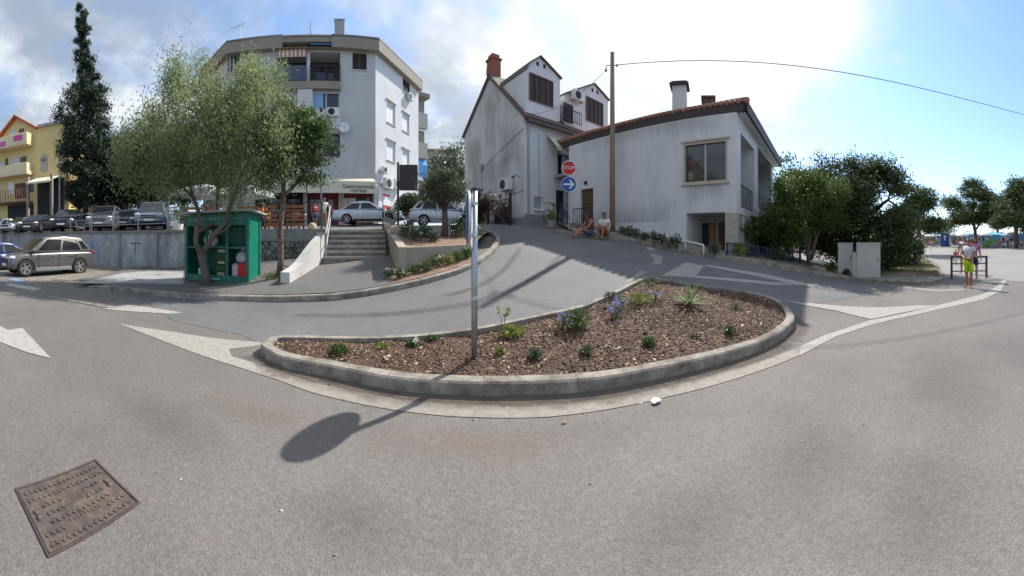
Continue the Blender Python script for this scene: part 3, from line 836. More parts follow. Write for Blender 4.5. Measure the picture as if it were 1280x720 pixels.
def stain_mat(name, col, mx_, sc, stretch=(1, 1, 1)):
    m = bpy.data.materials.new(name); m.use_nodes = True
    N3 = m.node_tree.nodes; L3 = m.node_tree.links; b = N3['Principled BSDF']; b.inputs['Roughness'].default_value = .9; b.inputs['Base Color'].default_value = (*col, 1)
    tc = N3.new('ShaderNodeTexCoord'); mp = N3.new('ShaderNodeMapping'); mp.inputs['Scale'].default_value = stretch; L3.new(tc.outputs['Object'], mp.inputs[0])
    no = N3.new('ShaderNodeTexNoise'); no.inputs['Scale'].default_value = sc; no.inputs['Detail'].default_value = 9; no.inputs['Roughness'].default_value = .7; L3.new(mp.outputs[0], no.inputs['Vector'])
    at_ = N3.new('ShaderNodeAttribute'); at_.attribute_name = 'edge'; su = N3.new('ShaderNodeMath'); su.operation = 'SUBTRACT'; L3.new(no.outputs['Fac'], su.inputs[0]); L3.new(at_.outputs['Fac'], su.inputs[1])
    mr = N3.new('ShaderNodeMapRange'); mr.inputs[1].default_value = -.05; mr.inputs[2].default_value = .5; mr.inputs[4].default_value = mx_; L3.new(su.outputs[0], mr.inputs[0])
    tb = N3.new('ShaderNodeBsdfTransparent'); ms = N3.new('ShaderNodeMixShader'); L3.new(mr.outputs[0], ms.inputs[0]); L3.new(tb.outputs[0], ms.inputs[1]); L3.new(b.outputs[0], ms.inputs[2]); L3.new(ms.outputs[0], N3['Material Output'].inputs['Surface'])
    return m
ST_OIL, ST_BRN = stain_mat('oil_stain', (.06, .056, .053), .15, 1.6), stain_mat('brown_dust_stain', (.23, .165, .12), .20, 1.6)
ST_TYR = stain_mat('tyre_rubber_stain', (.06, .06, .062), .36, 2.2, (1, 1, 1))
def grid_sheet(name, rows, edge, mat, parent=None):
    mb = MB(); n = len(rows[0])
    for r_ in rows: mb.v += r_
    mb.f = [(j * n + i, j * n + i + 1, (j + 1) * n + i + 1, (j + 1) * n + i) for j in range(len(rows) - 1) for i in range(n - 1)]; mb.m = [0] * len(mb.f)
    o = mb.build(name, mat, parent); a = o.data.attributes.new('edge', 'FLOAT', 'POINT')
    for i, v in enumerate(v for e in edge for v in e): a.data[i].value = v
    return o
def ground_stain(px, py, rx, ry, rot, mat, off=.008):
    c = G(px, py); rows, ed = [], []
    for j in range(6):
        f = j / 5; rows.append([]); ed.append([])
        for i in range(25):
            a = 2 * PI * i / 24; x_, y_ = rx * f * math.cos(a), ry * f * math.sin(a); x = c[0] + x_ * math.cos(rot) - y_ * math.sin(rot); y = c[1] + x_ * math.sin(rot) + y_ * math.cos(rot); rows[-1].append((x, y, H(x, y) + off)); ed[-1].append(f * .9)
    struct(grid_sheet('road_stain', rows, ed, mat))
for a in ((600, 555, 2.2, .55, .05, ST_BRN), (330, 520, 1.2, .5, .3, ST_BRN), (1010, 570, 1.5, .9, .4, ST_OIL), (1150, 640, 1.1, .8, .2, ST_OIL), (1180, 480, 2.4, 1.0, .3, ST_OIL), (200, 520, 1.6, .6, .2, ST_OIL), (860, 660, .9, .6, .1, ST_OIL), (430, 650, .8, .5, .1, ST_OIL)): ground_stain(*a)
def tyre_track(pts_, wd, mat=ST_TYR):
    ln = spline([G(*p) for p in pts_], 8); A_ = [offset_line(ln, k * wd / 4) for k in (-2, -1, 0, 1, 2)]; n = len(ln)
    struct(grid_sheet('tyre_track', [[(p[0], p[1], H(*p) + .013) for p in r_] for r_ in A_], [[e + .5 * max(0, 1 - min(i, n - 1 - i) / 6) for i in range(n)] for e in (.75, .3, .15, .3, .75)], mat))
tyre_track([(540, 372), (575, 366), (610, 352), (632, 335), (645, 318), (655, 304)], .30); tyre_track([(330, 392), (420, 395), (520, 390), (600, 376), (655, 355), (690, 332), (705, 312)], .35); tyre_track([(900, 345), (960, 352), (1040, 363), (1120, 368)], .4)
# scraps on the road
x, y = G(820, 503.5)
pp = thing('paper_scrap', 'white crumpled paper scrap on the road beside the island kerb', 'litter', (x, y, H(x, y) + 0.02), 0.3)
mb = MB(); mb.add([(-.05, -.03, 0), (.045, -.035, .008), (.05, .03, .004), (0, .036, .018), (-.05, .028, .006), (0, 0, .024)], [(0, 1, 5), (1, 2, 5), (2, 3, 5), (3, 4, 5), (4, 0, 5)])
mb.build('paper', M('paper', (0.75, 0.77, 0.78), 0.6), pp, local=True)
x, y = G(705, 529)
mb = MB(); mb.add([(-.03, 0, .004), (0, -.016, .012), (.034, 0, .006), (0, .016, .013), (0, 0, .006)], [(0, 1, 4), (1, 2, 4), (2, 3, 4), (3, 0, 4)])
o = mb.build('dry_leaf', M('dry_leaf', (0.36, 0.20, 0.10), 0.7)); o.location = (x, y, H(x, y) + 0.006); tag(o, 'small curled orange dry leaf lying on the bare asphalt', 'leaf')
GRITM = chipmat('road_grit', [(0, (0.12, 0.08, 0.05)), (0.4, (0.32, 0.26, 0.2)), (0.75, (0.5, 0.45, 0.38))])
gp2 = []
no_ = offset_poly(ISL, -0.12)
for k in range(420):
    if k < 330:
        p = no_[rng.integers(0, 60)]; q = (p[0] + rng.normal(0, 0.12), p[1] - abs(rng.normal(0, 0.12)))
    else: q = (rng.uniform(-6, 7), rng.uniform(1, 5.5))
    if not inside(q[0], q[1], ISL): gp2.append((q[0], q[1], H(*q) + 0.002))
tag(chips('road_grit', gp2, GRITM, 0.006, 0.024), 'scattered grit and bark crumbs on the asphalt along the island kerb', 'grit', kind='stuff')
# ---------------------------------------------------------------- building materials
WHITE = M('white_render', (0.66, 0.665, 0.67), 0.9, var=0.09, vscale=2.2, bump=0.35, bscale=45, col2=(0.52, 0.525, 0.53), scale2=0.9, sharp=(0.42, 0.80), stretch=(1, 1, .38))
WHITED = M('white_render_streaked', (0.60, 0.60, 0.59), 0.9, var=0.16, vscale=2.6, bump=0.4, bscale=40, col2=(0.36, 0.355, 0.345), scale2=1.0, sharp=(0.40, 0.72), stretch=(1, 1, 0.3))
GREYR = M('grey_render', (0.49, 0.48, 0.47), 0.9, var=0.06, vscale=1.2, bump=0.12, bscale=60, col2=(0.42, 0.41, 0.405), scale2=0.35, sharp=(0.42, 0.75), stretch=(1, 1, 0.3))
GREYL = M('pale_render', (0.60, 0.595, 0.59), 0.9, var=0.06, vscale=1.2, bump=0.12, bscale=60, col2=(0.54, 0.535, 0.53), scale2=0.35)
TAN = M('tan_fascia', (0.27, 0.235, 0.19), 0.8, var=0.12, vscale=1.5, bump=0.1)
TANL = M('beige_render', (0.46, 0.42, 0.36), 0.9, var=0.1, vscale=1.0)
PLINTH = M('grey_plinth', (0.25, 0.25, 0.26), 0.9, var=0.15, vscale=2.5, bump=0.2)
YELL = M('yellow_render', (0.68, 0.52, 0.24), 0.9, var=0.07, vscale=1.0)
YELLD = M('cream_render', (0.70, 0.58, 0.36), 0.9, var=0.07, vscale=1.0)
GLASS = M('window_glass', (0.025, 0.03, 0.035), 0.06, spec=0.8)
GLASSB = M('bluish_glass', (0.035, 0.055, 0.095), 0.08, spec=0.8)
DARK = M('dark_interior', (0.02, 0.02, 0.022), 0.7)
BROWNW = M('brown_wood', (0.115, 0.060, 0.036), 0.6, var=0.25, vscale=6, stretch=(6, 6, 1))
ORANGEW = M('orange_wood', (0.34, 0.155, 0.055), 0.55, var=0.2, vscale=5, stretch=(6, 6, 1))
WHITEF = M('white_frame', (0.74, 0.74, 0.73), 0.45)
SHUTW = M('white_shutter', (0.66, 0.68, 0.70), 0.5)
SHUTB = M('blue_grey_shutter', (0.30, 0.36, 0.45), 0.5)
TANF = M('tan_window_frame', (0.47, 0.42, 0.33), 0.5, var=0.1)
DARKM = M('dark_metal', (0.035, 0.035, 0.04), 0.45, metal=0.3)
GREYM = M('grey_metal', (0.30, 0.31, 0.33), 0.42, metal=0.7, var=0.15, vscale=6)
ZINC = M('galvanised_steel', (0.38, 0.41, 0.43), 0.38, metal=0.75, var=0.12, vscale=10)
TILE = M('roof_tile', (0.30, 0.125, 0.080), 0.88, var=0.4, vscale=5, bump=0.3, bscale=40, col2=(0.36, 0.24, 0.185), scale2=3.5)
TILED = M('roof_tile_dark', (0.13, 0.095, 0.08), 0.85, var=0.3, vscale=4)
BRICK = M('chimney_brick', (0.30, 0.10, 0.065), 0.9, var=0.3, vscale=7, bump=0.4, bscale=30)
STONE = M('pale_stone', (0.42, 0.38, 0.32), 0.9, var=0.25, vscale=4, bump=0.5, bscale=12)
CREAM = M('cream_canvas', (0.62, 0.58, 0.44), 0.8, var=0.06, vscale=2)
BLACKP = M('black_plastic', (0.02, 0.02, 0.022), 0.5)
ACW = M('ac_casing', (0.66, 0.66, 0.64), 0.5, var=0.06, vscale=5)

def shutter_mat(name, col, axis=2, scale=14):
    m = bpy.data.materials.new(name); m.use_nodes = True
    N = m.node_tree.nodes; L = m.node_tree.links; b = N['Principled BSDF']
    b.inputs['Base Color'].default_value = (*col, 1); b.inputs['Roughness'].default_value = 0.5
    tc = N.new('ShaderNodeTexCoord'); wv = N.new('ShaderNodeTexWave'); wv.bands_direction = 'XYZ'[axis]; wv.inputs['Scale'].default_value = scale
    L.new(tc.outputs['Object'], wv.inputs['Vector']); bp = N.new('ShaderNodeBump'); bp.inputs['Strength'].default_value = 0.6; bp.inputs['Distance'].default_value = 0.02
    L.new(wv.outputs['Fac'], bp.inputs['Height']); L.new(bp.outputs['Normal'], b.inputs['Normal'])
    return m
SHBROWN = shutter_mat('brown_louvre', (0.032, 0.025, 0.024))
SHWHITE = shutter_mat('white_roller_shutter', (0.66, 0.68, 0.71))
SHBLUE = shutter_mat('bluish_roller_shutter', (0.42, 0.47, 0.55))

def window(F, parent, h, frame=WHITEF, glass=GLASS, panes=2, depth=0.12, fw=0.06, shutter=None, sill=None, name='window', label=None, proud=False):
    """frame, pane and sill (or lowered shutter) of a window sitting in the hole h"""
    u0, u1, z0, z1 = h[:4]; o = -depth
    mb = MB()
    for a, b_, c, d in ((u0, u1, z0, z0 + fw), (u0, u1, z1 - fw, z1), (u0, u0 + fw, z0 + fw, z1 - fw), (u1 - fw, u1, z0 + fw, z1 - fw)):
        F.box(mb, a, b_, c, d, o - 0.05, o + (0.03 if not proud else depth + 0.03))
    for k in range(1, panes):
        u = u0 + (u1 - u0) * k / panes
        F.box(mb, u - fw * .5, u + fw * .5, z0 + fw, z1 - fw, o - 0.05, o + 0.02)
    w_ = mb.build(name, frame, parent)
    if label: w_['label'] = label
    mb = MB(); F.box(mb, u0 + fw * .6, u1 - fw * .6, z0 + fw * .6, z1 - fw * .6, o - 0.045, o - 0.02); mb.build('pane', glass, w_)
    if shutter:
        mb = MB(); F.box(mb, u0 + fw, u1 - fw, z0 + fw, z1 - fw, o - 0.015, o + 0.012); mb.build('shutter', shutter, w_)
    if sill:
        mb = MB(); F.box(mb, u0 - 0.06, u1 + 0.06, z0 - 0.06, z0 - 0.002, -0.02, 0.07); mb.build('sill', sill, w_)
    return w_

def ac_unit(F, px, py, label, w_=0.8, h_=0.56, d_=0.3, gap=0.08):
    u, d = F.hit(px); z = zat(py, d); p = F.P(u, gap, z - h_ / 2)
    t = thing('air_conditioner', label, 'air conditioner', p, math.atan2(F.t.y, F.t.x), 'air conditioners on the house walls')
    mb = MB(); mb.box(-w_ / 2, w_ / 2, -d_, 0, 0, h_); mb.build('casing', ACW, t, local=True, bevel=0.015)
    mb = MB(); X = Matrix.Translation((-w_ * 0.14, -d_ - 0.012, h_ / 2)) @ Matrix.Rotation(R(90), 4, 'X')
    mb.lathe([(0, 0.012), (h_ * .2, 0.02), (h_ * .4, 0.012), (h_ * .41, 0)], (0, 0, 0), 20, 0, X); mb.build('fan_grille', BLACKP, t, local=True)
    mb = MB()
    for s in (-1, 1): mb.box(s * w_ * .34 - .015, s * w_ * .34 + .015, -d_, gap, -0.04, -0.002)
    mb.build('bracket', GREYM, t, local=True, split=True)
    return t

def railing_bars(mb, F, u0, u1, z0, z1, o, n, horizontal=False, r=0.012):
    F.box(mb, u0, u1, z1 - .04, z1, o - .02, o + .02); F.box(mb, u0, u1, z0 + .06, z0 + .09, o - .015, o + .015)
    if horizontal:
        for k in range(n): z = z0 + .12 + (z1 - z0 - .18) * k / max(1, n - 1); F.box(mb, u0, u1, z, z + .03, o - .012, o + .012)
        for k in range(5): u = u0 + (u1 - u0) * k / 4; F.box(mb, u - .018, u + .018, z0, z1 - .045, o - .018, o + .018)
    else:
        for k in range(n + 1): u = u0 + (u1 - u0) * k / n; F.box(mb, u - r, u + r, z0, z1 - .041, o - r, o + r)

# ================================================================ grey apartment block
n0 = np.array((-math.sin(0.61), math.cos(0.61))); t0 = np.array((math.cos(0.61), math.sin(0.61)))
def ap(D, u): q = n0 * D + t0 * u; return (float(q[0]), float(q[1]))
def rotv(v, a): return np.array((v[0] * math.cos(a) - v[1] * math.sin(a), v[0] * math.sin(a) + v[1] * math.cos(a)))
Lw, Rw = ap(25.05, -6.5), ap(25.05, 4.85)
dR, dL = rotv(t0, R(45)), rotv(-t0, R(-45))
REw = tuple(np.array(Rw) + dR * 7.5); LEw = tuple(np.array(Lw) + dL * 5.0)
FM_, FR_, FL_ = Face(Lw, Rw), Face(Rw, REw), Face(LEw, Lw)
ZG, ZR = 2.0, 16.25
apt = thing('apartment_block', 'tall grey apartment block with angled corners, flat tan roof edge and a shop below', 'building', (*ap(28, 0), 2.4))
# walls
logg = (FM_.u(346), FM_.u(425.5), FM_.z(390, 104), 16.05, 1.5)
bay = (FM_.u(391), FM_.u(424.5), FM_.z(405, 138), FM_.z(405, 115), 0.14)
w3 = (*FM_.rect(440.5, 458.5, 66, 87.5), 0.14)
low1 = (FM_.u(402), FM_.u(425), FM_.z(412, 196), FM_.z(412, 166), 0.5)
shop = (FM_.u(384), FM_.u(467), 2.4, FM_.z(425, 240), 0.7)
wl1 = (*FM_.rect(283, 300, 66, 90), 0.14)
wl2 = (*FM_.rect(290, 310, 120, 148), 0.14); wl3 = (*FM_.rect(290, 310, 175, 200), 0.14)
shop2 = (FM_.u(318), FM_.u(379), 2.4, FM_.z(350, 238), 0.7)
mb = MB(); FM_.wall(mb, 0, FM_.L, ZG, ZR, [logg, bay, w3, low1, shop, wl1, wl2, wl3, shop2])
rw = [FR_.rect(*r) for r in ((483.5, 494, 128, 155), (503, 511.5, 142, 165), (483.5, 494, 176.5, 201.5), (503, 511.5, 187, 209))]
rtop = FR_.rect(503.5, 512.5, 94, 117)
FR_.wall(mb, 0, FR_.L, ZG, ZR, [(*r, 0.14) for r in rw] + [(*rtop, 0.14)], mi=1)
lw_ = [FL_.rect(268, 276, 95, 118), FL_.rect(268, 276, 150, 175)]
FL_.wall(mb, 0, FL_.L, ZG, ZR, [(*r, 0.14) for r in lw_], mi=1)
bk = [REw, tuple(np.array(REw) + rotv(dR, R(80)) * 16), tuple(np.array(LEw) - t0 * 1 + n0 * 9), LEw]
for a, b_ in zip(bk[:-1], bk[1:]): mb.quad((*a, ZG), (*b_, ZG), (*b_, ZR), (*a, ZR))
mb.build('wall', [GREYR, GREYL], apt)
# deep fascia round the roof
foot_out = [ap(24.6, -6.75), ap(24.6, 5.05)]
fr = [tuple(np.array(Lw) + dL * 5.3 + rotv(dL, R(-90)) * -0.45), ap(24.6, -6.7), ap(24.6, 5.05), tuple(np.array(Rw) + dR * 7.8 + rotv(dR, R(-90)) * 0.45)]
# fascia outline runs parallel to the walls
fr[0] = tuple(np.array(fr[1]) + dL * 5.2); fr[3] = tuple(np.array(fr[2]) + dR * 7.7)
rb = [tuple(np.array(fr[3]) + rotv(dR, R(80)) * 17), tuple(np.array(fr[0]) + n0 * 10)]
roofpoly = fr + rb
FF = Face(fr[1], fr[2])
mb = MB()
mb.prism(roofpoly, 17.0, 17.12, 0)
ul, ur = FF.u(353), FF.u(414.5)
def fas(F, u0, u1, z0, z1, o0=-0.14, o1=0.0): F.box(mb, u0, u1, z0, z1, o0, o1)
fas(FF, 0, ul, 16.2, 17.2, -.3); fas(FF, ur, FF.L, 16.2, 17.2, -.3); fas(FF, ul + .003, ur - .003, 16.62, 17.08, -.55, -.06)
for a, b_ in ((fr[0], fr[1]), (fr[2], fr[3])):
    Fq = Face(a, b_); fas(Fq, 0.003 if a == fr[2] else 0, Fq.L - (0 if a == fr[2] else .003), 16.2, 17.2, -.3)
mb.prism(offset_poly(roofpoly, 0.05), 16.19, 16.21, 0)
mb.build('roof', TAN, apt)
# loggia of the top floor
u0, u1, z0, z1 = logg[:4]
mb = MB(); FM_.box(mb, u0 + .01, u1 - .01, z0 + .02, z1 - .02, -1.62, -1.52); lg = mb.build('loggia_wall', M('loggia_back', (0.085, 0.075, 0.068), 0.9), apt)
mb = MB(); FM_.box(mb, u0, u1, FM_.z(390, 113.5), z0 - .01, 0.004, 0.42); mb.build('balcony', TAN, apt)
mb = MB()
for a, b_ in ((350, 358), (364, 376), (395, 407), (411, 419)): FM_.box(mb, FM_.u(a), FM_.u(b_), z0 + .05, z0 + 2.0, -1.5, -1.47)
mb.build('balcony_door', GLASS, apt, split=True)
um = FM_.u(385.5)
mb = MB(); FM_.box(mb, um - .13, um + .13, z0, z1, -.5, -.05); mb.build('column', WHITE, apt)
mb = MB(); FM_.box(mb, FM_.u(348), FM_.u(383), z0 + .1, FM_.z(365, 85), 0.33, 0.36); mb.build('glass_balustrade', GLASSB, apt)
mb = MB(); railing_bars(mb, FM_, FM_.u(387), u1, z0, FM_.z(405, 84.5), 0.36, 4, True); mb.build('balustrade', DARKM, apt)
def stripes(name, cols, axis, scale, vec=None):
    m = bpy.data.materials.new(name); m.use_nodes = True
    N = m.node_tree.nodes; L = m.node_tree.links; b = N['Principled BSDF']; b.inputs['Roughness'].default_value = 0.8
    tc = N.new('ShaderNodeTexCoord'); d = N.new('ShaderNodeVectorMath'); d.operation = 'DOT_PRODUCT'; d.inputs[1].default_value = axis
    L.new(tc.outputs['Object'], d.inputs[0]); mu = N.new('ShaderNodeMath'); mu.operation = 'MULTIPLY'; mu.inputs[1].default_value = scale; L.new(d.outputs['Value'], mu.inputs[0])
    fr_ = N.new('ShaderNodeMath'); fr_.operation = 'FRACT'; L.new(mu.outputs[0], fr_.inputs[0])
    r = N.new('ShaderNodeValToRGB'); r.color_ramp.interpolation = 'CONSTANT'; L.new(fr_.outputs[0], r.inputs[0])
    while len(r.color_ramp.elements) < len(cols): r.color_ramp.elements.new(.5)
    for i, (e, c) in enumerate(zip(r.color_ramp.elements, cols)): e.position = i / len(cols); e.color = (*c, 1)
    L.new(r.outputs[0], b.inputs['Base Color']); return m
AW = stripes('striped_awning', [(0.36, 0.17, 0.11), (0.62, 0.52, 0.42)], (t0[0], t0[1], 0), 3.2)
def awning(F, parent, u0, u1, z0, z1, o0, o1, mat, drop=0.3, name='awning', mb_extra=None):
    mb = MB(); th_ = 0.03
    a = [F.P(u0, o0, z1), F.P(u1, o0, z1), F.P(u1, o1, z0 + drop), F.P(u0, o1, z0 + drop)]
    mb.slab(a, th_); F.box(mb, u0, u1, z0, z0 + drop - .01, o1 - .03, o1)
    return mb.build(name, mat, parent)
awning(FM_, apt, FM_.u(349), FM_.u(383.5), FM_.z(365, 74), FM_.z(365, 54), -.35, 0.32, AW, 0.45)['label'] = 'brown and cream striped awning'
awning(FM_, apt, FM_.u(388), FM_.u(421), FM_.z(405, 59), FM_.z(405, 53), -.35, 0.3, M('blue_canvas', (0.06, 0.16, 0.26), 0.8), 0.12)['label'] = 'dark blue awning'
# bay below it
ub0, ub1 = FM_.u(372), FM_.u(425); zb0, zb1 = FM_.z(405, 162), FM_.z(405, 138.5)
mb = MB(); FM_.box(mb, ub0, ub1, zb0, zb1, 0.003, 0.36); FM_.box(mb, ub0, bay[0] - .02, zb1 + .003, FM_.z(405, 114), 0.003, 0.36); mb.build('bay', GREYL, apt)
wdw = window(FM_, apt, bay, WHITEF, GLASS, 2)
mb = MB(); FM_.box(mb, bay[0] + .1, FM_.u(404), bay[2] + .08, bay[3] - .08, -.11, -.085); mb.build('curtain', M('blue_curtain', (0.25, 0.42, 0.66), 0.7, var=0.2, vscale=8), wdw)
window(FM_, apt, w3, BROWNW, GLASS, 2, shutter=SHBROWN, sill=GREYL)
window(FM_, apt, low1, DARKM, GLASS, 2, depth=0.4)
for h in (wl1, wl2, wl3): window(FM_, apt, h, WHITEF, GLASS, 2, sill=GREYL)
for h in rw: window(FR_, apt, h, WHITEF, GLASS, 2, shutter=SHWHITE, sill=TANL)
window(FR_, apt, rtop, DARKM, GLASS, 2, sill=GREYL)
for h in lw_: window(FL_, apt, h, WHITEF, GLASS, 2, sill=GREYL)
mb = MB()
for r in rw: FR_.box(mb, r[0] - .12, r[1] + .12, r[3] + .02, r[3] + .10, 0.003, 0.10)
mb.build('window_hood', TANL, apt, split=True)
# the shop
REDD = M('dark_red_panel', (0.20, 0.028, 0.035), 0.5)
u0, u1, z0, z1 = shop[:4]
mb = MB(); FM_.box(mb, u0 + .01, u1 - .01, z0, z1, -.85, -.72); sf = mb.build('shop_front', REDD, apt)
for a, b_, c, d, mt in ((388, 392, 247, 281, GLASS), (394, 400, 247, 283, GLASSB), (402, 408, 247, 283, GLASS), (411, 417, 247, 283, GLASSB), (430, 436, 246, 281, WHITEF), (437, 446, 246, 265, WHITEF), (449, 463, 245, 275, GLASS)):
    mb = MB(); FM_.box(mb, FM_.u(a), FM_.u(b_), FM_.z(425, d), FM_.z(425, c), -.715, -.69); mb.build('shop_window', mt, sf)
mb = MB()
for px in (425, 428.5): FM_.box(mb, FM_.u(px) - .1, FM_.u(px) + .1, z0, z1, -.4, -.1)
mb.build('pillar', TANL, apt, split=True)
mb = MB()
pa = [(0.004, FM_.z(425, 222)), (1.1, FM_.z(425, 224.5, 1)), (1.28, FM_.z(425, 227, 1)), (1.32, FM_.z(425, 242, 1)), (1.28, FM_.z(425, 242, 1)), (0.004, FM_.z(425, 231))]
ua, ub = FM_.u(384.5), FM_.u(468, .8)
n_ = len(pa)
mb.add([FM_.P(u, o, z) for u in (ua, ub) for o, z in pa], [tuple(range(n_))[::-1], tuple(range(n_, 2 * n_))] + [(i, (i + 1) % n_, n_ + (i + 1) % n_, n_ + i) for i in range(n_)])
aw = mb.build('shop_awning', CREAM, apt)
INK = M('dark_lettering', (0.03, 0.028, 0.025), 0.7)
zt = FM_.z(445, 233.2, 1.3)
for txt, px, py, s_ in (('Gastronomski', 448.5, 233.0, 0.42), ('market', 448.5, 238.2, 0.42)):
    X = FM_.X @ Matrix.Translation((FM_.u(px, 1.33), -1.328, FM_.z(px, py, 1.33))) @ Matrix.Rotation(R(90), 4, 'X')
    text_obj('lettering', txt, s_, INK, aw, Matrix.Translation(-apt.location) @ X)
u0, u1, z0, z1 = shop2[:4]
mb = MB(); FM_.box(mb, u0 + .01, u1 - .01, z0, z1, -.85, -.72); s2 = mb.build('shop_front', DARK, apt)
mb = MB(); FM_.box(mb, FM_.u(335), FM_.u(350), 2.5, z1 - .3, -.715, -.69); FM_.box(mb, FM_.u(360), FM_.u(374), 2.5, z1 - .3, -.715, -.69); mb.build('shop_window', GLASS, s2, split=True)
awning(FM_, apt, FM_.u(322), FM_.u(383), FM_.z(350, 241, 1.2), FM_.z(350, 224), 0.004, 1.3, CREAM, 0.5, 'shop_awning')
# low part on the right with its white shutter and red board
v0, v1 = FR_.u(471.5), FR_.u(523)
mb = MB(); FR_.box(mb, v0, v1, 2.2, FR_.z(495, 239), 0.003, 0.12); lb = mb.build('ground_floor_wall', WHITE, apt)
mb = MB(); FR_.box(mb, FR_.u(477), FR_.u(485.5), FR_.z(481, 268), FR_.z(481, 243), 0.123, 0.15); mb.build('red_board', M('red_board', (0.55, 0.03, 0.03), 0.6), lb)
mb = MB(); FR_.box(mb, FR_.u(477), FR_.u(485.5), FR_.z(481, 257), FR_.z(481, 246), 0.153, 0.16); mb.build('white_panel', WHITEF, lb)
mb = MB(); FR_.box(mb, FR_.u(491), FR_.u(518), FR_.z(500, 283), FR_.z(500, 246), 0.123, 0.14); mb.build('roller_door', SHWHITE, lb)
# roof things that belong to the building
mb = MB()
for px in (421.3, 427.3):
    x, y = at(px, 28.5); mb.cbox((x, y, 19.1), (0.42, 0.42, 3.2), 0.6); mb.cbox((x, y, 20.75), (0.5, 0.5, 0.08), 0.6)
x, y = at(424.3, 28.5); mb.cbox((x, y, 18.2), (1.0, 0.6, 2.2), 0.61)
mb.build('chimney', M('grey_chimney', (0.33, 0.33, 0.34), 0.8, var=0.2), apt)
x, y = at(302, 27.5); mb = MB(); mb.cbox((x, y, 17.45), (1.0, 0.8, 0.9), 0.6); mb.build('roof_hatch', GREYM, apt)
ac_unit(FM_, 415.5, 143.5, 'air conditioner under the blue curtained bay window of the apartment block', 0.85, 0.62, gap=0.38)
ac_unit(FR_, 510, 122, 'air conditioner below the dark top floor window of the apartment block')
ac_unit(FR_, 478, 213, 'small air conditioner alone on the angled corner wall of the apartment block', 0.7, 0.5)
ac_unit(FR_, 481, 230, 'left of the two big air conditioners above the red board beside the shop', 1.05, 0.85, 0.38, 0.14)
ac_unit(FR_, 492.5, 231, 'right of the two big air conditioners above the red board beside the shop', 1.05, 0.85, 0.38, 0.14)
# satellite dish and aerials
u, d = FM_.hit(429.5); p = FM_.P(u, 0.35, zat(161, d))
ds_ = thing('satellite_dish', 'round white satellite dish on the apartment block wall below an air conditioner', 'satellite dish', p, math.atan2(FM_.t.y, FM_.t.x))
mb = MB(); X = Matrix.Rotation(R(78), 4, 'X')
mb.lathe([(0.0, -0.10), (0.2, -0.085), (0.38, -0.03), (0.44, 0.0), (0.44, 0.012), (0.37, -0.018), (0.19, -0.07), (0, -0.088)], (0, 0, 0), 24, 0, X); mb.build('reflector', M('dish_white', (0.68, 0.68, 0.67), 0.5), ds_, True, True)
mb = MB(); mb.tube([(0, -0.05, -0.38), (0, -0.42, -0.1)], 0.012); mb.ball((0, -0.43, -0.08), 0.045); mb.build('receiver', GREYM, ds_, local=True)
mb = MB(); mb.tube([(0, 0.08, 0), (0, 0.36, -0.02)], 0.022); mb.build('bracket', GREYM, ds_, local=True)
def aerial(px, d, z0, h, label, n=5, rz=0.4):
    x, y = at(px, d); t = thing('roof_aerial', label, 'aerial', (x, y, z0), rz, 'roof aerials')
    mb = MB(); mb.tube([(0, 0, 0), (0, 0, h)], 0.025, 6); mb.build('mast', GREYM, t, local=True)
    mb = MB(); mb.tube([(-.9, 0, h - .1), (.5, 0, h + .05)], 0.018, 5)
    for k in range(n): q = -.85 + 1.3 * k / n; mb.tube([(q, -.3, h - .1 + .1 * k / n), (q, .3, h - .1 + .1 * k / n)], 0.012, 4)
    mb.build('rods', GREYM, t, local=True)
aerial(300, 27.0, 17.1, 2.3, 'thin single aerial on the left end of the apartment block roof')
x, y = at(388, 27.0); t = thing('roof_aerial', 'branching aerial on the middle of the apartment block roof', 'aerial', (x, y, 17.1), 0, 'roof aerials')
mb = MB(); mb.tube([(0, 0, 0), (0, 0, 2.7)], 0.03, 6); mb.tube([(0, 0, .3), (.5, -.1, .0)], .02, 5); mb.tube([(0, 0, .6), (-.4, -.1, 0)], .02, 5); mb.build('mast', GREYM, t, local=True)
mb = MB(); mb.tube([(-1.1, -.4, 1.5), (-.2, 0, .6)], .02, 5); mb.tube([(-.05, 0, 2.1), (0.25, 0, 1.1)], .018, 5)
for k in range(5): q = -1.0 + .16 * k; mb.tube([(q, -.35 - .02, 1.45 - .15 * k), (q + .15, .1, 1.5 - .15 * k)], .012, 4)
mb.build('rods', GREYM, t, local=True)

# ================================================================ beige block behind
FB = Face(at(505, 33.5), at(532, 35.0))
bb = thing('balcony_block', 'beige house with stacked balconies and a blue awning behind the apartment block', 'building', (FB.A.x, FB.A.y, 2.4))
mb = MB(); FB.box(mb, 0, FB.L - .9, 2.0, 16.6, -8, 0); mb.build('wall', TANL, bb)
mb = MB(); FB.box(mb, 0, FB.L + .15, 16.62, 17.05, -8, .6); mb.build('roof', TAN, bb)
for py0, py1 in ((143, 162), (180, 199)):
    mb = MB(); FB.box(mb, 0, FB.L - .1, FB.z(526, py1), FB.z(526, py0), 0.005, .5); mb.build('balcony', TANL, bb)
for py0, py1 in ((126, 142), (164, 179), (200, 216), (226, 250)):
    mb = MB(); FB.box(mb, FB.u(521), FB.u(530), FB.z(528, py1), FB.z(528, py0), 0.004, 0.05); mb.build('window', M('beige_blind', (.24, .215, .18), .7), bb)
awning(FB, bb, FB.u(520), FB.u(531), FB.z(526, 220, 1), FB.z(526, 199), 0.06, .5, M('bright_blue_canvas', (0.12, 0.36, 0.70), 0.8), 1.3)['label'] = 'blue awning'
x, y = at(549, 62)
bh = thing('hillside_house', 'small far house with a red roof above the trees behind the balconies', 'building', (x, y, 12))
mb = MB(); mb.cbox((x, y, 14.8), (5, 6, 5.6), .4); mb.build('wall', TANL, bh)
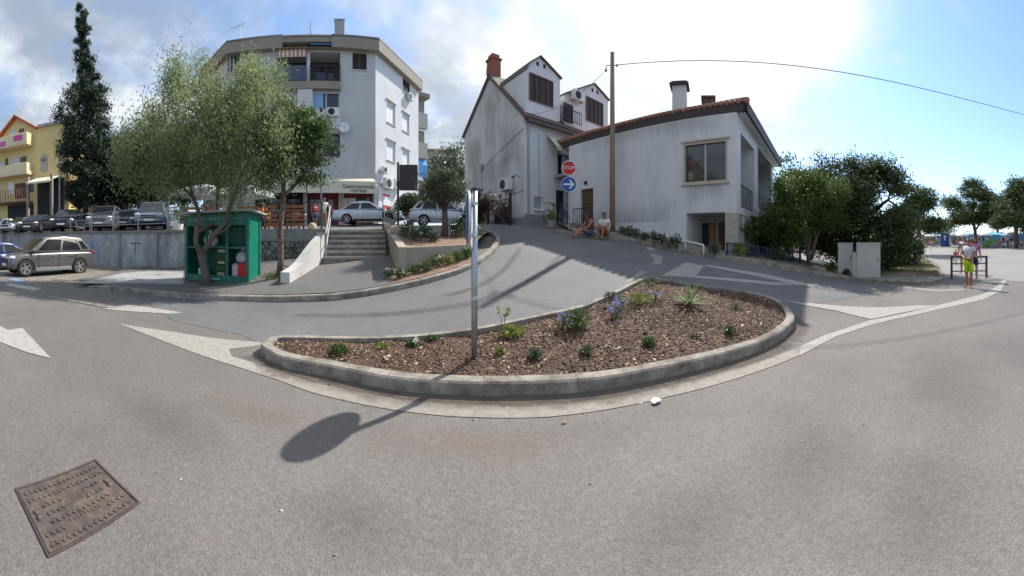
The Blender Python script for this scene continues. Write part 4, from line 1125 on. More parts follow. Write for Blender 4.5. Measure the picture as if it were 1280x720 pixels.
mb = MB(); mb.prism([(-2.9, -3.4), (2.9, -3.4), (2.9, 3.4), (-2.9, 3.4)], 0, .3, 0, Matrix.Translation((x, y, 17.6)) @ Matrix.Rotation(.4, 4, 'Z')); rf = mb.build('roof', TILE, bh)
mb = MB(); mb.cbox((x + .6, y, 18.6), (.6, .6, 1.4), .4); mb.build('chimney', GREYR, rf)

# ================================================================ tall gabled house
E0 = np.array((0.62, 16.3)); tf = np.array((0.825, 0.565)); tg = np.array((0.565, -0.825))
GA = tuple(E0 - tg * 6.75); GW = Face(GA, tuple(E0)); FH = Face(tuple(E0), tuple(E0 + tf * 9.2))
gh = thing('gabled_house', 'tall white house with a weathered gable wall, two dormers and a brick chimney', 'building', (*E0, 2.3))
ZRD, ZEAV, ZEL = 11.25, 7.75, 8.75
acw = None
mb = MB()
mb.add([GW.P(0, 0, 1.9), GW.P(6.75, 0, 1.9), GW.P(6.75, 0, ZEAV), GW.P(3.5, 0, ZRD), GW.P(3.2, 0, ZRD), GW.P(0, 0, ZEL)], [(0, 1, 2, 3, 4, 5)])
mb.build('gable_wall', WHITED, gh)
h1w = (*FH.rect(667.5, 679, 246, 262), 0.14); h1d = (FH.u(695), FH.u(707), 2.3, FH.z(701, 238), 0.25); h1b = (FH.u(697), FH.u(706), FH.z(701, 219), FH.z(701, 192), 0.4)
mb = MB(); FH.wall(mb, 0, 9.2, 1.9, ZEAV, [h1w, h1d, h1b])
mb.quad(FH.P(9.2, 0, 1.9), FH.P(9.2, -6.75, 1.9), FH.P(9.2, -6.75, ZEL), FH.P(9.2, 0, ZEAV)); mb.quad(FH.P(0, -6.75, 1.9), FH.P(9.2, -6.75, 1.9), FH.P(9.2, -6.75, ZEL), FH.P(0, -6.75, ZEL))
mb.build('wall', WHITE, gh)
mb = MB(); FH.box(mb, 0.003, FH.u(693), 1.9, FH.z(665, 268), 0.003, 0.035); GW.box(mb, 3.5, 6.747, 1.9, 2.75, 0.003, 0.035); mb.build('plinth', PLINTH, gh)
# roof planes
mb = MB()
mb.slab([FH.P(-.12, .28, ZEAV - .02), FH.P(9.3, .28, ZEAV - .02), FH.P(9.3, -3.38, ZRD + .08), FH.P(-.12, -3.38, ZRD + .08)], 0.16)
mb.slab([FH.P(9.3, -7.0, ZEL - .1), FH.P(-.12, -7.0, ZEL - .1), FH.P(-.12, -3.39, ZRD + .08), FH.P(9.3, -3.39, ZRD + .08)], 0.16)
rf = mb.build('roof', TILED, gh)
x0c = GW.P(3.05, -0.45, 0)
mb = MB(); mb.cbox((x0c.x, x0c.y, 11.5), (0.62, 0.62, 1.7), 0.6); mb.cbox((x0c.x, x0c.y, 12.4), (0.74, 0.74, 0.10), 0.6); mb.cbox((x0c.x, x0c.y, 12.58), (0.5, 0.5, 0.22), 0.6)
mb.build('chimney', BRICK, rf)
mb = MB(); FH.box(mb, 0, 9.2, ZEAV - .28, ZEAV - .12, .2, .33); mb.build('gutter', M('brown_gutter', (0.10, 0.06, 0.045), 0.5), gh)
mb = MB(); p = FH.P(.22, .07, 0); mb.tube([(p.x, p.y, ZEAV - .3), (p.x, p.y, 2.3)], 0.045, 8); mb.build('downpipe', GREYM, gh)
# back dormer cheek on the left
mb = MB(); GW.box(mb, 0.45, 1.5, ZEL - .2, 9.75, -3.0, -.25); mb.build('back_dormer', WHITE, gh)
mb = MB()
for (u, zz_) in ((1.55, 10.1),):
    p = GW.P(1.75, -0.9, 0); mb.tube([(p.x, p.y, 9.8), (p.x, p.y, 12.2)], .06, 8); mb.lathe([(.05, 0), (.2, .12), (.2, .5), (.1, .6), (0, .62)], (p.x, p.y, 12.1), 12)
mb.build('flue', GREYM, gh)
def dormer(prof, win, wmat, holes, lab):
    """prof: (px, py) outline of the front from lower left round to lower right; win: px rect"""
    o = -0.06
    pts_ = [FH.P(FH.u(px, o), o, FH.z(px, py, o)) for px, py in prof]
    n = len(pts_); back = [p - FH.n * 3.2 for p in pts_]
    back[0] = back[1] - Vector((0, 0, .02)); back[-1] = back[-2] - Vector((0, 0, .02))
    mb = MB(); mb.add(pts_ + back, [tuple(range(n))[::-1]] + [(i, i + 1, n + i + 1, n + i) for i in range(n - 1)])
    d_ = mb.build('dormer', WHITE, gh); d_['label'] = lab
    mb = MB()
    for i in range(1, n - 2):
        a, b_ = pts_[i], pts_[i + 1]
        e = (b_ - a).normalized() * 0.1
        a2, b2 = (a - e if i == 1 else a), (b_ + e if i == n - 3 else b_)
        up = Vector((0, 0, .07))
        mb.slab([a2 + FH.n * .12 + up, b2 + FH.n * .12 + up, b2 - FH.n * 3.2 + up, a2 - FH.n * 3.2 + up], .06)
    mb.build('dormer_roof', TILED, d_)
    r = FH.rect(*win, out=o + .02)
    mb = MB(); FH.box(mb, r[0], r[1], r[2], r[3], o + .003, o + .05); wn_ = mb.build('window_shutter', SHBROWN, d_)
    mb = MB()
    for k in range(5): u = r[0] + (r[1] - r[0]) * k / 4; FH.box(mb, u - .03, u + .03, r[2] - .03, r[3] + .03, o + .053, o + .075)
    for z in (r[2], r[3]): FH.box(mb, r[0] + .04, r[1] - .04, z - .03, z + .03, o + .053, o + .07)
    mb.build('window_frame', BROWNW, d_)
    mb = MB()
    for px, py in holes:
        u = FH.u(px, o); z = FH.z(px, py, o); mb.cbox(FH.P(u, o + .01, z), (.16, .02, .2), math.atan2(FH.t.y, FH.t.x))
    mb.build('vent_hole', DARK, d_, split=True)
dormer([(656.5, 150), (656.5, 87), (660, 80), (674.6, 71.5), (700, 98.5), (700, 152)], (662, 690.5, 97, 129), None, ((672, 80), (680.5, 83)), 'left dormer with the wide brown shuttered window')
dormer([(706, 160), (706, 117.5), (742, 105.5), (760, 125.5), (760, 170)], (733, 753, 125.5, 154), None, ((740.5, 112.5), (746.5, 115.5)), 'right dormer beside the roof balcony')
r = FH.rect(704.5, 716, 130, 153, out=.06)
mb = MB(); FH.box(mb, r[0], r[1], r[2], r[3], 0.045, .09); mb.build('balcony_door', SHBROWN, gh)
mb = MB(); railing_bars(mb, FH, FH.u(701, .2), FH.u(727, .2), FH.z(714, 153, .2), FH.z(714, 137, .2), .2, 9); mb.build('balustrade', DARKM, gh)
ac_unit(FH, 718.5, 122, 'air conditioner on the right dormer above the roof balcony', gap=.1)
ac_unit(GW, 637, 231, 'air conditioner low on the weathered gable wall', 0.85, 0.62)
window(FH, gh, h1w, WHITEF, GLASS, 1, shutter=SHBLUE, sill=WHITEF)
mb = MB(); FH.box(mb, h1d[0], h1d[1], h1d[2], h1d[3], -.24, -.19); mb.build('door', M('dark_door', (0.035, 0.036, 0.042), 0.5), gh)
window(FH, gh, h1b, DARKM, GLASS, 1, depth=.3)
mb = MB(); FH.box(mb, FH.u(692), FH.u(709), FH.z(700, 224), FH.z(700, 220.5), 0.003, 0.85); bal = mb.build('balcony', CONCL, gh)
mb = MB(); zb = FH.z(700, 220.5); railing_bars(mb, FH, FH.u(692) + .05, FH.u(709) - .05, zb, zb + .95, .8, 8); mb.build('balustrade', DARKM, bal)
awning(FH, gh, FH.u(684), FH.u(706), FH.z(693, 186, .8), FH.z(693, 172), .01, .8, CREAM, .12)['label'] = 'faded cream awning over the small balcony'
lamp = MB(); p = GW.P(6.35, .02, GW.z(651, 221)); lamp.tube([p, p + GW.n * .3 + Vector((0, 0, .1)), p + GW.n * .38], .018, 6); lamp.lathe([(.03, .1), (.11, 0), (0, -.02)], tuple(p + GW.n * .38 - Vector((0, 0, .08))), 10)
lo_ = thing('wall_lamp', 'small bracket lamp on the gable wall above the air conditioner', 'lamp', p); lamp.build('bracket', DARKM, lo_)
# iron fence and gate at the foot of the gable wall
FG = Face(tuple(np.array(GA) + tg * 2.3 - tf * .9), tuple(E0 - tf * .75 - tg * .3))
fg = thing('iron_gate', 'black iron gate and railing in front of the weathered gable wall', 'gate', (FG.A.x, FG.A.y, 2.4))
mb = MB(); railing_bars(mb, FG, 0, FG.L, 2.42, 3.65, 0, 26); mb.build('bar_panel', DARKM, fg)
mb = MB()
for u in (0, FG.L / 2, FG.L): FG.box(mb, u - .05, u + .05, 2.3, 3.95, -.16, -.06)
mb.build('gate_post', DARKM, fg, split=True)

# ================================================================ low house with the tiled roof
tA = np.array((0.571, -0.821)); tB = np.array((0.821, 0.571))
Cc = np.array(at(921, 12.1)); LHF = 8.45; Ac = Cc - tA * LHF
HF = Face(tuple(Ac), tuple(Cc)); HS = Face(tuple(Cc), tuple(Cc + tB * 8.4))
lh = thing('tiled_house', 'low white house with a tiled hip roof, a wide corner window and a loggia', 'building', (*Cc, 1.0))
hw = (*HF.rect(854.5, 909.5, 177, 228.5), 0.10); hd = (HF.u(726), HF.u(741.5), 1.9, HF.z(734, 236), 0.16)
hp = (HF.u(858), HF.u(906.5), 0.4, HF.z(880, 266), 1.7)
ZS = 6.35
l1 = (HS.u(926), HS.u(943), HS.z(934, 262), HS.z(934, 176), 1.6); l2 = (HS.u(947.5), HS.u(964), HS.z(956, 264), HS.z(956, 194), 1.6)
b1 = (HS.u(923), HS.u(930), 0.4, HS.z(926, 268), .35); b2 = (HS.u(938), HS.u(950), 0.4, HS.z(944, 271), .35)
mb = MB(); HF.wall(mb, 0, LHF, 0.2, ZS, [hw, hd, hp]); HS.wall(mb, 0, 8.4, 0.2, ZS, [l1, l2, b1, b2])
mb.quad((*(Cc + tB * 8.4), .2), (*(Ac + tB * 8.4), .2), (*(Ac + tB * 8.4), ZS), (*(Cc + tB * 8.4), ZS)); mb.quad((*Ac, .2), (*(Ac + tB * 8.4), .2), (*(Ac + tB * 8.4), ZS), (*Ac, ZS))
mb.build('wall', WHITE, lh)
window(HF, lh, hw, TANF, M('reflecting_glass', (0.045, 0.048, 0.052), 0.05, spec=1.0, var=0.3, vscale=1.2), 2, depth=.06, fw=.07, proud=True)
mb = MB(); HF.box(mb, hw[0] - .08, hw[1] + .08, hw[2] - .07, hw[2] - .005, .003, .08); mb.build('sill', TANF, lh)
mb = MB(); HF.box(mb, hw[0] - .1, hw[1] + .1, hw[3] + .03, hw[3] + .09, .003, .07); mb.build('lintel', TANF, lh)
mb = MB(); HF.box(mb, hd[0], hd[1], hd[2], hd[3], -.15, -.10); d_ = mb.build('door', BROWNW, lh)
mb = MB(); HF.box(mb, hd[0] + .08, hd[0] + .12, 2.85, 3.0, -.098, -.06); mb.build('handle', GREYM, d_)
mb = MB(); p = HF.P(HF.u(733), .06, HF.z(733, 228.5)); mb.ball(p, .09, 10, 6); mb.build('porch_lamp', DARKM, lh)
# porch recess
mb = MB(); HF.box(mb, hp[0], hp[1], .2, hp[3], -1.82, -1.71); HF.box(mb, hp[0], hp[1], .2, 1.06, -1.7, -.01); mb.build('porch_wall', M('porch_wall', (0.40, 0.385, 0.37), 0.9, var=.1), lh)
for a, b_, mt, nm in ((861, 873, ORANGEW, 'shutter'), (885.5, 892.5, ORANGEW, 'shutter')):
    mb = MB(); HF.box(mb, HF.u(a, -1.5), HF.u(b_, -1.5), 1.2, 2.35, -1.66, -1.60); mb.build(nm, mt, lh)
mb = MB(); HF.box(mb, HF.u(873.5, -1.5), HF.u(885, -1.5), 1.2, 2.35, -1.705, -1.68); mb.build('window', GLASS, lh)
mb = MB(); HF.box(mb, HF.u(897, -1.5), HF.u(904, -1.5), 1.06, 2.35, -1.70, -1.63); mb.build('door', BROWNW, lh)
# stone pillars under the loggia
u_ = HF.u(907)
for q0, q1, cor in ((0.02, b1[0] - .02, True), (b1[1] + .02, b2[0] - .02, False), (b2[1] + .05, b2[1] + 1.0, False)):
    mb = MB()
    for i in range(8):
        z0 = .3 + i * .29
        HS.box(mb, q0, q1, z0, z0 + .28, -.2, .022 + .01 * (i % 2))
        if cor: HF.box(mb, u_ + .01 * (i % 2), LHF + .03, z0, z0 + .28, -.3, .02 + .008 * (i % 3))
    mb.build('stone_pillar', STONE, lh)
for h in (b1, b2):
    mb = MB(); HS.box(mb, h[0], h[1], .3, h[3], -.34, -.28); mb.build('opening', DARK, lh)
    mb = MB(); HS.box(mb, h[0] + .02, h[0] + .42 * (h[1] - h[0]), .6, h[3] - .05, -.2, -.15); mb.build('shutter', ORANGEW, lh)
for h in (l1, l2):
    mb = MB(); HS.box(mb, h[0] - .2, h[1] + .4, h[2] - .1, h[3] + .1, -1.75, -1.62); mb.build('loggia_wall', WHITE, lh)
    mb = MB(); HS.box(mb, h[0] + .3, h[1] - .1, h[2], h[2] + 2.0, -1.61, -1.57); mb.build('window', GLASS, lh)
    mb = MB(); railing_bars(mb, HS, h[0], h[1], h[2], h[2] + .95, -.1, 9); mb.build('balustrade', DARKM, lh)
mb = MB(); mb.slab([HS.P(l2[0], -.1, l2[3]), HS.P(l2[1] - .1, -.1, l2[3]), HS.P(l2[1] - .1, .5, l2[3] - .75), HS.P(l2[0], .5, l2[3] - .75)], .02); mb.build('sun_blind', TANL, lh)
# hip roof in barrel tiles
tip = np.array(at(934, 12.0))
P0, P1 = tip, tip - tA * 9.7; W_ = 9.5
P3 = P0 + tB * W_; P2 = P1 + tB * W_
ZE = 6.66; slope = math.tan(R(23))
def rz_at(u, v): return ZE + 0.03 + slope * min(v, W_ - v, u, 9.7 - u)     # u along P0->P1, v along tB
def RP(u, v, dz=0): q = P0 - tA * u + tB * v; return Vector((q[0], q[1], rz_at(u, v) + dz))
a = W_ / 2
mb = MB(); mb.add([RP(0, 0), RP(9.7, 0), RP(9.7, W_), RP(0, W_), RP(a, a), RP(9.7 - a, a)], [(1, 0, 4, 5), (0, 3, 4), (3, 2, 5, 4), (2, 1, 5)])
rf = mb.build('roof', TILE, lh)
mb = MB(); u = 0.12
while u < 9.65:
    vmax = min(a, u, 9.7 - u)
    if vmax > .2:
        pts_ = [RP(u, v, .03 + (.012 if k % 2 else 0)) for k, v in enumerate(np.linspace(-.04, vmax, max(3, int(vmax / .4))))]
        mb.tube(pts_, [.092 - .012 * (k % 2) for k in range(len(pts_))], 6)
    u += 0.225
v = .12
while v < W_ - .05:
    um_ = min(v, W_ - v, a)
    if um_ > .2: mb.tube([RP(.02, v, .01), RP(um_, v, .03)], .09, 6)
    v += .225
for e0, e1 in (((0, 0), (a, a)), ((9.7, 0), (9.7 - a, a)), ((a, a), (9.7 - a, a)), ((0, W_), (a, a))): mb.tube([RP(*e0, .06), RP(*e1, .06)], .12, 7)
mb.build('tiles', TILE, rf, smooth=True)
FAS = M('dark_eaves', (0.055, 0.04, 0.036), 0.6, var=.2)
mb = MB()
Fe = [Face(tuple(P1), tuple(P0)), Face(tuple(P0), tuple(P3))]
for Fq in Fe: Fq.box(mb, 0, Fq.L, ZE - .30, ZE - .005, -.14, 0)
mb.build('fascia', FAS, lh)
mb = MB(); ip = [tuple(p) for p in (P0, P1, P2, P3)]; mb.prism(offset_poly(ip, .145), ZS - .012, ZS + .05); mb.build('soffit', WHITE, lh)
mb = MB(); q = RP(3.6, 1.8); mb.cbox((q.x, q.y, 7.85), (.62, .62, 1.4), .95); ch = mb.build('chimney', WHITE, lh)
q1 = np.array(at(849, 14.6)); 
mb = MB(); mb.cbox((q.x, q.y, 8.60), (.86, .86, .1), .95); mb.cbox((q.x, q.y, 8.69), (.7, .7, .09), .95); mb.build('chimney_cap', DARKM, ch)
mb = MB(); q2 = RP(2.5, 2.6); mb.cbox((q2.x, q2.y, 7.75), (.7, .5, .7), .95); mb.cbox((q2.x, q2.y, 8.13), (.9, .66, .07), .95); mb.build('small_chimney', TILED, lh)
mb = MB(); pa_ = Fe[0].P(.05, .05, 0)
mb.tube([Fe[0].P(0.1, .06, ZE - .2), Fe[0].P(0.12, .06, ZE - .55), Fe[0].P(.45, -.35, ZE - .75), Fe[0].P(.45, -.38, 2.0)], .045, 8); mb.build('downpipe', FAS, lh)

# weather stains and cables on the two white houses
ST_DRIP = stain_mat('drip_stain', (.22, .215, .205), .24, 2.6, (4, 4, .35)); ST_GREY = stain_mat('grey_weather_stain', (.24, .235, .225), .17, 2.2, (2.2, 2.2, .5))
def drip(F, u0, u1, z1, h_, parent, o=.004, n=10, mat=None):
    rows, ed = [], []
    n = 16
    for j in range(13):
        f = j / 12; rows.append([tuple(F.P(u0 + (u1 - u0) * i / n, o, z1 - h_ * f)) for i in range(n + 1)])
        sd_ = [.85 * max(0, 1 - min(i, n - i) / 4) for i in range(n + 1)]
        ed.append([max(.85 * max(0, 1 - min(j, 12 - j) / 4), q) if mat else max(f * .8, q * .8) for q in sd_])
    off = parent.location; rows = [[tuple(Vector(p) - off) for p in r_] for r_ in rows]
    m_ = grid_sheet('drip_stain', rows, ed, mat or ST_DRIP); m_.parent = parent
    return m_
drip(HF, hw[0] - .1, hw[1] + .1, hw[2] - .075, 1.1, lh); drip(HF, .3, LHF - .1, ZS - .03, .9, lh); drip(HS, .2, 8.2, ZS - .03, .5, lh)
drip(HF, .1, hp[0] - .1, 2.35, -1.3, lh, .005); drip(GW, .3, 6.5, 4.6, -1.9, gh, .006, mat=ST_GREY); drip(GW, 2.4, 4.3, 10.5, 4.2, gh, mat=ST_GREY); drip(GW, 4.2, 6.7, 8.3, 3.4, gh, .005, mat=ST_GREY); drip(GW, .1, 2.6, 8.6, 3.2, gh, .005, mat=ST_GREY); drip(FH, .5, 8.6, ZEAV - .32, 1.2, gh); drip(FH, h1w[0] - .1, h1w[1] + .1, h1w[2] - .07, .8, gh)
for pts_ in ([GW.P(2.35, .03, 5.9), GW.P(2.4, .03, 4.2), GW.P(2.4, .03, 2.6)], [GW.P(2.4, .03, 5.9), GW.P(4.6, .03, 6.6), GW.P(6.7, .03, 7.2)], [FH.P(.9, .03, 7.1), FH.P(.95, .03, 3.6), FH.P(2.2, .03, 3.55)], [GW.P(5.6, .03, 4.0), GW.P(6.65, .03, 4.1)]):
    mb = MB(); mb.tube(pts_, .014, 5); mb.build('cable', GREYM, gh)
mb = MB(); GW.box(mb, 2.2, 2.55, 5.85, 6.2, .003, .1); mb.build('junction_box', GREYM, gh)

# ================================================================ yellow house far left
FY = Face((-41.5, -5.0), (-30.2, 9.1))
yh = thing('yellow_house', 'yellow house with rounded cream balconies, red gable roof and drying towels', 'building', (*at(44, 34.4), 2.5))
uc = FY.u(44)
zf1, zf2 = FY.z(30, 221), FY.z(30, 187)
mb = MB(); FYL = FY.u(86); FY.box(mb, 0, FYL, 2.0, FY.z(44, 161), -9, 0); ue, uk = FY.u(4), FY.u(44); zt_ = FY.z(44, 161)
mb.add([FY.P(u, o, z) for o in (0, -9) for u, z in ((ue - 1.2, zt_), (uk, zt_), (FY.u(21), FY.z(21, 147)))], [(0, 1, 2), (5, 4, 3)])
mb.build('wall', YELL, yh)
pk = FY.u(21); zp = FY.z(21, 145)
mb = MB()
for e, zz_ in ((uk + .35, FY.z(46, 160)), (ue - 1.2, FY.z(0, 178))):
    A_ = [FY.P(e, .5, zz_), FY.P(pk, .5, zp), FY.P(pk, -9.2, zp), FY.P(e, -9.2, zz_)]
    mb.slab(A_ if e < pk else A_[::-1], .2)
mb.build('roof', M('red_roof', (0.46, 0.115, 0.05), 0.85, var=.2, vscale=3), yh)
mb = MB(); FY.box(mb, uk + .4, FYL + .2, zt_ + .003, zt_ + .25, -9, .35); mb.build('roof_slab', M('grey_roof_slab', (0.4, 0.4, 0.38), .8), yh)
for i, (py0, py1) in enumerate(((207, 221), (171, 185.5), (238, 255))):
    z0, z1 = FY.z(30, py1), FY.z(30, py0)
    mb = MB(); FY.box(mb, 0, FY.u(42), z0, z0 + .18, .003, 1.3)
    if i < 2: FY.box(mb, 0, FY.u(42), z0 + .181, z1, 1.18, 1.3); FY.box(mb, FY.u(42) - .12, FY.u(42), z0 + .181, z1, .01, 1.17)
    b_ = mb.build('balcony', YELLD if i < 2 else BROWNW, yh, bevel=.05)
    if i == 2:
        mb = MB(); railing_bars(mb, FY, 0, FY.u(43), z0 + .18, z1, 1.2, 30, r=.03); mb.build('balustrade', M('red_flower_boxes', (0.30, 0.06, 0.05), .8, var=.5, vscale=4, col2=(.35, .3, .26), scale2=2.0), b_)
for a_, b_, py0, py1, mt in ((14, 24, 198, 211, SHWHITE), (26, 33, 196, 211, GLASS), (0, 6, 203, 220, SHWHITE), (7, 10, 198, 215, BROWNW), (12, 20, 164, 175, SHWHITE), (24, 30, 161, 172, GLASS), (11, 17, 228, 243, WHITEF), (19, 34, 229, 248, BROWNW), (36, 42, 226, 240, GLASS), (10, 42, 256, 275, DARK)):
    mb = MB(); FY.box(mb, FY.u(a_), FY.u(b_), FY.z((a_ + b_) / 2, py1), FY.z((a_ + b_) / 2, py0), .003, .06); mb.build('window', mt, yh)
mb = MB(); c_ = FY.P(FY.u(55), .003, 0)
r = FY.rect(51, 59, 198, 215); FY.box(mb, r[0], r[1], r[2], r[3], .003, .07); X = FY.X @ Matrix.Translation(((r[0] + r[1]) / 2, 0, r[3])) @ Matrix.Rotation(R(90), 4, 'X'); mb.lathe([((r[1] - r[0]) / 2, .0), ((r[1] - r[0]) / 2, .07)], (0, 0, 0), 20, 0, X)
mb.build('arched_window', SHBROWN if False else M('grey_shutter', (.35, .34, .33), .6), yh)
mb = MB(); FY.box(mb, FY.u(47), FY.u(80), 2.4, FY.z(60, 224), .003, .06); mb.build('ground_floor_front', DARK, yh)
awning(FY, yh, FY.u(47), FY.u(76), FY.z(62, 228, 2), FY.z(62, 221), .07, 2.2, CREAM, .15)
mb = MB()
for px in (46.5, 75): FY.box(mb, FY.u(px) - .12, FY.u(px) + .12, 2.4, FY.z(60, 223), 1.6, 1.85)
mb.build('column', TAN, yh, split=True)
for k, (a_, b_, py0, py1, c_) in enumerate(((17, 28, 169, 176, (.55, .10, .32)), (0, 7, 177, 183, (.60, .12, .36)))):
    mb = MB(); FY.box(mb, FY.u(a_, 1.3), FY.u(b_, 1.3), FY.z((a_ + b_) / 2, py1, 1.3), FY.z((a_ + b_) / 2, py0, 1.3), 1.31, 1.33)
    o = mb.build('beach_towel', M('pink_towel%d' % k, c_, .9, var=.2, vscale=3)); tag(o, ('pink towel hanging over the top balcony below the gable of the yellow house', 'pink towel hanging at the left end of the top balcony of the yellow house')[k], 'towel', 'towels drying on the yellow house')
# cream garden building behind the dark trees
mb = MB(); x, y = at(128, 31); Fq = Face(at(98, 31), at(160, 30))
cb = thing('garden_wall_building', 'low cream wall glimpsed under the dark trees behind the parked cars', 'building', (Fq.A.x, Fq.A.y, 2.4))
Fq.box(mb, 0, Fq.L, 2.2, 5.2, -3, 0); mb.build('wall', YELLD, cb)
mb = MB(); Fq.box(mb, 0, Fq.L, 5.203, 5.35, -3.2, .2); mb.build('coping', TAN, cb)
# ---------------------------------------------------------------- retaining walls, steps, planters
GRAF = M('stained_concrete_wall', (0.36, 0.385, 0.41), 0.88, var=0.32, vscale=3.0, bump=0.4, bscale=35, col2=(0.15, 0.155, 0.16), scale2=1.3, sharp=(0.40, 0.72), stretch=(1, 1, 0.35))
COPE = M('dark_coping', (.20, .185, .16), .9, var=.3, vscale=4, bump=.5, bscale=30)
def wall_along(p0, p1, thick, zb, zt, name, label, mat, coping=None, panels=0):
    Fw = Face(p0, p1)
    t = thing(name, label, 'wall', (Fw.A.x, Fw.A.y, zb(*p0) if callable(zb) else zb))
    z0a, z0b = (zb(*p0), zb(*p1)) if callable(zb) else (zb, zb)
    za, zb_ = zt if isinstance(zt, tuple) else (zt, zt)
    mb = MB(); P = [(0, z0a - .3), (Fw.L, z0b - .3), (Fw.L, zb_), (0, za)]
    mb.add([Fw.P(u, 0, z) for u, z in P] + [Fw.P(u, -thick, z) for u, z in P], [(0, 1, 2, 3), (7, 6, 5, 4), (0, 4, 5, 1), (1, 5, 6, 2), (2, 6, 7, 3), (3, 7, 4, 0)])
    mb.build('wall_body', mat, t)
    if coping:
        mb = MB(); P = [(-.02, za + .003), (Fw.L + .02, zb_ + .003), (Fw.L + .02, zb_ + .13), (-.02, za + .13)]
        mb.add([Fw.P(u, .08, z) for u, z in P] + [Fw.P(u, -thick - .06, z) for u, z in P], [(0, 1, 2, 3), (7, 6, 5, 4), (0, 4, 5, 1), (1, 5, 6, 2), (2, 6, 7, 3), (3, 7, 4, 0)])
        mb.build('coping', coping, t)
    if panels:
        for k in range(1, panels):
            mb = MB(); u = Fw.L * k / panels; mb.box(u - .16, u + .16, -.05, -.003, z0a - .2, za + (zb_ - za) * k / panels - .01, 0, Fw.X); mb.build('pilaster', GRAF, t)
    return t, Fw
wA, wB, wC = WALLP[0], WALLP[1], WALLP[2]
zt_ = lambda p: T(*p) + 0.0
t1, F1 = wall_along(wA, wB, .35, H, (zt_(wA), zt_(wB) - .05), 'retaining_wall', 'grey stained retaining wall behind the brown car at the left edge', GRAF, COPE, 4)
t2, F2 = wall_along(wB, wC, .35, H, (zt_(wB) - .05, zt_(wC) - .03), 'retaining_wall', 'grey retaining wall with faded graffiti between the car park and the green shelter', GRAF, COPE, 3)
wD = tuple(np.array(STL1) + (np.array(wC) - np.array(STL1)) * 0.02)
STONEW = bpy.data.materials.new('rubble_stone'); STONEW.use_nodes = True
nt = STONEW.node_tree; N_ = nt.nodes; L_ = nt.links; b = N_['Principled BSDF']; b.inputs['Roughness'].default_value = .9
tc = N_.new('ShaderNodeTexCoord'); vo = N_.new('ShaderNodeTexVoronoi'); vo.inputs['Scale'].default_value = 4.4; L_.new(tc.outputs['Object'], vo.inputs['Vector'])
ve = N_.new('ShaderNodeTexVoronoi'); ve.feature = 'DISTANCE_TO_EDGE'; ve.inputs['Scale'].default_value = 4.4; L_.new(tc.outputs['Object'], ve.inputs['Vector'])
sc_ = N_.new('ShaderNodeSeparateColor'); L_.new(vo.outputs['Color'], sc_.inputs[0])
m1 = N_.new('ShaderNodeMix'); m1.data_type = 'RGBA'; m1.inputs[6].default_value = (.22, .20, .175, 1); m1.inputs[7].default_value = (.42, .385, .33, 1); L_.new(sc_.outputs[0], m1.inputs[0])
m2 = N_.new('ShaderNodeMapRange'); m2.inputs[1].default_value = .02; m2.inputs[2].default_value = .07; L_.new(ve.outputs['Distance'], m2.inputs[0])
m3 = N_.new('ShaderNodeMix'); m3.data_type = 'RGBA'; m3.inputs[6].default_value = (.075, .07, .06, 1); L_.new(m1.outputs[2], m3.inputs[7]); L_.new(m2.outputs[0], m3.inputs[0]); L_.new(m3.outputs[2], b.inputs['Base Color'])
bp = N_.new('ShaderNodeBump'); bp.inputs['Distance'].default_value = .05; L_.new(m2.outputs[0], bp.inputs['Height']); L_.new(bp.outputs['Normal'], b.inputs['Normal'])
t3, F3 = wall_along(wC, wD, .35, H, (zt_(wC) - .03 - .34, zt_(wD) - .36), 'retaining_wall', 'rubble stone retaining wall under a concrete band between the green shelter and the steps', STONEW)
mb = MB(); P = [(0, zt_(wC) - .365), (F3.L, zt_(wD) - .355), (F3.L, zt_(wD) + .1), (0, zt_(wC) + .1)]
mb.add([F3.P(u, .05, z) for u, z in P] + [F3.P(u, -.45, z) for u, z in P], [(0, 1, 2, 3), (7, 6, 5, 4), (0, 4, 5, 1), (1, 5, 6, 2), (2, 6, 7, 3), (3, 7, 4, 0)]); mb.build('concrete_band', CONC, t3)
# graffiti: spray paint strokes on the grey wall
def stroke(F, pts_, mat, r=0.03):
    mb = MB()
    for (u0, z0), (u1, z1) in zip(pts_[:-1], pts_[1:]):
        d = Vector((u1 - u0, z1 - z0)).normalized(); n = Vector((-d.y, d.x)) * r
        q = [(u0 + n.x, z0 + n.y), (u1 + n.x, z1 + n.y), (u1 - n.x, z1 - n.y), (u0 - n.x, z0 - n.y)]
        mb.slab([F.P(u, .006, z) for u, z in q][::-1], .004)
    return mb
SPW = M('white_spray_paint', (0.52, 0.55, 0.58), 0.8, col2=(.38, .40, .42), scale2=5, var=.1); SPB = M('blue_spray_paint', (0.20, 0.32, 0.42), 0.8, col2=(.30, .33, .36), scale2=4, var=.1); SPD = M('dark_spray_paint', (.07, .07, .08), .8, var=.2)
def fw(px, py, Fq=F2): return (Fq.u(px), Fq.z(px, py))
mb = stroke(F2, [fw(*p) for p in ((136, 303), (130, 308), (127, 316), (127, 324), (130, 329))], SPW); mb.build('graffiti', SPW, t2)
mb = stroke(F2, [fw(*p) for p in ((216, 299), (222, 304), (219, 311), (223, 316), (218, 326))], SPW); mb.build('graffiti', SPW, t2)
mb = stroke(F2, [fw(*p) for p in ((163, 304), (176, 304))], SPD, .025); mb2 = stroke(F2, [fw(*p) for p in ((169.5, 304), (169, 318))], SPD, .025); mb.add(mb2.v, mb2.f); mb.build('graffiti', SPD, t2)
for cx_ in (103, 112, 119):
    mb = MB(); q = [fw(cx_ + dx, 313 + dy) for dx, dy in ((-4, -11), (4, -12), (5, -2), (3, 8), (-3, 6), (-5, -3))]; mb.slab([F2.P(u, .005, z) for u, z in q], .003)
    mb.build('graffiti', SPB, t2)
